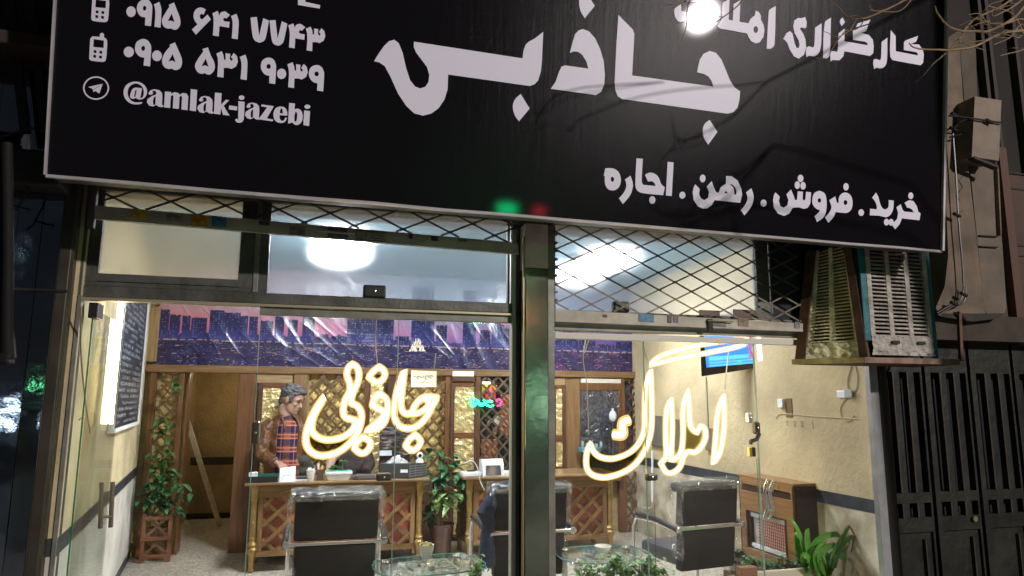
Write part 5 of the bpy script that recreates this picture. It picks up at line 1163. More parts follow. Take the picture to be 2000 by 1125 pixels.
def foliage(parent, pts, m, n, L, w_, seed, nm='leaves', spread=.06, droop=.4, stuff=True, yb=-.6):
    rr = random.Random(seed); b = MB()
    for k in range(n):
        p = rr.choice(pts); q_ = p+Vector((rr.gauss(0, spread), rr.gauss(0, spread*.8), rr.gauss(0, spread)))
        d_ = Vector((rr.uniform(-1, 1), rr.uniform(-1, .6)+yb*.3, rr.uniform(-.3, .7))); leaf(b, q_, d_, L*rr.uniform(.6, 1.2), w_*rr.uniform(.7, 1.15), droop*rr.uniform(.3, 1.4))
    return b.build(nm, m, parent, kind='stuff' if stuff else None, fix=False)
def leaves_each(parent, pts, m, n, L, w_, seed, spread, droop=.4):
    rr = random.Random(seed)
    for k in range(n):
        p = rr.choice(pts); q_ = p+Vector((rr.gauss(0, spread), rr.gauss(0, spread*.6), rr.gauss(0, spread)))
        b = MB(); leaf(b, q_, Vector((rr.uniform(-1, 1), rr.uniform(-1, .1), rr.uniform(-.4, .6))), L*rr.uniform(.7, 1.2), w_*rr.uniform(.8, 1.1), droop*rr.uniform(.4, 1.3)); b.build('leaf', m, parent, fix=False)
# climbing vine at the left lattice
YV = 7.5
v = thing('climbing_vine', 'green leafy vine climbing the far left lattice from its planter', 'plant', at(315, 1085, YV))
P = smooth_pts([(300, 1000), (312, 940), (318, 880), (325, 830), (312, 790), (330, 760), (340, 735)], 5, 90, False)
MB().tube([at(p.x, p.y, YV) for p in P], .006, 6).build('stem', STEM, v)
leaves_each(v, [at(*q_, YV-.05) for q_ in ((285, 960), (300, 945), (320, 950), (335, 960), (310, 970), (295, 975), (345, 968), (320, 985), (340, 990), (330, 940), (312, 955), (350, 1003))], LEAFD, 120, .105, .026, 11, .05)
leaves_each(v, [at(*q_, YV-.04) for q_ in ((300, 915), (318, 905), (330, 915), (312, 890), (318, 860), (310, 840), (322, 875), (335, 930), (322, 850), (328, 890), (312, 925), (320, 935))], LEAF, 95, .09, .024, 12, .03)
leaves_each(v, [at(*q_, YV-.04) for q_ in ((315, 775), (328, 768), (340, 752), (342, 770), (318, 820), (314, 845), (303, 848))], LEAF, 18, .10, .032, 13, .015)
pb = thing('lattice_planter', 'brown wooden lattice planter stand at the foot of the vine', 'planter', at(305, 1090, 7.4))
x0, x1, z0, z1 = rect(275, 1003, 335, 1085, 7.42); z0 = 0
for x in (x0, x1-.035): MB().box((x, 7.42, 0), (x+.035, 7.46, z1), .004).build('post', W_RED, pb)
for z in (z1-.06, z0+.20, .04): MB().box((x0, 7.41, z), (x1, 7.43, z+.035), .003).build('rail', W_REDX, pb)
lattice(pb, x0+.035, x1-.035, .07, z1-.06, 7.43, .16, .024, .008, W_SLAT)
MB().box((x0+.04, 7.47, .22), (x1-.04, 7.6, .30)).build('box', W_DARK, pb)
# tall plant between the desks
YP = 7.0
tp = thing('potted_plant', 'tall leafy plant with veined leaves in a ribbed brown pot between the two desks', 'plant', (at(861, 1085, YP).x, YP, 0))
cx = at(861, 1085, YP).x; zt = at(861, 1024, YP).z
prof = [(.085, 0)]
for k in range(22): prof.append((.085+.033*k/21+(.004 if k % 2 else 0), .01+(zt-.02)*k/21))
prof += [(.128, zt-.005), (.128, zt+.01), (.11, zt+.008), (.10, zt-.06)]
MB().lathe(prof, (cx, YP, 0), 28).build('pot', mat('glazed_brown_pot', (.085, .045, .03), .25, coat=.5, var=.2), tp, smooth=True)
MB().tube([(cx, YP, zt-.05), (cx+.01, YP, zt+.2), at(866, 960, YP), at(862, 920, YP), at(858, 888, YP)], [.012, .011, .01, .008, .006], 8).build('stem', STEM, tp)
MB().tube([(cx-.02, YP, zt-.05), at(852, 985, YP), at(845, 940, YP)], [.01, .009, .006], 8).build('stem', STEM, tp)
leaves_each(tp, [at(*q_, YP-.05) for q_ in ((845, 965), (858, 960), (872, 965), (885, 972), (897, 978), (880, 955), (862, 978))], LEAFP, 36, .15, .040, 21, .035, .55)
leaves_each(tp, [at(*q_, YP-.03) for q_ in ((850, 930), (862, 925), (872, 935), (880, 925), (888, 915), (858, 940), (868, 905), (893, 935), (846, 945))], mat('mid_leaf', (.05, .17, .07), .4, var=.35, vscale=9, coat=.05), 54, .13, .034, 22, .04)
leaves_each(tp, [at(*q_, YP) for q_ in ((845, 882), (852, 885), (858, 878), (862, 900), (892, 898))], LEAFD, 14, .11, .034, 23, .02)
leaves_each(tp, [at(*q_, YP+.05) for q_ in ((838, 1000), (842, 985), (848, 1010))], LEAFD, 16, .13, .04, 24, .03)
# bushes at the foot of the glass
def bush(lb, pxs, Y, n, m, L, w_, seed, soil_px, spread=.05):
    c_ = at(soil_px[0], 1125, Y); t = thing('window_plant', lb, 'plant', (c_.x, Y, 0)); pts = [at(*q_, Y) for q_ in pxs]
    rr = random.Random(seed)
    for k in range(26):
        p = rr.choice(pts); MB().tube([(p.x+rr.uniform(-.03, .03), Y+rr.uniform(-.03, .03), .3), p+Vector((rr.uniform(-.03, .03), 0, rr.uniform(0, .04)))], .003, 4).build('stem', m, t)
    foliage(t, pts, m, n, L, w_, seed, spread=spread)
    x0_, x1_q = min(p.x for p in pts)-.04, max(p.x for p in pts)+.04
    MB().box((x0_, Y-.09, .05), (x1_q, Y+.09, .32), .01).build('trough', mat('terracotta_trough', (.3, .13, .07), .7), t); return t
HERB = mat('herb_green', (.09, .22, .035), .5, var=.5, vscale=18)
bush('low bush with many small yellow green leaves behind the glass right of the column', [(1145, 1120), (1160, 1112), (1185, 1110), (1200, 1100), (1215, 1112), (1240, 1118), (1255, 1105), (1265, 1115), (1285, 1118), (1225, 1125), (1195, 1125), (1275, 1108)], 4.35, 560, HERB, .045, .014, 31, (1210,), .035)
bush('small tuft of green leaves in the bottom corner left of the column frame', [(928, 1112), (932, 1100), (925, 1125), (935, 1120)], 4.6, 60, HERB, .045, .014, 32, (930,), .02)
bush('trailing herbs spilling over a pale trough at the foot of the heater', [(1460, 1100), (1475, 1097), (1490, 1105), (1505, 1108), (1520, 1106), (1540, 1112), (1555, 1106), (1570, 1110), (1590, 1106), (1465, 1112), (1530, 1102)], 4.45, 420, mat('herb_dark', (.05, .15, .04), .5, var=.5, vscale=18), .045, .013, 33, (1530,), .028)
wt = thing('plant_trough', 'long cream trough with a wooden corner block, under the trailing herbs', 'trough', at(1530, 1125, 4.36))
x0, x1, z0, z1 = rect(1470, 1112, 1600, 1124, 4.34); MB().box((x0, 4.33, .05), (x1, 4.36, z1), .008).build('front', mat('cream_trough', (.6, .55, .4), .5), wt)
x0, x1, z0, z1 = rect(1443, 1106, 1475, 1125, 4.33); MB().box((x0, 4.3, .1), (x1, 4.36, z1), .005).build('corner_block', mat('reddish_block', (.25, .11, .05), .5), wt)
# lily with strap leaves
ly = thing('lily_plant', 'lily plant with long arching strap leaves at the right end of the window', 'plant', at(1620, 1125, 4.3))
def strap(P, Y0_, wpx, m=LEAFY):
    pts = [p for p in smooth_pts(P, 5, 120, False)]; n_ = len(pts); b = MB(); vs = []
    for i, p in enumerate(pts):
        t_ = i/(n_-1); w_ = wpx/310*math.sin(math.pi*min(1, .18+t_*.80))**.7; yy = Y0_-.10*math.sin(t_*math.pi*.8)
        c_ = at(p.x, p.y, yy); q_ = pts[min(i+1, n_-1)]-pts[max(i-1, 0)]; tdir = Vector((q_.x, 0, -q_.y)).normalized(); s_ = Vector((tdir.z, .35, -tdir.x)).normalized()
        vs += [c_+s_*w_+Vector((0, -.25*w_, 0)), c_+Vector((0, .2*w_, 0)), c_-s_*w_+Vector((0, -.25*w_, 0))]
    b.add(vs, [(3*i+a, 3*i+a+1, 3*i+a+4, 3*i+a+3) for i in range(n_-1) for a in (0, 1)]); b.build('leaf', m, ly, smooth=2, fix=False)
for k, (P, w_) in enumerate((([(1575, 1120), (1566, 1060), (1555, 1030), (1541, 1008)], 7), ([(1590, 1120), (1578, 1075), (1575, 1040), (1580, 1032)], 11), ([(1572, 1110), (1557, 1070), (1555, 1045), (1552, 1042)], 12), ([(1598, 1120), (1585, 1070), (1600, 1052), (1630, 1043), (1642, 1050)], 9), ([(1600, 1125), (1590, 1090), (1600, 1065), (1610, 1060)], 8), ([(1615, 1125), (1600, 1095), (1602, 1080), (1625, 1065), (1638, 1072)], 11), ([(1620, 1125), (1612, 1085), (1598, 1085), (1597, 1118)], 11), ([(1630, 1110), (1640, 1065), (1655, 1030), (1664, 1020), (1672, 1035), (1674, 1060), (1660, 1090)], 8), ([(1630, 1100), (1645, 1065), (1660, 1050), (1668, 1055), (1662, 1080)], 7), ([(1625, 1115), (1635, 1085), (1648, 1090), (1650, 1100)], 7), ([(1640, 1080), (1668, 1065), (1680, 1085)], 4), ([(1612, 1125), (1618, 1090), (1632, 1078), (1645, 1085)], 8), ([(1580, 1125), (1582, 1095), (1570, 1085), (1565, 1100)], 8), ([(1622, 1120), (1626, 1080), (1650, 1040), (1662, 1022)], 8))):
    strap(P, 4.32+.02*(k % 4), w_)
MB().lathe([(.10, 0), (.14, .24), (.15, .25), (.13, .25), (.12, .2)], (at(1620, 1125, 4.33).x, 4.36, .02), 18).build('pot', mat('brown_pot', (.2, .1, .06), .5), ly, smooth=True)
sp_ = thing('small_pot_plant', 'small dark green plant in a white square pot between the armchair and the heater', 'plant', at(1437, 1110, 5.3))
cpt = atz(1439, 1120, .32); cpt = at(1438, 1100, 5.3)
MB().hexa([(cpt.x-.035, 5.27, cpt.z-.06), (cpt.x+.035, 5.27, cpt.z-.06), (cpt.x+.035, 5.34, cpt.z-.06), (cpt.x-.035, 5.34, cpt.z-.06)], [(cpt.x-.05, 5.255, cpt.z+.05), (cpt.x+.05, 5.255, cpt.z+.05), (cpt.x+.05, 5.355, cpt.z+.05), (cpt.x-.05, 5.355, cpt.z+.05)]).build('pot', SHW, sp_)
foliage(sp_, [Vector((cpt.x+dx, 5.3, cpt.z+.07)) for dx in (-.03, 0, .03)], LEAFD, 60, .06, .017, 41, spread=.02)
st2 = thing('stool', 'little stand under the small white pot', 'stand', (cpt.x, 5.3, 0)); MB().box((cpt.x-.08, 5.22, .0), (cpt.x+.08, 5.38, cpt.z-.062), .01).build('block', W_MID, st2)

# ------------------------------------------------------------------ on the right wall
def wq(px0, py0, px1, py1, X=XR):   # rect on the right wall: y range and z range
    ym, xm = (py0+py1)/2, (px0+px1)/2; return atx(px1, ym, X).y, atx(px0, ym, X).y, atx(xm, py1, X).z, atx(xm, py0, X).z
ht = thing('heater_surround', 'brown wooden heater surround with a slot and a dark side against the right wall', 'heater cover', (3.5, 5.0, 0))
XH = XR-.20
yA = atx(1447, 1000, XH).y; yB_ = atx(1549, 1000, XH).y   # far, near
zT = atx(1500, 943, XH).z
def hq(px, py): p = atx(px, py, XH); return p.y, p.z
oy0, oz0 = hq(1535, 1078); oy1, oz1 = hq(1456, 1000)
sl = (hq(1448, 955)[1]+hq(1541, 968)[1])/2; sl2 = (hq(1448, 942)[1]+hq(1541, 955)[1])/2
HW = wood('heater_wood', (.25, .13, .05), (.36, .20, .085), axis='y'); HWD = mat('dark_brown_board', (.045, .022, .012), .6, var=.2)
def hb(y0, y1, z0, z1, nm='board', m=None, x0=XH, x1=XH+.02): MB().box((x0, y0, z0), (x1, y1, z1), .003).build(nm, m or HW, ht)
zo0, zo1 = hq(1500, 1082)[1], hq(1490, 1004)[1]
yo0, yo1 = hq(1537, 1040)[0], hq(1458, 1030)[0]
hb(yB_, yA, zo1, sl-.02); hb(yB_, yA, .12, zo0); hb(yB_, yo0, zo0, zo1); hb(yo1, yA, zo0, zo1)
hb(yB_, yB_+.02, sl-.02, zT-.04); hb(yA-.02, yA, sl-.02, zT-.04)
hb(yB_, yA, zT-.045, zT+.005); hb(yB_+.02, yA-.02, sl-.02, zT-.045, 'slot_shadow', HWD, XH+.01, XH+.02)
MB().box((XH, yB_-.02, zT+.006), (XR, yA+.02, zT+.026), .003).build('top_board', HW, ht)
MB().box((XH+.004, yB_-.022, .1), (XR, yB_-.002, zT+.004), .003).build('near_side', HWD, ht); MB().box((XH+.004, yA+.002, .1), (XR, yA+.02, zT), .003).build('far_side', HWD, ht)
MB().box((XH+.004, yo0-.0, zo0), (XH+.10, yo0+.03, zo1), .002).build('reveal', HWD, ht); MB().box((XH+.02, yo1-.03, zo0), (XH+.10, yo1, zo1), .002).build('reveal', HWD, ht)
for k in range(3): MB().box((XH-.001, yB_+.15+.25*k, zT-.04), (XH+.001, yB_+.155+.25*k, zT), 0).build('joint', HWD, ht)
gh = thing('gas_heater', 'white gas heater with glowing orange bars behind its grid in the wooden surround', 'heater', (XH+.1, (yo0+yo1)/2, zo0))
y0h, y1h = yo0+.02, yo1-.02
MB().box((XH+.05, y0h, zo0), (XH+.14, y1h, zo1-.01), .006).build('body', mat('heater_enamel', (.55, .52, .46), .4), gh)
MB().box((XH+.025, y0h, zo1-.05), (XH+.05, y1h, zo1-.012), .004).build('top_hood', SHW, gh); MB().box((XH+.025, y0h, zo0+.005), (XH+.05, y1h, zo0+.04), .004).build('bottom_lip', SHW, gh)
MB().box((XH+.045, y0h+.02, zo0+.045), (XH+.049, y1h-.10, zo1-.055)).build('ceramic_panel', emit('heater_glow', (.8, .30, .20), .22), gh)
for k in range(16):
    y = y0h+.02+(y1h-y0h-.12)*k/15; MB().box((XH+.036, y-.0025, zo0+.042), (XH+.040, y+.0025, zo1-.05)).build('grid_bar', SHW, gh)
for k in range(9):
    z = zo0+.05+(zo1-zo0-.11)*k/8; MB().box((XH+.031, y0h+.015, z-.002), (XH+.035, y1h-.09, z+.002)).build('grid_bar', mat('dark_bar', (.12, .07, .06), .4), gh)

tv = thing('television', 'flat television hung tilted high on the right wall, showing a blue picture', 'television', atx(1430, 735, 3.45))
XT = 3.42
cs = [(1374, 640), (1493, 640), (1496, 709), (1381, 735)]
def tvp(px, py, off=0): p = atx(px, py, XT+off); return p
oc = [tvp(1364, 620), tvp(1500, 612), tvp(1494, 717), tvp(1368, 740)]
Nn = (oc[1]-oc[0]).cross(oc[3]-oc[0]).normalized(); Nn = Nn if Nn.x < 0 else -Nn
TV0, TV1, TV2, TV3 = at(1366, 640, 5.6), at(1489, 640, 5.25), at(1488, 717, 5.25), at(1370, 735, 5.6)
e1 = (TV1-TV0); 
TV0.z = max(TV0.z, TV1.z); 
frm = [TV0+Vector((0, 0, .12)), TV1+Vector((0, 0, .12)), TV2, TV3]
nrm = (frm[1]-frm[0]).cross(frm[3]-frm[0]).normalized(); nrm = nrm if nrm.y < 0 else -nrm
MB().poly([frm], -nrm, .05).build('casing', mat('tv_black', (.015, .012, .012), .25), tv)
cc_ = sum(frm, Vector())/4
scr = [p.lerp(cc_, .10)+nrm*.004 for p in frm]; scr[2] = at(1481, 709, 5.26)+nrm*.004; scr[3] = at(1380, 718, 5.57)+nrm*.004
def scol(u, v):
    if v < .22 and .05 < u < .95 and int(v*60) % 3: c_ = (.12, .55, .75)
    else: c_ = (.05, .22+.1*v, .75)
    if u > .82 and .1 < v < .75: c_ = (.6, .08, .15) if (u*40+v*9) % 3 < 1.6 else (.1, .3, .8)
    if .6 < u < .7 and v < .08: c_ = (.1, .5, .3)
    if v > .8 and u < .3: c_ = (.35, .6, .85)
    return c_
painted('screen', lambda u, v: scr[3].lerp(scr[2], u).lerp(scr[0].lerp(scr[1], u), v), 60, 36, scol, vcol_mat('tv_picture', .15, emis=.55), tv)
MB().bar((XR-.005, 5.42, 2.05), cc_-nrm*.06, .06, .04).build('wall_arm', BLACKP, tv)
# small things fixed to the right wall
def wall_thing(nm, lb, cat, px0, py0, px1, py1, d, m, pn='cover'):
    y0, y1, z0, z1 = wq(px0, py0, px1, py1); t = thing(nm, lb, cat, (XR, (y0+y1)/2, z0)); MB().box((XR-d, y0, z0), (XR-.001, y1, z1), .004).build(pn, m, t); return t
wall_thing('light_switch', 'white round doorbell fitting high on the rough beige wall', 'switch', 1524, 779, 1534, 796, .03, SHW)
wall_thing('shadow_plate', 'brown narrow plate standing in for the shadow beside the white fitting', 'plate', 1535, 778, 1548, 815, .006, mat('shadow_brown', (.16, .09, .04), .8))  # thin brown plate put on the wall as a cast shadow
so = wall_thing('socket', 'grey white double socket with looping wires near the right post', 'socket', 1638, 763, 1663, 777, .02, SHW); 
y0, y1, z0, z1 = wq(1655, 761, 1670, 777); MB().box((XR-.028, y0, z0), (XR-.021, y1, z1), .003).build('grey_plug', mat('grey_plug', (.35, .36, .36), .5), so)
def wcable(lb, L, r, m, X=XR-.006, nm='cable'):
    t = thing(nm, lb, 'cable', atx(*L[0][0], X))
    for l in L: P = smooth_pts(l, 6, 100, False); MB().tube([atx(p.x, p.y, X) for p in P], r, 6).build('wire', m, t, smooth=True)
wcable('thin pale wires looping round the socket on the beige wall', [[(1663, 715), (1655, 745), (1660, 765), (1672, 760), (1674, 730), (1668, 710)], [(1655, 775), (1642, 795), (1646, 818), (1658, 822), (1668, 812)]], .0035, mat('beige_cable', (.45, .40, .28), .6))
wcable('white conduit running level across the beige wall below the sockets', [[(1515, 818), (1520, 810), (1532, 808), (1590, 813), (1675, 818)]], .0032, mat('yellowed_conduit', (.55, .48, .32), .6))
scr_ = thing('plaster_patch', 'faint row of old mounting marks on the beige wall under the conduit', 'marks', atx(1560, 830, XR-.002))
for a in ((1537, 822, 1552, 832), (1554, 822, 1566, 833), (1568, 823, 1588, 836)):
    y0, y1, z0, z1 = wq(*a)
    for q_ in (((XR-.003, y0, z0), (XR, y1, z0+.004)), ((XR-.003, y0, z1-.004), (XR, y1, z1)), ((XR-.003, y0, z0), (XR, y0+.006, z1)), ((XR-.003, y1-.006, z0), (XR, y1, z1))): MB().box(*q_).build('mark', mat('mark_tan', (.42, .35, .24), .9), scr_)
wall_thing('curtain_rail', 'thin dark rod on the wall beneath the television', 'rod', 1381, 736, 1384, 880, .012, mat('faint_rod', (.35, .30, .2), .7), 'rod')
# grey plates stand in for dark window reflections between the letters
gpn = thing('reflection_plates', 'flat dark grey plates imitating window reflections behind the right lit word', 'reflection', atx(1320, 872, XR))
for a in ((1276, 812, 1300, 872), (1302, 818, 1330, 874), (1382, 836, 1398, 880)):
    y0, y1, z0, z1 = wq(*a); MB().box((XR-.03, y0, z0), (XR-.001, y1, z1), .004).build('panel', mat('reflection_grey', (.16, .145, .12), .6, var=.15), gpn)
# pipe at the far right corner
pp = thing('water_pipe', 'white upright pipe with a bent grey foot beneath the right lit word', 'pipe', atx(1276, 985, XR-.15))
MB().tube([at(1274, 880, 6.6), at(1274, 980, 6.6)], .012, 8).build('pipe', SHW, pp, smooth=True); MB().tube([at(1274, 980, 6.6), at(1274, 990, 6.6), at(1266, 993, 6.6), at(1252, 990, 6.6)], .008, 8).build('elbow', ALU, pp, smooth=True)
wr = thing('pull_wire', 'thin dark wire hanging down the glass past the armchair back', 'wire', at(1281, 1100, 4.06))
MB().tube([at(1279, 985, 4.06), at(1281, 1110, 4.06)], .002, 5).build('wire', BLACKP, wr)
wr = thing('pull_wire', 'thin wire running down the glass edge from the padlock to the herbs', 'wire', at(1487, 1100, 3.97))
MB().tube([at(1478, 895, 3.975), at(1483, 1000, 3.975), at(1488, 1115, 3.975)], .003, 5).build('wire', mat('grey_wire', (.25, .22, .18), .5), wr)

# ------------------------------------------------------------------ on the left wall
bbd = thing('blackboard', 'tall blackboard covered in chalk notes on the left wall beside the bright tube', 'blackboard', onleft(245, 830, .03))
q4 = [onleft(*p, .03) for p in ((238, 594), (287, 598), (270, 824), (228, 832))]
q4 = [onleft(234, 594, .03), onleft(286, 594, .03), onleft(270, 825, .03), onleft(226, 833, .03)]
yfar = (q4[1].y+q4[2].y)/2; ynear = (q4[0].y+q4[3].y)/2
def lw_pt(y, z, off): s_ = (y-LA.y)/(LB.y-LA.y); return along_left(s_, z, off)
zt_, zb2 = 2.42, (q4[2].z+q4[3].z)/2
rb_ = random.Random(9); CHALK = {}
for row in range(30):
    z = zt_-.06-row*.047
    for k in range(60):
        if rb_.random() < .6: CHALK[(row, k)] = rb_.random()
def bcol(u, v):
    z = zb2+(zt_-zb2)*v; k = (zt_-.06-z)/.047; row = int(k); fr_ = k-row; c0 = .012+.01*noise.noise(Vector((u*3, v*5, 0)))
    base = [c0, c0*1.15, c0*1.6]
    if abs(u-.5) < .44 and .2 < fr_ < .75 and row >= 0:
        n_ = noise.noise(Vector((u*38, row*7.1+fr_*2.2, 3))); m_ = noise.noise(Vector((u*5, row*3.3, 8)))
        if abs(n_) < .13 and m_ > -.25: return [.26, .29, .34]
    sm = noise.noise(Vector((u*4, v*9, 5))); 
    if sm > .2: base = [b_+.02*(sm) for b_ in base]
    return base
painted('board', lambda u, v: lw_pt(ynear+(yfar-ynear)*u, zb2+(zt_-zb2)*v, .031), 110, 260, bcol, vcol_mat('chalk_surface', .5), bbd)
def lbar(y0, y1, z0, z1, o0, o1): return MB().hexa([lw_pt(y0, z0, o0), lw_pt(y1, z0, o0), lw_pt(y1, z0, o1), lw_pt(y0, z0, o1)], [lw_pt(y0, z1, o0), lw_pt(y1, z1, o0), lw_pt(y1, z1, o1), lw_pt(y0, z1, o1)])
for a in ((ynear, yfar, zb2-.025, zb2), (ynear, yfar, zt_, zt_+.025), (yfar, yfar+.02, zb2-.025, zt_+.025), (ynear-.03, ynear, zb2-.025, zt_+.025)): lbar(*a, .005, .045).build('frame', WHITE, bbd)
lbar(ynear, yfar, zb2-.02, zt_, .006, .029).build('backing', BLACKP, bbd)
tl = thing('tube_lamp', 'long bright warm tube lamp upright on the left wall beside the blackboard', 'lamp', onleft(223, 828, .12))
PT, PB = onleft(233, 592, .10), onleft(223, 826, .10)
PT.y = PB.y = (PT.y+PB.y)/2; PT.x = PB.x = (PT.x+PB.x)/2; PT.z = onleft(234, 588, .10).z+.02
MB().tube([PT, PB], .0085, 10).build('tube', emit('warm_white_tube', (1.0, .82, .46), 22), tl, smooth=True)
MB().bar(PT+Vector((-.024, .03, 0)), PB+Vector((-.024, .03, -.01)), .014, .02).build('fitting', WHITE, tl); MB().lathe([(.018, 0), (.02, .04)], PB-Vector((0, 0, .04)), 10).build('end_cap', mat('grey_cap', (.4, .4, .38), .5), tl)
wcb = thing('cable', 'brown wires dangling on the cream wall behind the open glass door', 'cable', onleft(170, 700, .02))
for L in ([(157, 600), (158, 690), (166, 780), (176, 845)], [(168, 800), (176, 838), (184, 828), (185, 806)], [(160, 815), (155, 820)]):
    P = smooth_pts(L, 5, 100, False); MB().tube([onleft(p.x, p.y, .015) for p in P], .004, 5).build('wire', mat('brown_cable', (.22, .16, .08), .6), wcb)
# ------------------------------------------------------------------ evaporative cooler
YC = 3.62
cl = thing('evaporative_cooler', 'teal evaporative cooler with limescale crusted louvres, hung right of the shop front', 'air cooler', at(1750, 705, YC))
TEAL = mat('teal_enamel', (.010, .11, .14), .5, col2=(.02, .17, .20), vscale=5, bump=.3, bscale=18)
LIME = mat('limescale', (.46, .42, .37), .8, var=.25, vscale=12, bump=1.0, bscale=30, dist=.03)
CREAMP = mat('cream_crust_lit', (.85, .78, .48), .8, var=.25, vscale=10, bump=1.0, bscale=26, dist=.03)  # crust colour raised to pale cream for the yellow light on this side
SLOT = mat('slot_dark', (.035, .033, .028), .9)
RUST = mat('rust_wood', (.11, .05, .025), .75, var=.45, vscale=9, bump=.4, bscale=20)
fx0, fx1 = (at(1692, 600, YC).x+at(1688, 700, YC).x)/2, at(1822, 600, YC).x
fz0 = at(1760, 698, YC).z; fz1 = 2.75
YK = 3.97
MB().box((fx0+.0, YC+.034, fz0+.02), (fx1-.0, YK, fz1)).build('body', TEAL, cl)
# teal corner strips
MB().box((fx0-.004, YC+.0, fz0+.10), (fx0+.045, YC+.02, fz1), .006).build('corner_strip', TEAL, cl); MB().box((fx1-.022, YC+.0, fz0), (fx1+.012, YC+.02, fz1), .006).build('corner_strip', TEAL, cl)
def louvre_panel(O, ux, uz, W, Hh, cols, n, m, nm, gap=.14, crust=.0):
    """panel with rows of pressed slots: frame members plus blades as parts"""
    nrm_ = ux.cross(uz).normalized()
    if nrm_.y > .5: nrm_ = -nrm_
    cw = W/(cols+(cols+1)*gap); g_ = cw*gap
    P = lambda x, z, o=0: O+ux*x+uz*z+nrm_*o
    def plate_(x0, x1, z0, z1, o0, o1, m_, nm_): return MB().hexa([P(x0, z0, o0), P(x1, z0, o0), P(x1, z0, o1), P(x0, z0, o1)], [P(x0, z1, o0), P(x1, z1, o0), P(x1, z1, o1), P(x0, z1, o1)]).build(nm_, m_, cl)
    plate_(0, W, 0, Hh, -.03, -.026, SLOT, nm+'_inside')
    b0 = .13*Hh if crust == 0 else crust
    for k in range(cols+1):
        xa = k*(cw+g_); plate_(xa, xa+g_, b0, Hh, -.02, .0, m, 'upright')
    # lumpy base area
    nu, nv = 40, 18
    def f(u, v):
        x, z = u*W, v*(b0+.004); p = P(x, z); h_ = .012*noise.noise(p*28)+.007*noise.noise(p*70); return P(x, z, .002+h_*(1.1-v*.6))
    MB().grid(f, nu, nv).build('crust', m, cl, smooth=2)
    st_ = (Hh-b0)/n
    for c_ in range(cols):
        x0_ = g_+c_*(cw+g_); x1_2 = x0_+cw
        for k in range(n):
            z0_ = b0+st_*k+.2*st_*0; j = random.uniform(-.001, .001)
            MB().hexa([P(x0_, z0_, .004), P(x1_2, z0_+j, .004), P(x1_2, z0_+j, -.014), P(x0_, z0_, -.014)], [P(x0_, z0_+st_*.46, -.008), P(x1_2, z0_+st_*.46+j, -.008), P(x1_2, z0_+st_*.46, -.018), P(x0_, z0_+st_*.46, -.018)]).build('louvre_blade', m, cl)
    for x_ in ((W*.3, W*.42), (W*.72, W*.84)) if cols == 3 else ((W*.42, W*.56),): plate_(x_[0], x_[1], b0*.62, b0*.78, .012, .016, SLOT, 'drain_slot')
X = Vector((1, 0, 0)); Z = Vector((0, 0, 1))
louvre_panel(Vector((fx0+.045, YC, fz0+.012)), X, Z, fx1-fx0-.067, fz1-fz0-.02, 3, 31, LIME, 'front', gap=.30, crust=.12)
# leaning wooden frame; left side panel cream, brightened for the warm shop light
A0, A1 = at(1568, 703, 3.93), at(1688, 702, YC+.005)       # foot of side panel: far, near
B0 = at(1590, 478, 3.93); B1 = at(1654, 470, YC+.06)
def extend(a, b2, z): return a+(b2-a)*((z-a.z)/(b2.z-a.z))
T0, T1 = extend(A0, B0, 2.55), extend(A1, B1, 2.55)
def bil(u, v): return (A0.lerp(A1, u)).lerp(T0.lerp(T1, u), v)
ns = (A1-A0).cross(T0-A0).normalized(); ns = ns if ns.x < 0 else -ns
nB = 28
for c_ in range(2):
    for k in range(nB):
        v0 = .15+.85*k/nB; v1 = v0+.85/nB*.5; u0, u1 = (.17, .45) if c_ == 0 else (.56, .88)
        q0, q1, q2, q3 = bil(u0, v0)+ns*.008, bil(u1, v0+.006)+ns*.008, bil(u1, v1+.006)-ns*.006, bil(u0, v1)-ns*.006
        MB().hexa([q0, q1, q1-ns*.012, q0-ns*.012], [q3, q2, q2-ns*.012, q3-ns*.012]).build('louvre_blade', CREAMP, cl)
for (u0, u1) in ((0, .17), (.45, .56), (.88, 1.0)):
    MB().hexa([bil(u0, .13), bil(u1, .13), bil(u1, .13)-ns*.01, bil(u0, .13)-ns*.01], [bil(u0, 1), bil(u1, 1), bil(u1, 1)-ns*.01, bil(u0, 1)-ns*.01]).build('upright', CREAMP, cl)
MB().grid(lambda u, v: bil(u, v*.15)+ns*(.004+.010*noise.noise(bil(u, v*.15)*30)), 34, 16).build('crust', CREAMP, cl, smooth=2)
SIN = mat('side_inside_lit', (.10, .085, .045), .9)  # slot backing lightened as if warm light reached it
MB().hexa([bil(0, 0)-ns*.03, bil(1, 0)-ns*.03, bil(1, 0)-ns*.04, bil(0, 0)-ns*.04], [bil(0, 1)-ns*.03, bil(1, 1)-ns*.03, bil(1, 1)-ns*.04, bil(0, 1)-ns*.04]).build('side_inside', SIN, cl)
wf = thing('cooler_frame', 'leaning brown wooden strips and rusty shelf carrying the evaporative cooler', 'shelf', at(1700, 708, YC))
BRW = mat('old_brown_board', (.075, .035, .014), .6, var=.4, vscale=8, bump=.3, bscale=14)
d_ = Vector((-.02, .0, 0))
MB().bar(A0+d_, T0+d_, .06, .03, up=ns).build('wooden_strip', BRW, wf); MB().bar(A1+Vector((.0, -.0, 0)), T1+Vector((.0, -.0, 0)), .045, .035, up=ns).build('wooden_strip', BRW, wf)
MB().hexa([A1+Vector((.01, .0, 0)), A1+Vector((.05, -.0, 0)), A1+Vector((.05, .05, 0)), A1+Vector((.01, .05, 0))], [T1+Vector((-.01, .0, 0)), T1+Vector((.02, 0, 0)), T1+Vector((.02, .05, 0)), T1+Vector((-.01, .05, 0))]).build('inner_strip', mat('maroon_strip', (.06, .022, .016), .6, var=.3), wf)
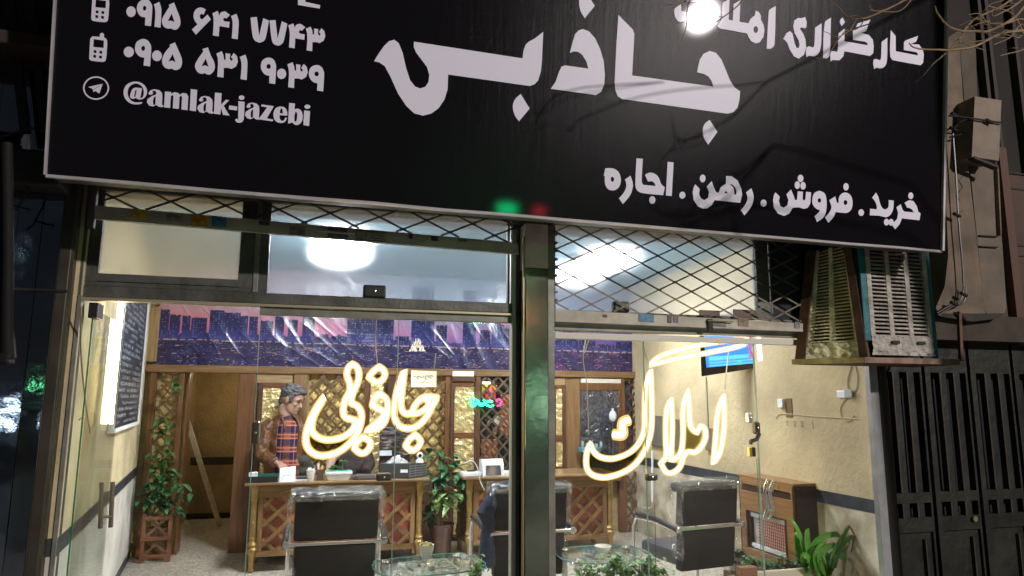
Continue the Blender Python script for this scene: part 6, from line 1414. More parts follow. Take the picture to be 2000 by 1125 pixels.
L0 = at(1560, 707, 3.9); L1 = at(1692, 712, YC-.03); L2 = at(1872, 703, YC-.03)
zs = fz0-.012
MB().hexa([(L0.x, 3.96, zs-.03), (L1.x-.02, YC-.03, zs-.03), (L2.x, YC-.03, zs-.03), (L2.x, 3.96, zs-.03)], [(L0.x, 3.96, zs), (L1.x-.02, YC-.03, zs), (L2.x, YC-.03, zs), (L2.x, 3.96, zs)]).build('shelf', RUST, wf)
MB().bar((L1.x-.02, YC-.036, zs-.012), (L2.x, YC-.036, zs-.012), .035, .01).build('front_strip', mat('rust_pale', (.22, .14, .10), .7, var=.4, vscale=12, bump=.3), wf)
MB().bar((L0.x-.01, 3.955, zs-.012), (L1.x-.02, YC-.036, zs-.012), .035, .01, up=(1, 1, 0)).build('side_strip', mat('yellowed_strip', (.40, .33, .12), .7, var=.4, vscale=12, bump=.3), wf)
MB().bar(at(1877, 703, YC-.02), at(1873, 610, YC+.1), .025, .02).build('hanger', RUST, wf); MB().bar(at(1868, 612, YC+.1), at(1882, 625, YC+.2), .02, .04).build('hanger_hook', DARK, wf)

# ------------------------------------------------------------------ pilaster, box and wall to the right
YPi = 3.95
pi_ = thing('pilaster', 'beige stone pilaster flaring at its foot to the right of the sign', 'pilaster', at(1900, 600, YPi))
STONE = mat('beige_stone', (.15, .112, .078), .8, var=.4, vscale=3, bump=.3, bscale=16)
STONE2 = mat('beige_stone_side', (.14, .112, .085), .8, var=.2, vscale=4, bump=.3, bscale=16)
def pxpoly(pts, Y): return [at(x, y, Y) for x, y in pts]
MB().poly([pxpoly([(1840, 80), (1872, 60), (1882, 200), (1893, 340), (1907, 460), (1922, 600), (1926, 612), (1832, 612), (1828, 600), (1845, 560), (1852, 500), (1848, 400), (1846, 250)], YPi)], (0, 1, 0), .3).build('front_face', STONE, pi_)
MB().poly([pxpoly([(1893, 312), (1944, 325), (1950, 400), (1958, 480), (1966, 600), (1962, 612), (1927, 612), (1922, 600), (1908, 460)], YPi+.015)], (0, 1, 0), .28).build('side_face', STONE2, pi_)
MB().poly([pxpoly([(1872, 60), (1905, 60), (1912, 312), (1894, 312), (1884, 200)], YPi+.02)], (0, 1, 0), .28).build('upper_shaft', mat('dim_stone', (.09, .07, .05), .85, var=.25, vscale=4, bump=.3, bscale=16), pi_)
for py in (460, 481): MB().bar(at(1912, py, YPi+.005), at(1948, py+2, YPi+.005), .008, .02).build('groove', DARK, pi_)
MB().bar(at(1946, 330, YPi), at(1952, 460, YPi), .012, .03).build('edge_bead', STONE, pi_)
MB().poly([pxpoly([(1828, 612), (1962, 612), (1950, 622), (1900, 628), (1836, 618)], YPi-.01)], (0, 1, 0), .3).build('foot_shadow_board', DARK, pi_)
for L in ([(1886, 340), (1872, 352), (1880, 366), (1868, 380), (1874, 392)], [(1862, 420), (1880, 412)]): MB().tube([at(x, y, YPi-.001) for x, y in L], .0035, 4).build('crack', DARK, pi_)
jb = thing('meter_box', 'beige metal box fixed to the pilaster right of the sign', 'junction box', at(1928, 310, 3.8))
MB().poly([pxpoly([(1904, 188), (1956, 196), (1951, 314), (1898, 306)], 3.8)], (0, 1, 0), .15).build('box', mat('beige_box', (.19, .15, .105), .6, var=.15, vscale=6, bump=.15), jb)
MB().bar(at(1897, 309, 3.82), at(1945, 328, 3.82), .02, .05).build('base_plate', DARK, jb)
pc = thing('service_cable', 'black cable with tape knots running down the pilaster and across the beige box', 'cable', at(1866, 400, 3.9))
for L, y_ in (([(1854, 226), (1875, 228), (1905, 232), (1930, 236), (1958, 240)], 3.78), ([(1864, 250), (1880, 236), (1900, 232)], 3.85), ([(1860, 250), (1866, 330), (1872, 430), (1882, 560), (1876, 585), (1862, 592), (1830, 612)], 3.9), ([(1886, 560), (1882, 590), (1858, 600), (1832, 616)], 3.9), ([(1855, 268), (1878, 262), (1892, 256)], 3.88)):
    P = smooth_pts(L, 5, 120, False); MB().tube([at(p.x, p.y, y_) for p in P], .007, 6).build('cable_run', BLACKP, pc, smooth=True)
for px, py, y_ in ((1864, 224, 3.8), (1932, 237, 3.78), (1862, 252, 3.88), (1869, 420, 3.9), (1882, 575, 3.9), (1863, 593, 3.9)): MB().tube([at(px-6, py-3, y_-.005), at(px+6, py+3, y_-.005)], .013, 8).build('tape_knot', BLACKP, pc, smooth=True)
rwl = thing('neighbour_wall', 'dim pinkish rendered wall with a dark window at the right edge', 'wall', at(1990, 600, 4.1))
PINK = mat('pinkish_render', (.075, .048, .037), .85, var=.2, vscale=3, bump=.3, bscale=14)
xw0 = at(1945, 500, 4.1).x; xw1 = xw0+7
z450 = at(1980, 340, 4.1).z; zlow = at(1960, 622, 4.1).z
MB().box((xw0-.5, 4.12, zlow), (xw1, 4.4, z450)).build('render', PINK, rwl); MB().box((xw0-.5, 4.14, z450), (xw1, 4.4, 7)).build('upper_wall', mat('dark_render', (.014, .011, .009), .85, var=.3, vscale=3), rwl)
for py in (340, 370, 480, 500): z_ = at(1980, py, 4.12).z; MB().box((xw0-.5, 4.112, z_), (xw1, 4.121, z_+.012)).build('groove', DARK, rwl)
MB().box((xw0+.10, 4.06, z450-1.4), (xw0+.18, 4.12, z450+.2)).build('rain_strip', mat('brown_strip', (.10, .055, .04), .8), rwl)
for px in (1921, 1935, 1985): MB().box((at(px, 150, 4.1).x, 4.08, z450), (at(px+6, 150, 4.1).x, 4.14, 5.4)).build('window_bar', mat('dim_bar', (.03, .026, .022), .7), rwl)
# cornice above the gate
MB().box((3.83, 4.0, at(1900, 668, 4.1).z), (9, 4.3, zlow)).build('lintel', mat('gate_lintel', (.05, .037, .026), .85, var=.3, vscale=6), rwl)

# ------------------------------------------------------------------ gate
GT_ = mat('dark_green_gate', (.014, .016, .010), .5, var=.6, vscale=4, bump=.35, bscale=14)
GTL = mat('gate_edge_metal', (.075, .058, .048), .5, metal=.4, var=.2)
YGt = 4.12
gt = thing('gate', 'dark green metal gate with tall barred slots at the right beneath the cooler', 'gate', at(1870, 1125, YGt))
GL = [(1742, 1846), (1850, 1925), (1932, 2080)]
zt0, zs0, zs1, zq0, zq1, zp = [at(1850, p, YGt).z for p in (690, 728, 960, 980, 1008, 1028)]
xg0 = at(1700, 900, YGt).x
MB().box((3.84, YGt+.10, 0), (9, YGt+.16, 2.2)).build('dark_backing', mat('gate_dark', (.008, .008, .007), .8), gt)
MB().box((3.835, YGt-.12, 0), (3.87, YGt+.1, 2.0), .004).build('frame_post', mat('frame_brown', (.045, .038, .027), .5, var=.3, metal=.3), gt)
xx = 3.90; lw_ = .40; k = 0
while xx < 7.2:
    lf = MB().box((xx, YGt, 0), (xx+.05, YGt+.05, zt0+.12), .004).build('stile', GT_, gt)
    MB().box((xx+lw_-.02, YGt, 0), (xx+lw_, YGt+.05, zt0+.12), .004).build('stile', GT_, gt)
    MB().box((xx+.05, YGt+.002, zs0), (xx+lw_-.02, YGt+.048, zt0+.12)).build('top_rail', GT_, gt)
    MB().box((xx+.05, YGt+.002, zq0), (xx+lw_-.02, YGt+.048, zs1)).build('middle_rail', GT_, gt); MB().box((xx+.05, YGt+.002, zp-.03), (xx+lw_-.02, YGt+.048, zq1)).build('lower_rail', GT_, gt)
    MB().box((xx+.05, YGt+.02, 0), (xx+lw_-.02, YGt+.04, zp-.03)).build('bottom_panel', GT_, gt)
    MB().box((xx+.30, YGt-.004, .12), (xx+.31, YGt+.02, zp-.08)).build('panel_moulding', GTL, gt); MB().box((xx+.08, YGt-.004, .12), (xx+.30, YGt+.02, .13)).build('panel_moulding', GTL, gt)
    for s_ in (.13, .26):
        MB().box((xx+s_, YGt+.0, zq1), (xx+s_+.06, YGt+.046, zq0)).build('slot_bar', GT_, gt); MB().box((xx+s_, YGt+.0, zs1), (xx+s_+.06, YGt+.046, zs0)).build('slot_bar', GT_, gt)
        MB().box((xx+s_-.006, YGt-.006, zs1), (xx+s_+.006, YGt+.0, zs0)).build('bar_edge', GTL, gt); MB().box((xx+s_-.006, YGt-.006, zq1), (xx+s_+.006, YGt+.0, zq0)).build('bar_edge', GTL, gt)
    xx += lw_+.03; k += 1
MB().lathe([(.02, 0), (.02, .012)], (0, 0, 0), 12).xf(Matrix.Translation(at(1903, 1013, YGt-.01))@Matrix.Rotation(R(90), 4, 'X')).build('lock_plate', mat('dull_brass', (.4, .34, .16), .4, metal=.7), gt)
dp = thing('wall_post', 'brown metal strip beside the bright corner post of the shop front', 'post', at(1712, 900, 4.02))
MB().box((XR+.125, 3.98, 0), (XR+.145, 4.05, 1.9), .003).build('strip', mat('brown_metal', (.08, .06, .04), .5, metal=.3), dp)

# ------------------------------------------------------------------ bare tree over the sign
BARK = mat('bark', (.30, .19, .11), .8, var=.3, vscale=12, bump=.4, bscale=30)
BARKG = mat('twig_bark', (.24, .15, .08), .75, var=.3, vscale=12)
tr = thing('bare_tree', 'leafless tree whose lamplit twigs hang over the upper right of the sign', 'tree', (4.95, 1.35, 0))
MB().tube([(4.95, 1.35, 0), (4.92, 1.36, 1.5), (4.8, 1.42, 3.0), (4.5, 1.5, 3.9), (4.3, 1.6, 4.9)], [.13, .11, .09, .07, .04], 12).build('trunk', BARK, tr, smooth=True)
YBr = 2.1
def branch(L, r0, r1, Y0=YBr, Y1=YBr, nm='branch'):
    P = smooth_pts(L, 5, 140, False); n_ = len(P)
    pts = [at(p.x, p.y, Y0+(Y1-Y0)*i/(n_-1)) for i, p in enumerate(P)]
    jit = [q_+Vector((0, .02*noise.noise(q_*9), 0)) for q_ in pts]
    MB().tube(jit, [.78*(r0+(r1-r0)*i/(n_-1)) for i in range(n_)], 6).build(nm, BARKG, tr, smooth=True)
S_ = (4.8, 1.42, 3.0)
for tgt in ((2050, -60), (2060, 60), (2030, 160)):
    e = at(*tgt, YBr); MB().tube([S_, (4.55, 1.5, 3.0+(e.z-3.0)*.5+.12), (4.2, 1.68, 3.0+(e.z-3.0)*.85+.12), (e.x+.25, 1.95, e.z+.05), e], [.016, .008, .006, .006, .007], 8).build('limb', BARK, tr, smooth=True)
branch([(2050, -60), (1990, 25), (1945, 55), (1905, 62), (1860, 55), (1830, 25), (1826, 12)], .009, .0035)
branch([(2060, 60), (2000, 60), (1950, 68), (1900, 92), (1850, 98), (1800, 96), (1782, 92), (1775, 84)], .009, .003)
branch([(2050, -60), (1960, 10), (1900, 40), (1870, 80), (1840, 110), (1818, 128), (1800, 150), (1790, 160)], .007, .002, 2.1, 2.3)
branch([(2030, 160), (2000, 70), (1975, 30), (1930, 10)], .006, .003)
branch([(2030, 160), (2005, 100), (1985, 102), (1955, 108)], .006, .0025)
branch([(2030, 160), (1998, 50), (1970, 75), (1945, 85)], .005, .002)
branch([(2060, 60), (1995, 38), (1960, 48), (1930, 42), (1910, 28), (1890, 30)], .005, .002)
branch([(2050, -60), (1990, 5), (1950, 28), (1938, 30), (1942, 12)], .005, .002)
branch([(1950, 68), (1965, 60), (1985, 75), (1995, 70)], .003, .002)
branch([(1905, 62), (1890, 50), (1880, 70), (1875, 85)], .003, .0015)
rt = random.Random(12)
for k in range(16):   # fine side twigs
    x_, y_ = rt.uniform(1890, 1995), rt.uniform(8, 100); d1, d2 = rt.uniform(-38, -14), rt.uniform(-16, 22)
    branch([(x_+30, y_-d2*.5), (x_, y_), (x_+d1*.6, y_+d2*.6), (x_+d1, y_+d2)], .0028, .001, 2.05+.01*k, 2.1+.01*k, 'twig')
# left cluster over the sign lettering
e2 = at(1850, -80, 2.4); MB().tube([(4.35, 1.6, 4.6), (3.9, 1.9, 4.3), (3.3, 2.25, e2.z+.25), e2], [.016, .009, .007, .006, .006], 8).build('limb', BARK, tr, smooth=True)
branch([(1850, -80), (1790, -15), (1745, 12), (1700, 32), (1670, 38), (1655, 35), (1640, 15), (1620, -5)], .007, .0025, 2.4, 2.5)
branch([(1745, 12), (1720, 22), (1702, 18), (1698, 8)], .004, .002, 2.4, 2.4)
branch([(1672, 38), (1660, 58), (1650, 66), (1632, 74), (1615, 64), (1607, 60)], .0035, .0015, 2.45, 2.5)
branch([(1688, 38), (1680, 52), (1665, 60), (1648, 62), (1636, 76), (1625, 80)], .0035, .0015, 2.45, 2.5)
branch([(1660, 32), (1675, 32), (1682, 36)], .0025, .0015, 2.45, 2.45)
branch([(1650, 60), (1630, 85), (1622, 100), (1612, 112), (1592, 112)], .003, .001, 2.5, 2.5)
branch([(1790, -15), (1760, 20), (1730, 24), (1700, 20)], .004, .002, 2.35, 2.4)
# dark twigs in front of the glare
branch([(1850, -80), (1600, -60), (1460, -10), (1440, 12), (1412, 34), (1395, 44), (1385, 45)], .006, .0015, 2.4, 2.6)
branch([(1412, 34), (1400, 32), (1394, 30)], .002, .001, 2.6, 2.6)
branch([(1600, -60), (1400, -50), (1348, -2), (1342, 18), (1340, 50), (1328, 84), (1318, 98)], .006, .001, 2.5, 2.6)
branch([(1348, -2), (1330, 6), (1310, 10), (1298, 13)], .003, .001, 2.55, 2.6)
branch([(1356, 34), (1338, 42), (1320, 46), (1298, 49)], .002, .0012, 2.6, 2.6)
branch([(1600, -60), (1420, -40), (1355, -5), (1343, 12)], .004, .002, 2.5, 2.55)

# ------------------------------------------------------------------ unseen emitters added to glow in the sign, the column and the pillar
def street_emitter(nm, lb, x0, x1, z0, z1, y, col, s_):
    t = thing(nm, lb, 'lit sign', ((x0+x1)/2, y, z0)); MB().box((x0-.05, y-.12, z0-.05), (x1+.05, y-.03, z1+.05)).build('case', BLACKP, t); MB().box((x0, y-.03, z0), (x1, y, z1), .01).build('lit_face', emit(nm+str(x0), col, s_), t)
street_emitter('led_emitter', 'small green emitter added out of view, mirrored as a glow in the shop sign', 2.0, 2.22, 2.55, 2.66, -1.2, (.0, 1, .30), 45)
street_emitter('led_emitter', 'small red emitter added out of view beside the green one', 2.45, 2.58, 2.55, 2.65, -1.2, (1, .03, .07), 22)
street_emitter('led_emitter', 'small green and white lit display low across the street, mirrored in the steel column', 5.35, 5.6, 1.25, 1.7, -9, (.1, 1, .45), 7)
street_emitter('led_emitter', 'small white display beside the green one, mirrored in the steel column', 5.62, 5.72, 1.3, 1.55, -9, (1, .8, .9), 30)
for i, (x_, z_, w_, h_, c_, s_) in enumerate(((-6.6, 1.0, .35, .16, (.7, .85, 1), 5), (-9.2, .8, .25, .3, (1, .12, .4), 6), (-11.5, 1.6, .5, .2, (.5, .7, 1), 5), (-8.0, 2.3, .2, .15, (1, .5, .15), 4), (-5.2, .6, .2, .12, (1, .8, .2), 5), (-14, .9, .5, .3, (.9, .1, .35), 4), (-7.4, 4.6, .3, .15, (.6, .85, 1), 6), (-7.9, 1.2, .12, .5, (.8, .9, 1), 6), (-10.4, .4, .3, .2, (.3, .4, 1), 5), (-5.9, 1.7, .1, .1, (.2, 1, .4), 6))):
    street_emitter('pillar_emitter', 'random emitter (%s) added across the street, mirrored in the left pillar' % ('panel of cold white', 'strip of pink', 'window of pale blue', 'lamp of orange', 'lamp of yellow', 'panel of crimson', 'floodlight', 'tube of white', 'window of deep blue', 'lamp of green')[i], x_, x_+w_, z_, z_+h_, -9.5-.1*i, c_, s_*1.3)
# ------------------------------------------------------------------ people
SKIN = mat('skin', (.40, .235, .175), .5, var=.08, vscale=12)
HAIR = mat('grey_black_hair', (.03, .028, .028), .55, col2=(.16, .16, .16), vscale=22, bump=.5, bscale=60, stretch=(1, 1, 3))
BRJ = mat('brown_leather_jacket', (.12, .050, .018), .45, var=.35, vscale=7, bump=.9, bscale=13, dist=.04, coat=.12)
JEANS = mat('blue_jeans', (.04, .07, .13), .8, var=.2, vscale=20)
def ellip(b, c, r, n=14, M=None):
    i0 = len(b.v); m_ = n//2+1
    for j in range(m_+1):
        a = math.pi*j/m_
        for k in range(n):
            t = 2*math.pi*k/n; b.v.append(Vector((r[0]*math.sin(a)*math.cos(t), r[1]*math.sin(a)*math.sin(t), r[2]*math.cos(a))))
    for j in range(m_):
        for k in range(n):
            k2 = (k+1) % n; b.f.append((i0+j*n+k, i0+j*n+k2, i0+(j+1)*n+k2, i0+(j+1)*n+k))
    T = Matrix.Translation(Vector(c)) @ (M or Matrix.Identity(4))
    for i in range(i0, len(b.v)): b.v[i] = T @ b.v[i]
def fuse(b, name, m, parent, voxel=.008, smooth=6):
    """one continuous surface from overlapping volumes"""
    og = origin_of(parent); me = bpy.data.meshes.new(name+'_src'); me.from_pydata([v-og for v in b.v], [], b.f)
    bm = bmesh.new(); bm.from_mesh(me); bmesh.ops.remove_doubles(bm, verts=bm.verts[:], dist=1e-6); bmesh.ops.recalc_face_normals(bm, faces=bm.faces[:]); bm.to_mesh(me); bm.free()
    o = bpy.data.objects.new(name, me); COL.objects.link(o)
    r_ = o.modifiers.new('r', 'REMESH'); r_.mode = 'VOXEL'; r_.voxel_size = voxel
    s_ = o.modifiers.new('s', 'SMOOTH'); s_.factor = .5; s_.iterations = smooth
    dg = bpy.context.evaluated_depsgraph_get(); me2 = bpy.data.meshes.new_from_object(o.evaluated_get(dg)); me2.name = name
    o.modifiers.clear(); o.data = me2; me2.materials.clear(); me2.materials.append(m); me2.polygons.foreach_set('use_smooth', [True]*len(me2.polygons)); o.parent = parent; return o
def loft(b, secs, n=20):
    """secs: centre, rx, ry, yaw ; closed tube of ellipses lying in level planes"""
    i0 = len(b.v)
    for (c, rx, ry, yw) in secs:
        for k in range(n):
            a = 2*math.pi*k/n; x, y = rx*math.cos(a), ry*math.sin(a); b.v.append(Vector((c[0]+x*math.cos(yw)-y*math.sin(yw), c[1]+x*math.sin(yw)+y*math.cos(yw), c[2])))
    N_ = len(secs)
    for i in range(N_-1):
        for k in range(n):
            k2 = (k+1) % n; b.f.append((i0+i*n+k, i0+i*n+k2, i0+(i+1)*n+k2, i0+(i+1)*n+k))
    b.f.append(tuple(i0+k for k in range(n))[::-1]); b.f.append(tuple(i0+(N_-1)*n+k for k in range(n)))
YM = 7.42
def mp(px, py, dy=0): return at(px, py, YM+dy)
man = thing('person', 'man with greying hair, brown leather jacket and plaid shirt standing behind the left desk', 'person', (mp(553, 900).x, YM, 0))
# head frame: face looks to +x and slightly to the street and down
hc = mp(570, 782); S = 1.2
HR = Matrix.Rotation(R(-24), 4, 'Z') @ Matrix.Rotation(R(20), 4, 'Y') @ Matrix.Scale(1.2, 4)
def hp(x, y, z): return hc + (HR @ Vector((x, y, z)))       # x forward, y left of the man, z up
b = MB()
ellip(b, hp(-.012, 0, .03), (.098, .076, .098), 20, HR); ellip(b, hp(.022, 0, -.045), (.066, .057, .072), 16, HR)
ellip(b, hp(.062, 0, -.088), (.026, .03, .022), 12, HR)      # chin
ellip(b, hp(.030, 0, -.075), (.05, .05, .04), 12, HR)        # jaw
ellip(b, hp(.070, 0, .028), (.022, .055, .014), 12, HR)      # brow
b.add([hp(.082, .010, .018), hp(.082, -.010, .018), hp(.118, 0, -.026), hp(.086, .020, -.034), hp(.086, -.020, -.034), hp(.07, 0, -.03), hp(.06, .0, .02)], [(0, 2, 1), (0, 3, 2), (1, 2, 4), (2, 3, 4), (3, 5, 4), (0, 6, 3), (1, 4, 6), (3, 6, 5), (4, 5, 6), (0, 1, 6)])
ellip(b, hp(.100, 0, -.022), (.014, .015, .012), 10, HR)
ellip(b, hp(.083, 0, -.058), (.012, .026, .008), 10, HR); ellip(b, hp(.080, 0, -.068), (.012, .022, .008), 10, HR)   # lips
for s_ in (1, -1):
    ellip(b, hp(-.008, s_*.076, .002), (.018, .010, .032), 10, HR); ellip(b, hp(.060, s_*.040, -.015), (.020, .018, .018), 10, HR)
nk = mp(563, 815, .02)
b.tube([hp(-.03, 0, -.05), hp(-.03, 0, -.10), nk+Vector((0, 0, -.02)), nk+Vector((-.005, .01, -.1))], [.066, .066, .07, .10], 14)
# torso and limbs under the clothes
loft(b, [((nk.x-.01, YM+.04, nk.z-.30), .17, .10, R(-20)), ((nk.x-.01, YM+.04, nk.z-.12), .17, .10, R(-20)), ((nk.x-.005, YM+.035, nk.z-.07), .10, .07, R(-20))])
# right arm (seen at the left) and hand resting on the desk
sh, el, wr_, = mp(519, 838, -.02), mp(513, 888, -.10), mp(541, 905, -.26)
hnd = mp(551, 914, -.34)
b.tube([sh, sh.lerp(el, .5), el, el.lerp(wr_, .5), wr_, hnd], [.05, .048, .042, .038, .027, .02], 12)
ellip(b, mp(547, 906, -.31), (.045, .045, .022), 14, Matrix.Rotation(R(-35), 4, 'Z')@Matrix.Rotation(R(30), 4, 'Y'))
fuse(b, 'body', SKIN, man, .0075, 5)
# fingers, each its own bent chain rooted in the palm, joined as the hand
fb = MB()
pc_ = mp(550, 910, -.33)
for k, (dx, L_2) in enumerate(((-.030, .062), (-.010, .072), (.010, .070), (.028, .055))):
    r0_ = pc_+Vector((dx, -.015, .012)); fb.tube([r0_, r0_+Vector((.012, -.028, -.012)), r0_+Vector((.018, -.035, -.035)), r0_+Vector((.014, -.034, -.03-L_2*.35))], [.0105, .0095, .0085, .0065], 8)
fb.tube([pc_+Vector((.035, .01, .0)), pc_+Vector((.055, -.012, -.018)), pc_+Vector((.058, -.03, -.04))], [.011, .010, .007], 8)
ellip(fb, pc_+Vector((0, .0, .008)), (.044, .035, .018), 12)
fuse(fb, 'hand', SKIN, man, .005, 3)
# hair: cap over the skull with a shorn back and side
b = MB()
for c_, r_ in (((-.022, 0, .048), (.094, .081, .086)), ((.048, 0, .098), (.046, .060, .030)), ((.070, .01, .088), (.020, .045, .018)), ((-.065, 0, -.005), (.044, .062, .075)), ((.012, .066, .030), (.034, .014, .045)), ((.012, -.066, .030), (.034, .014, .045)), ((-.06, 0, -.06), (.03, .045, .035))): ellip(b, hp(*c_), r_, 16, HR)
for k in range(70):
    a_, e_ = random.uniform(0, 6.28), random.uniform(.25, 1.45); q_ = Vector((-.015+.10*math.sin(e_)*math.cos(a_), .083*math.sin(e_)*math.sin(a_), .045+.092*math.cos(e_)))
    if q_.x < .055 or q_.z > .10: ellip(b, hp(*q_), (.022, .011, .009), 8, HR)
fuse(b, 'hair', HAIR, man, .006, 2)
DK = mat('face_dark', (.03, .02, .018), .5)
for s_ in (1, -1):
    MB().tube([hp(.088, s_*.014, .034), hp(.090, s_*.032, .040), hp(.080, s_*.054, .032)], [.004, .0055, .003], 6).build('eyebrow', DK, man, smooth=True)
    q = MB(); ellip(q, hp(.080, s_*.030, .014), (.008, .013, .0055), 10, HR); q.build('eye', DK, man, smooth=True)
MB().tube([hp(.095, .026, -.056), hp(.101, 0, -.047), hp(.095, -.026, -.056)], [.004, .007, .004], 6).build('moustache', DK, man, smooth=True)
# plaid shirt
def plaid():
    M = bpy.data.materials.new('plaid_cloth'); M.use_nodes = True; n = M.node_tree; p = n.nodes['Principled BSDF']; p.inputs['Roughness'].default_value = .9; p.inputs['Specular IOR Level'].default_value = .15
    tc = n.nodes.new('ShaderNodeTexCoord'); sp = n.nodes.new('ShaderNodeSeparateXYZ'); n.links.new(tc.outputs['Object'], sp.inputs[0])
    def band(out, f, w_, ph=0.):
        m_ = n.nodes.new('ShaderNodeMath'); m_.operation = 'MULTIPLY_ADD'; m_.inputs[1].default_value = f; m_.inputs[2].default_value = ph; n.links.new(out, m_.inputs[0])
        fr_ = n.nodes.new('ShaderNodeMath'); fr_.operation = 'FRACT'; n.links.new(m_.outputs[0], fr_.inputs[0])
        g = n.nodes.new('ShaderNodeMath'); g.operation = 'LESS_THAN'; g.inputs[1].default_value = w_; n.links.new(fr_.outputs[0], g.inputs[0]); return g.outputs[0]
    def mixc(fac, a, b_):
        x = n.nodes.new('ShaderNodeMix'); x.data_type = 'RGBA'; n.links.new(fac, x.inputs[0])
        if isinstance(a, tuple): x.inputs[6].default_value = (*a, 1)
        else: n.links.new(a, x.inputs[6])
        if isinstance(b_, tuple): x.inputs[7].default_value = (*b_, 1)
        else: n.links.new(b_, x.inputs[7])
        return x.outputs[2]
    NV, MX, RD = (.018, .025, .065), (.10, .045, .05), (.30, .10, .075)
    vx = band(sp.outputs[0], 8.0, .5, 40.); vz = band(sp.outputs[2], 8.0, .5, 40.)
    c = mixc(vz, mixc(vx, NV, MX), mixc(vx, MX, RD))
    c = mixc(band(sp.outputs[0], 8.0, .06, 40.22), c, (.36, .13, .10)); c = mixc(band(sp.outputs[2], 8.0, .10, 40.70), c, (.52, .17, .11)); c = mixc(band(sp.outputs[2], 8.0, .10, 40.98), c, (.52, .17, .11))
    n.links.new(c, p.inputs['Base Color']); return M
top = nk.z+.005; yw = R(-22)
b = MB(); xs_ = mp(563, 870).x
loft(b, [((xs_-.01, YM-.03, .70), .155, .115, yw), ((xs_-.015, YM-.045, .86), .165, .13, yw), ((xs_, YM-.03, 1.05), .16, .125, yw), ((xs_+.005, YM-.01, 1.22), .16, .11, yw), ((xs_+.0, YM+.01, top-.02), .12, .085, yw), ((xs_-.0, YM+.02, top+.02), .07, .065, yw)])
fuse(b, 'shirt', plaid(), man, .01, 6)
# jacket: torso shell open at the front, sleeves
b = MB()
def jk(side):
    # side -1: panel at picture left (his right), +1: panel at picture right
    secs = []
    for (z, rx, ry, a0, a1) in ((.74, .205, .165, 0, 0), (.9, .205, .165, 0, 0), (1.08, .205, .16, 0, 0), (top-.14, .225, .15, 0, 0), (top-.05, .205, .125, 0, 0), (top+.0, .13, .105, 0, 0), (top+.035, .085, .085, 0, 0)): secs.append((z, rx, ry))
    n_ = 26; i0 = len(b.v)
    A0_, A1_ = (R(262), R(90)) if side < 0 else (R(320), R(450))
    for (z, rx, ry) in secs:
        for k in range(n_+1):
            a = A0_+(A1_-A0_)*k/n_; wob = 1+.03*noise.noise(Vector((a*2, z*6, side)))
            x, y = rx*math.cos(a)*wob, ry*math.sin(a)*wob; b.v.append(Vector((xs_-.022+x*math.cos(yw)-y*math.sin(yw), YM+.0+x*math.sin(yw)+y*math.cos(yw), z)))
    for i in range(len(secs)-1):
        for k in range(n_): q_ = i0+i*(n_+1)+k; b.f.append((q_, q_+1, q_+n_+2, q_+n_+1))
jk(-1); jk(1)
og = origin_of(man); o = b.build('jacket_front', BRJ, man, smooth=2); so_ = o.modifiers.new('s', 'SOLIDIFY'); so_.thickness = .014; ss = o.modifiers.new('u', 'SUBSURF'); ss.levels = 1; ss.render_levels = 1
b = MB()
b.tube([sh+Vector((.07, .03, .055)), sh+Vector((.01, 0, .012)), sh.lerp(el, .55)+Vector((-.012, 0, 0)), el+Vector((-.01, 0, 0)), el.lerp(wr_, .35)+Vector((0, 0, -.01)), wr_+Vector((-.01, .01, 0))], [.07, .086, .078, .072, .066, .05], 16)
s2 = mp(596, 838, .10); b.tube([s2+Vector((-.07, .02, .03)), s2, s2+Vector((.0, .02, -.25)), s2+Vector((-.01, -.04, -.42))], [.065, .072, .06, .05], 14)
fuse(b, 'sleeves', BRJ, man, .011, 4)
for k in range(5):
    q_ = el.lerp(wr_, .05+.17*k); MB().tube([q_+Vector((-.055+.006*k, -.02, .02)), q_+Vector((0, -.062+.004*k, -.01)), q_+Vector((.05, -.02, -.02))], .008, 6).build('sleeve_crease', BRJ, man, smooth=True)
b = MB()
b.tube([nk+Vector((-.075, .0, -.005)), nk+Vector((-.05, -.065, -.02)), nk+Vector((-.02, -.105, -.09)), nk+Vector((-.035, -.135, -.20))], [.016, .018, .018, .010], 8)
b.tube([nk+Vector((.06, .03, -.01)), nk+Vector((.085, -.03, -.03)), nk+Vector((.085, -.07, -.10)), nk+Vector((.09, -.08, -.22))], [.016, .018, .018, .010], 8)
b.build('jacket_collar', BRJ, man, smooth=True)
b = MB(); b.tube([nk+Vector((-.055, -.02, .005)), nk+Vector((-.03, -.07, -.03)), nk+Vector((.0, -.10, -.09))], [.012, .014, .006], 8); b.tube([nk+Vector((.055, -.01, .0)), nk+Vector((.045, -.06, -.03)), nk+Vector((.012, -.10, -.09))], [.012, .014, .006], 8)
b.build('shirt_collar', mat('navy_collar', (.015, .018, .04), .8), man, smooth=True)
b = MB(); xh = xs_-.02
for s_ in (-1, 1): b.tube([(xh+s_*.085, YM+.0, .82), (xh+s_*.09, YM, .45), (xh+s_*.10, YM+.02, .09)], [.10, .075, .055], 14); ellip(b, (xh+s_*.10, YM-.05, .05), (.05, .12, .045), 12)
ellip(b, (xh, YM, .80), (.165, .12, .12), 16)
fuse(b, 'trousers', JEANS, man, .014, 4)

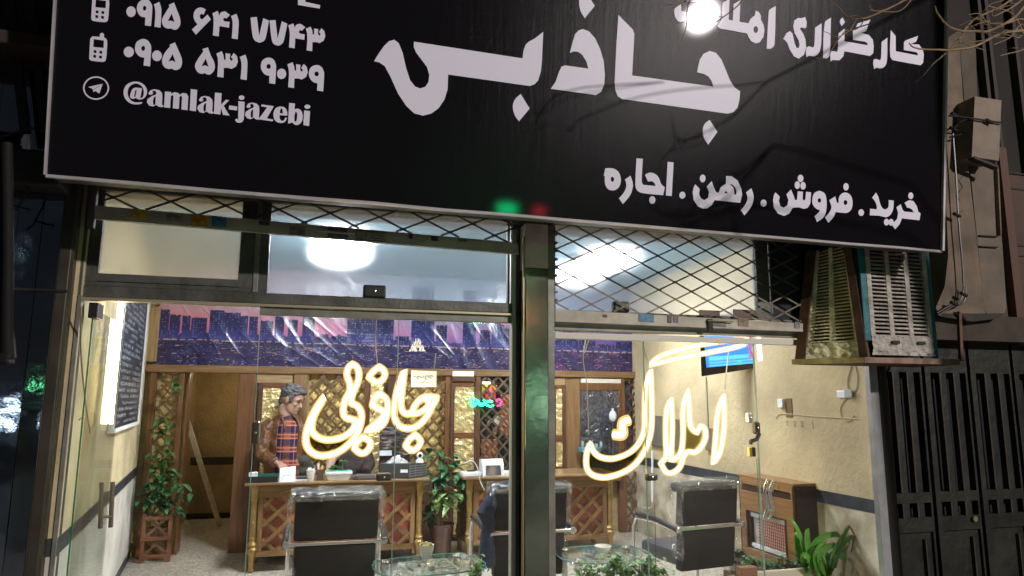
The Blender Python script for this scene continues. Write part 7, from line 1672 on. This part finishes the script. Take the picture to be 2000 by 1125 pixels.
# seated man mostly hidden by the left lit word
YS = 7.42
def sp2(px, py, dy=0): return at(px, py, YS+dy)
p2_ = thing('person', 'seated person in dark top behind the left desk, head hidden by the lit word', 'person', (sp2(685, 900).x, YS, 0))
hc2 = sp2(690, 848)
b = MB(); ellip(b, hc2, (.078, .09, .11), 16); ellip(b, hc2+Vector((-.01, -.03, -.06)), (.055, .06, .06), 12)
ellip(b, hc2+Vector((-.02, -.10, -.015)), (.014, .018, .02), 8)
for s_ in (-1, 1): ellip(b, hc2+Vector((s_*.078, 0, -.01)), (.01, .018, .03), 8)
b.tube([hc2+Vector((0, .02, -.06)), hc2+Vector((.0, .05, -.18))], [.05, .07], 12)
loft(b, [((hc2.x, YS+.06, .5), .15, .11, 0), ((hc2.x, YS+.06, hc2.z-.3), .16, .11, 0), ((hc2.x, YS+.05, hc2.z-.17), .1, .08, 0)])
ea, ha = sp2(650, 893, -.10), sp2(641, 917, -.22)
b.tube([hc2+Vector((-.14, .03, -.20)), ea, ea.lerp(ha, .6), ha], [.05, .05, .04, .028], 12)
ellip(b, ha+Vector((0, -.03, -.01)), (.035, .05, .02), 12)
for k in range(4): b.tube([ha+Vector((-.025+.016*k, -.06, -.005)), ha+Vector((-.028+.018*k, -.10, -.015)), ha+Vector((-.028+.018*k, -.12, -.03))], [.010, .0085, .007], 7)
b.tube([ha+Vector((.03, -.02, -.005)), ha+Vector((.05, -.05, -.015))], [.011, .008], 7)
fuse(b, 'body', SKIN, p2_, .009, 4)
b = MB(); ellip(b, hc2+Vector((0, .02, .03)), (.085, .09, .095), 14); fuse(b, 'hair', HAIR, p2_, .01, 3)
b = MB(); DT = mat('dark_top', (.035, .022, .018), .75, var=.3, vscale=8, bump=.4, bscale=9)
loft(b, [((hc2.x, YS+.04, .45), .20, .14, 0), ((hc2.x, YS+.04, hc2.z-.32), .20, .14, 0), ((hc2.x, YS+.04, hc2.z-.20), .17, .12, 0), ((hc2.x, YS+.04, hc2.z-.13), .08, .08, 0)])
b.tube([hc2+Vector((-.13, .03, -.19)), hc2+Vector((-.17, -.02, -.26))], [.07, .06], 12); b.tube([hc2+Vector((.13, .03, -.19)), hc2+Vector((.17, -.05, -.30)), hc2+Vector((.12, -.18, -.36))], [.07, .065, .05], 12)
fuse(b, 'dark_top', DT, p2_, .012, 5)
b = MB()
for s_ in (-1, 1): b.tube([(hc2.x+s_*.09, YS+.05, .48), (hc2.x+s_*.10, YS-.12, .48), (hc2.x+s_*.10, YS-.14, .1)], [.09, .07, .05], 12); ellip(b, (hc2.x+s_*.10, YS-.18, .05), (.045, .1, .04), 10)
fuse(b, 'trousers', BLACKP, p2_, .014, 3)
bag = thing('jacket_bundle', 'dark jacket heaped on the desk edge right of the standing man', 'jacket', at(597, 915, 7.3))
b = MB()
for dx, dz, r_ in ((-14, -4, .07), (0, 0, .075), (10, 12, .055), (-5, 16, .07), (16, 22, .04)): ellip(b, at(595+dx, 902+dz, 7.32), (r_*.9, r_*.7, r_), 12)
fuse(b, 'heap', mat('olive_black_cloth', (.04, .038, .03), .7, var=.4, vscale=10, bump=.7, bscale=14, dist=.02), bag, .01, 3)
stl = thing('stool', 'stool under the seated person behind the desk', 'stool', (hc2.x, YS+.07, 0)); MB().box((hc2.x-.2, YS-.1, .36), (hc2.x+.2, YS+.26, .41), .02).build('seat', BLACKP, stl)
for sx in (-1, 1):
    for sy in (-1, 1): MB().tube([(hc2.x+sx*.16, YS+.08+sy*.14, .36), (hc2.x+sx*.18, YS+.08+sy*.15, 0)], .014, 6).build('leg', CHROME, stl)
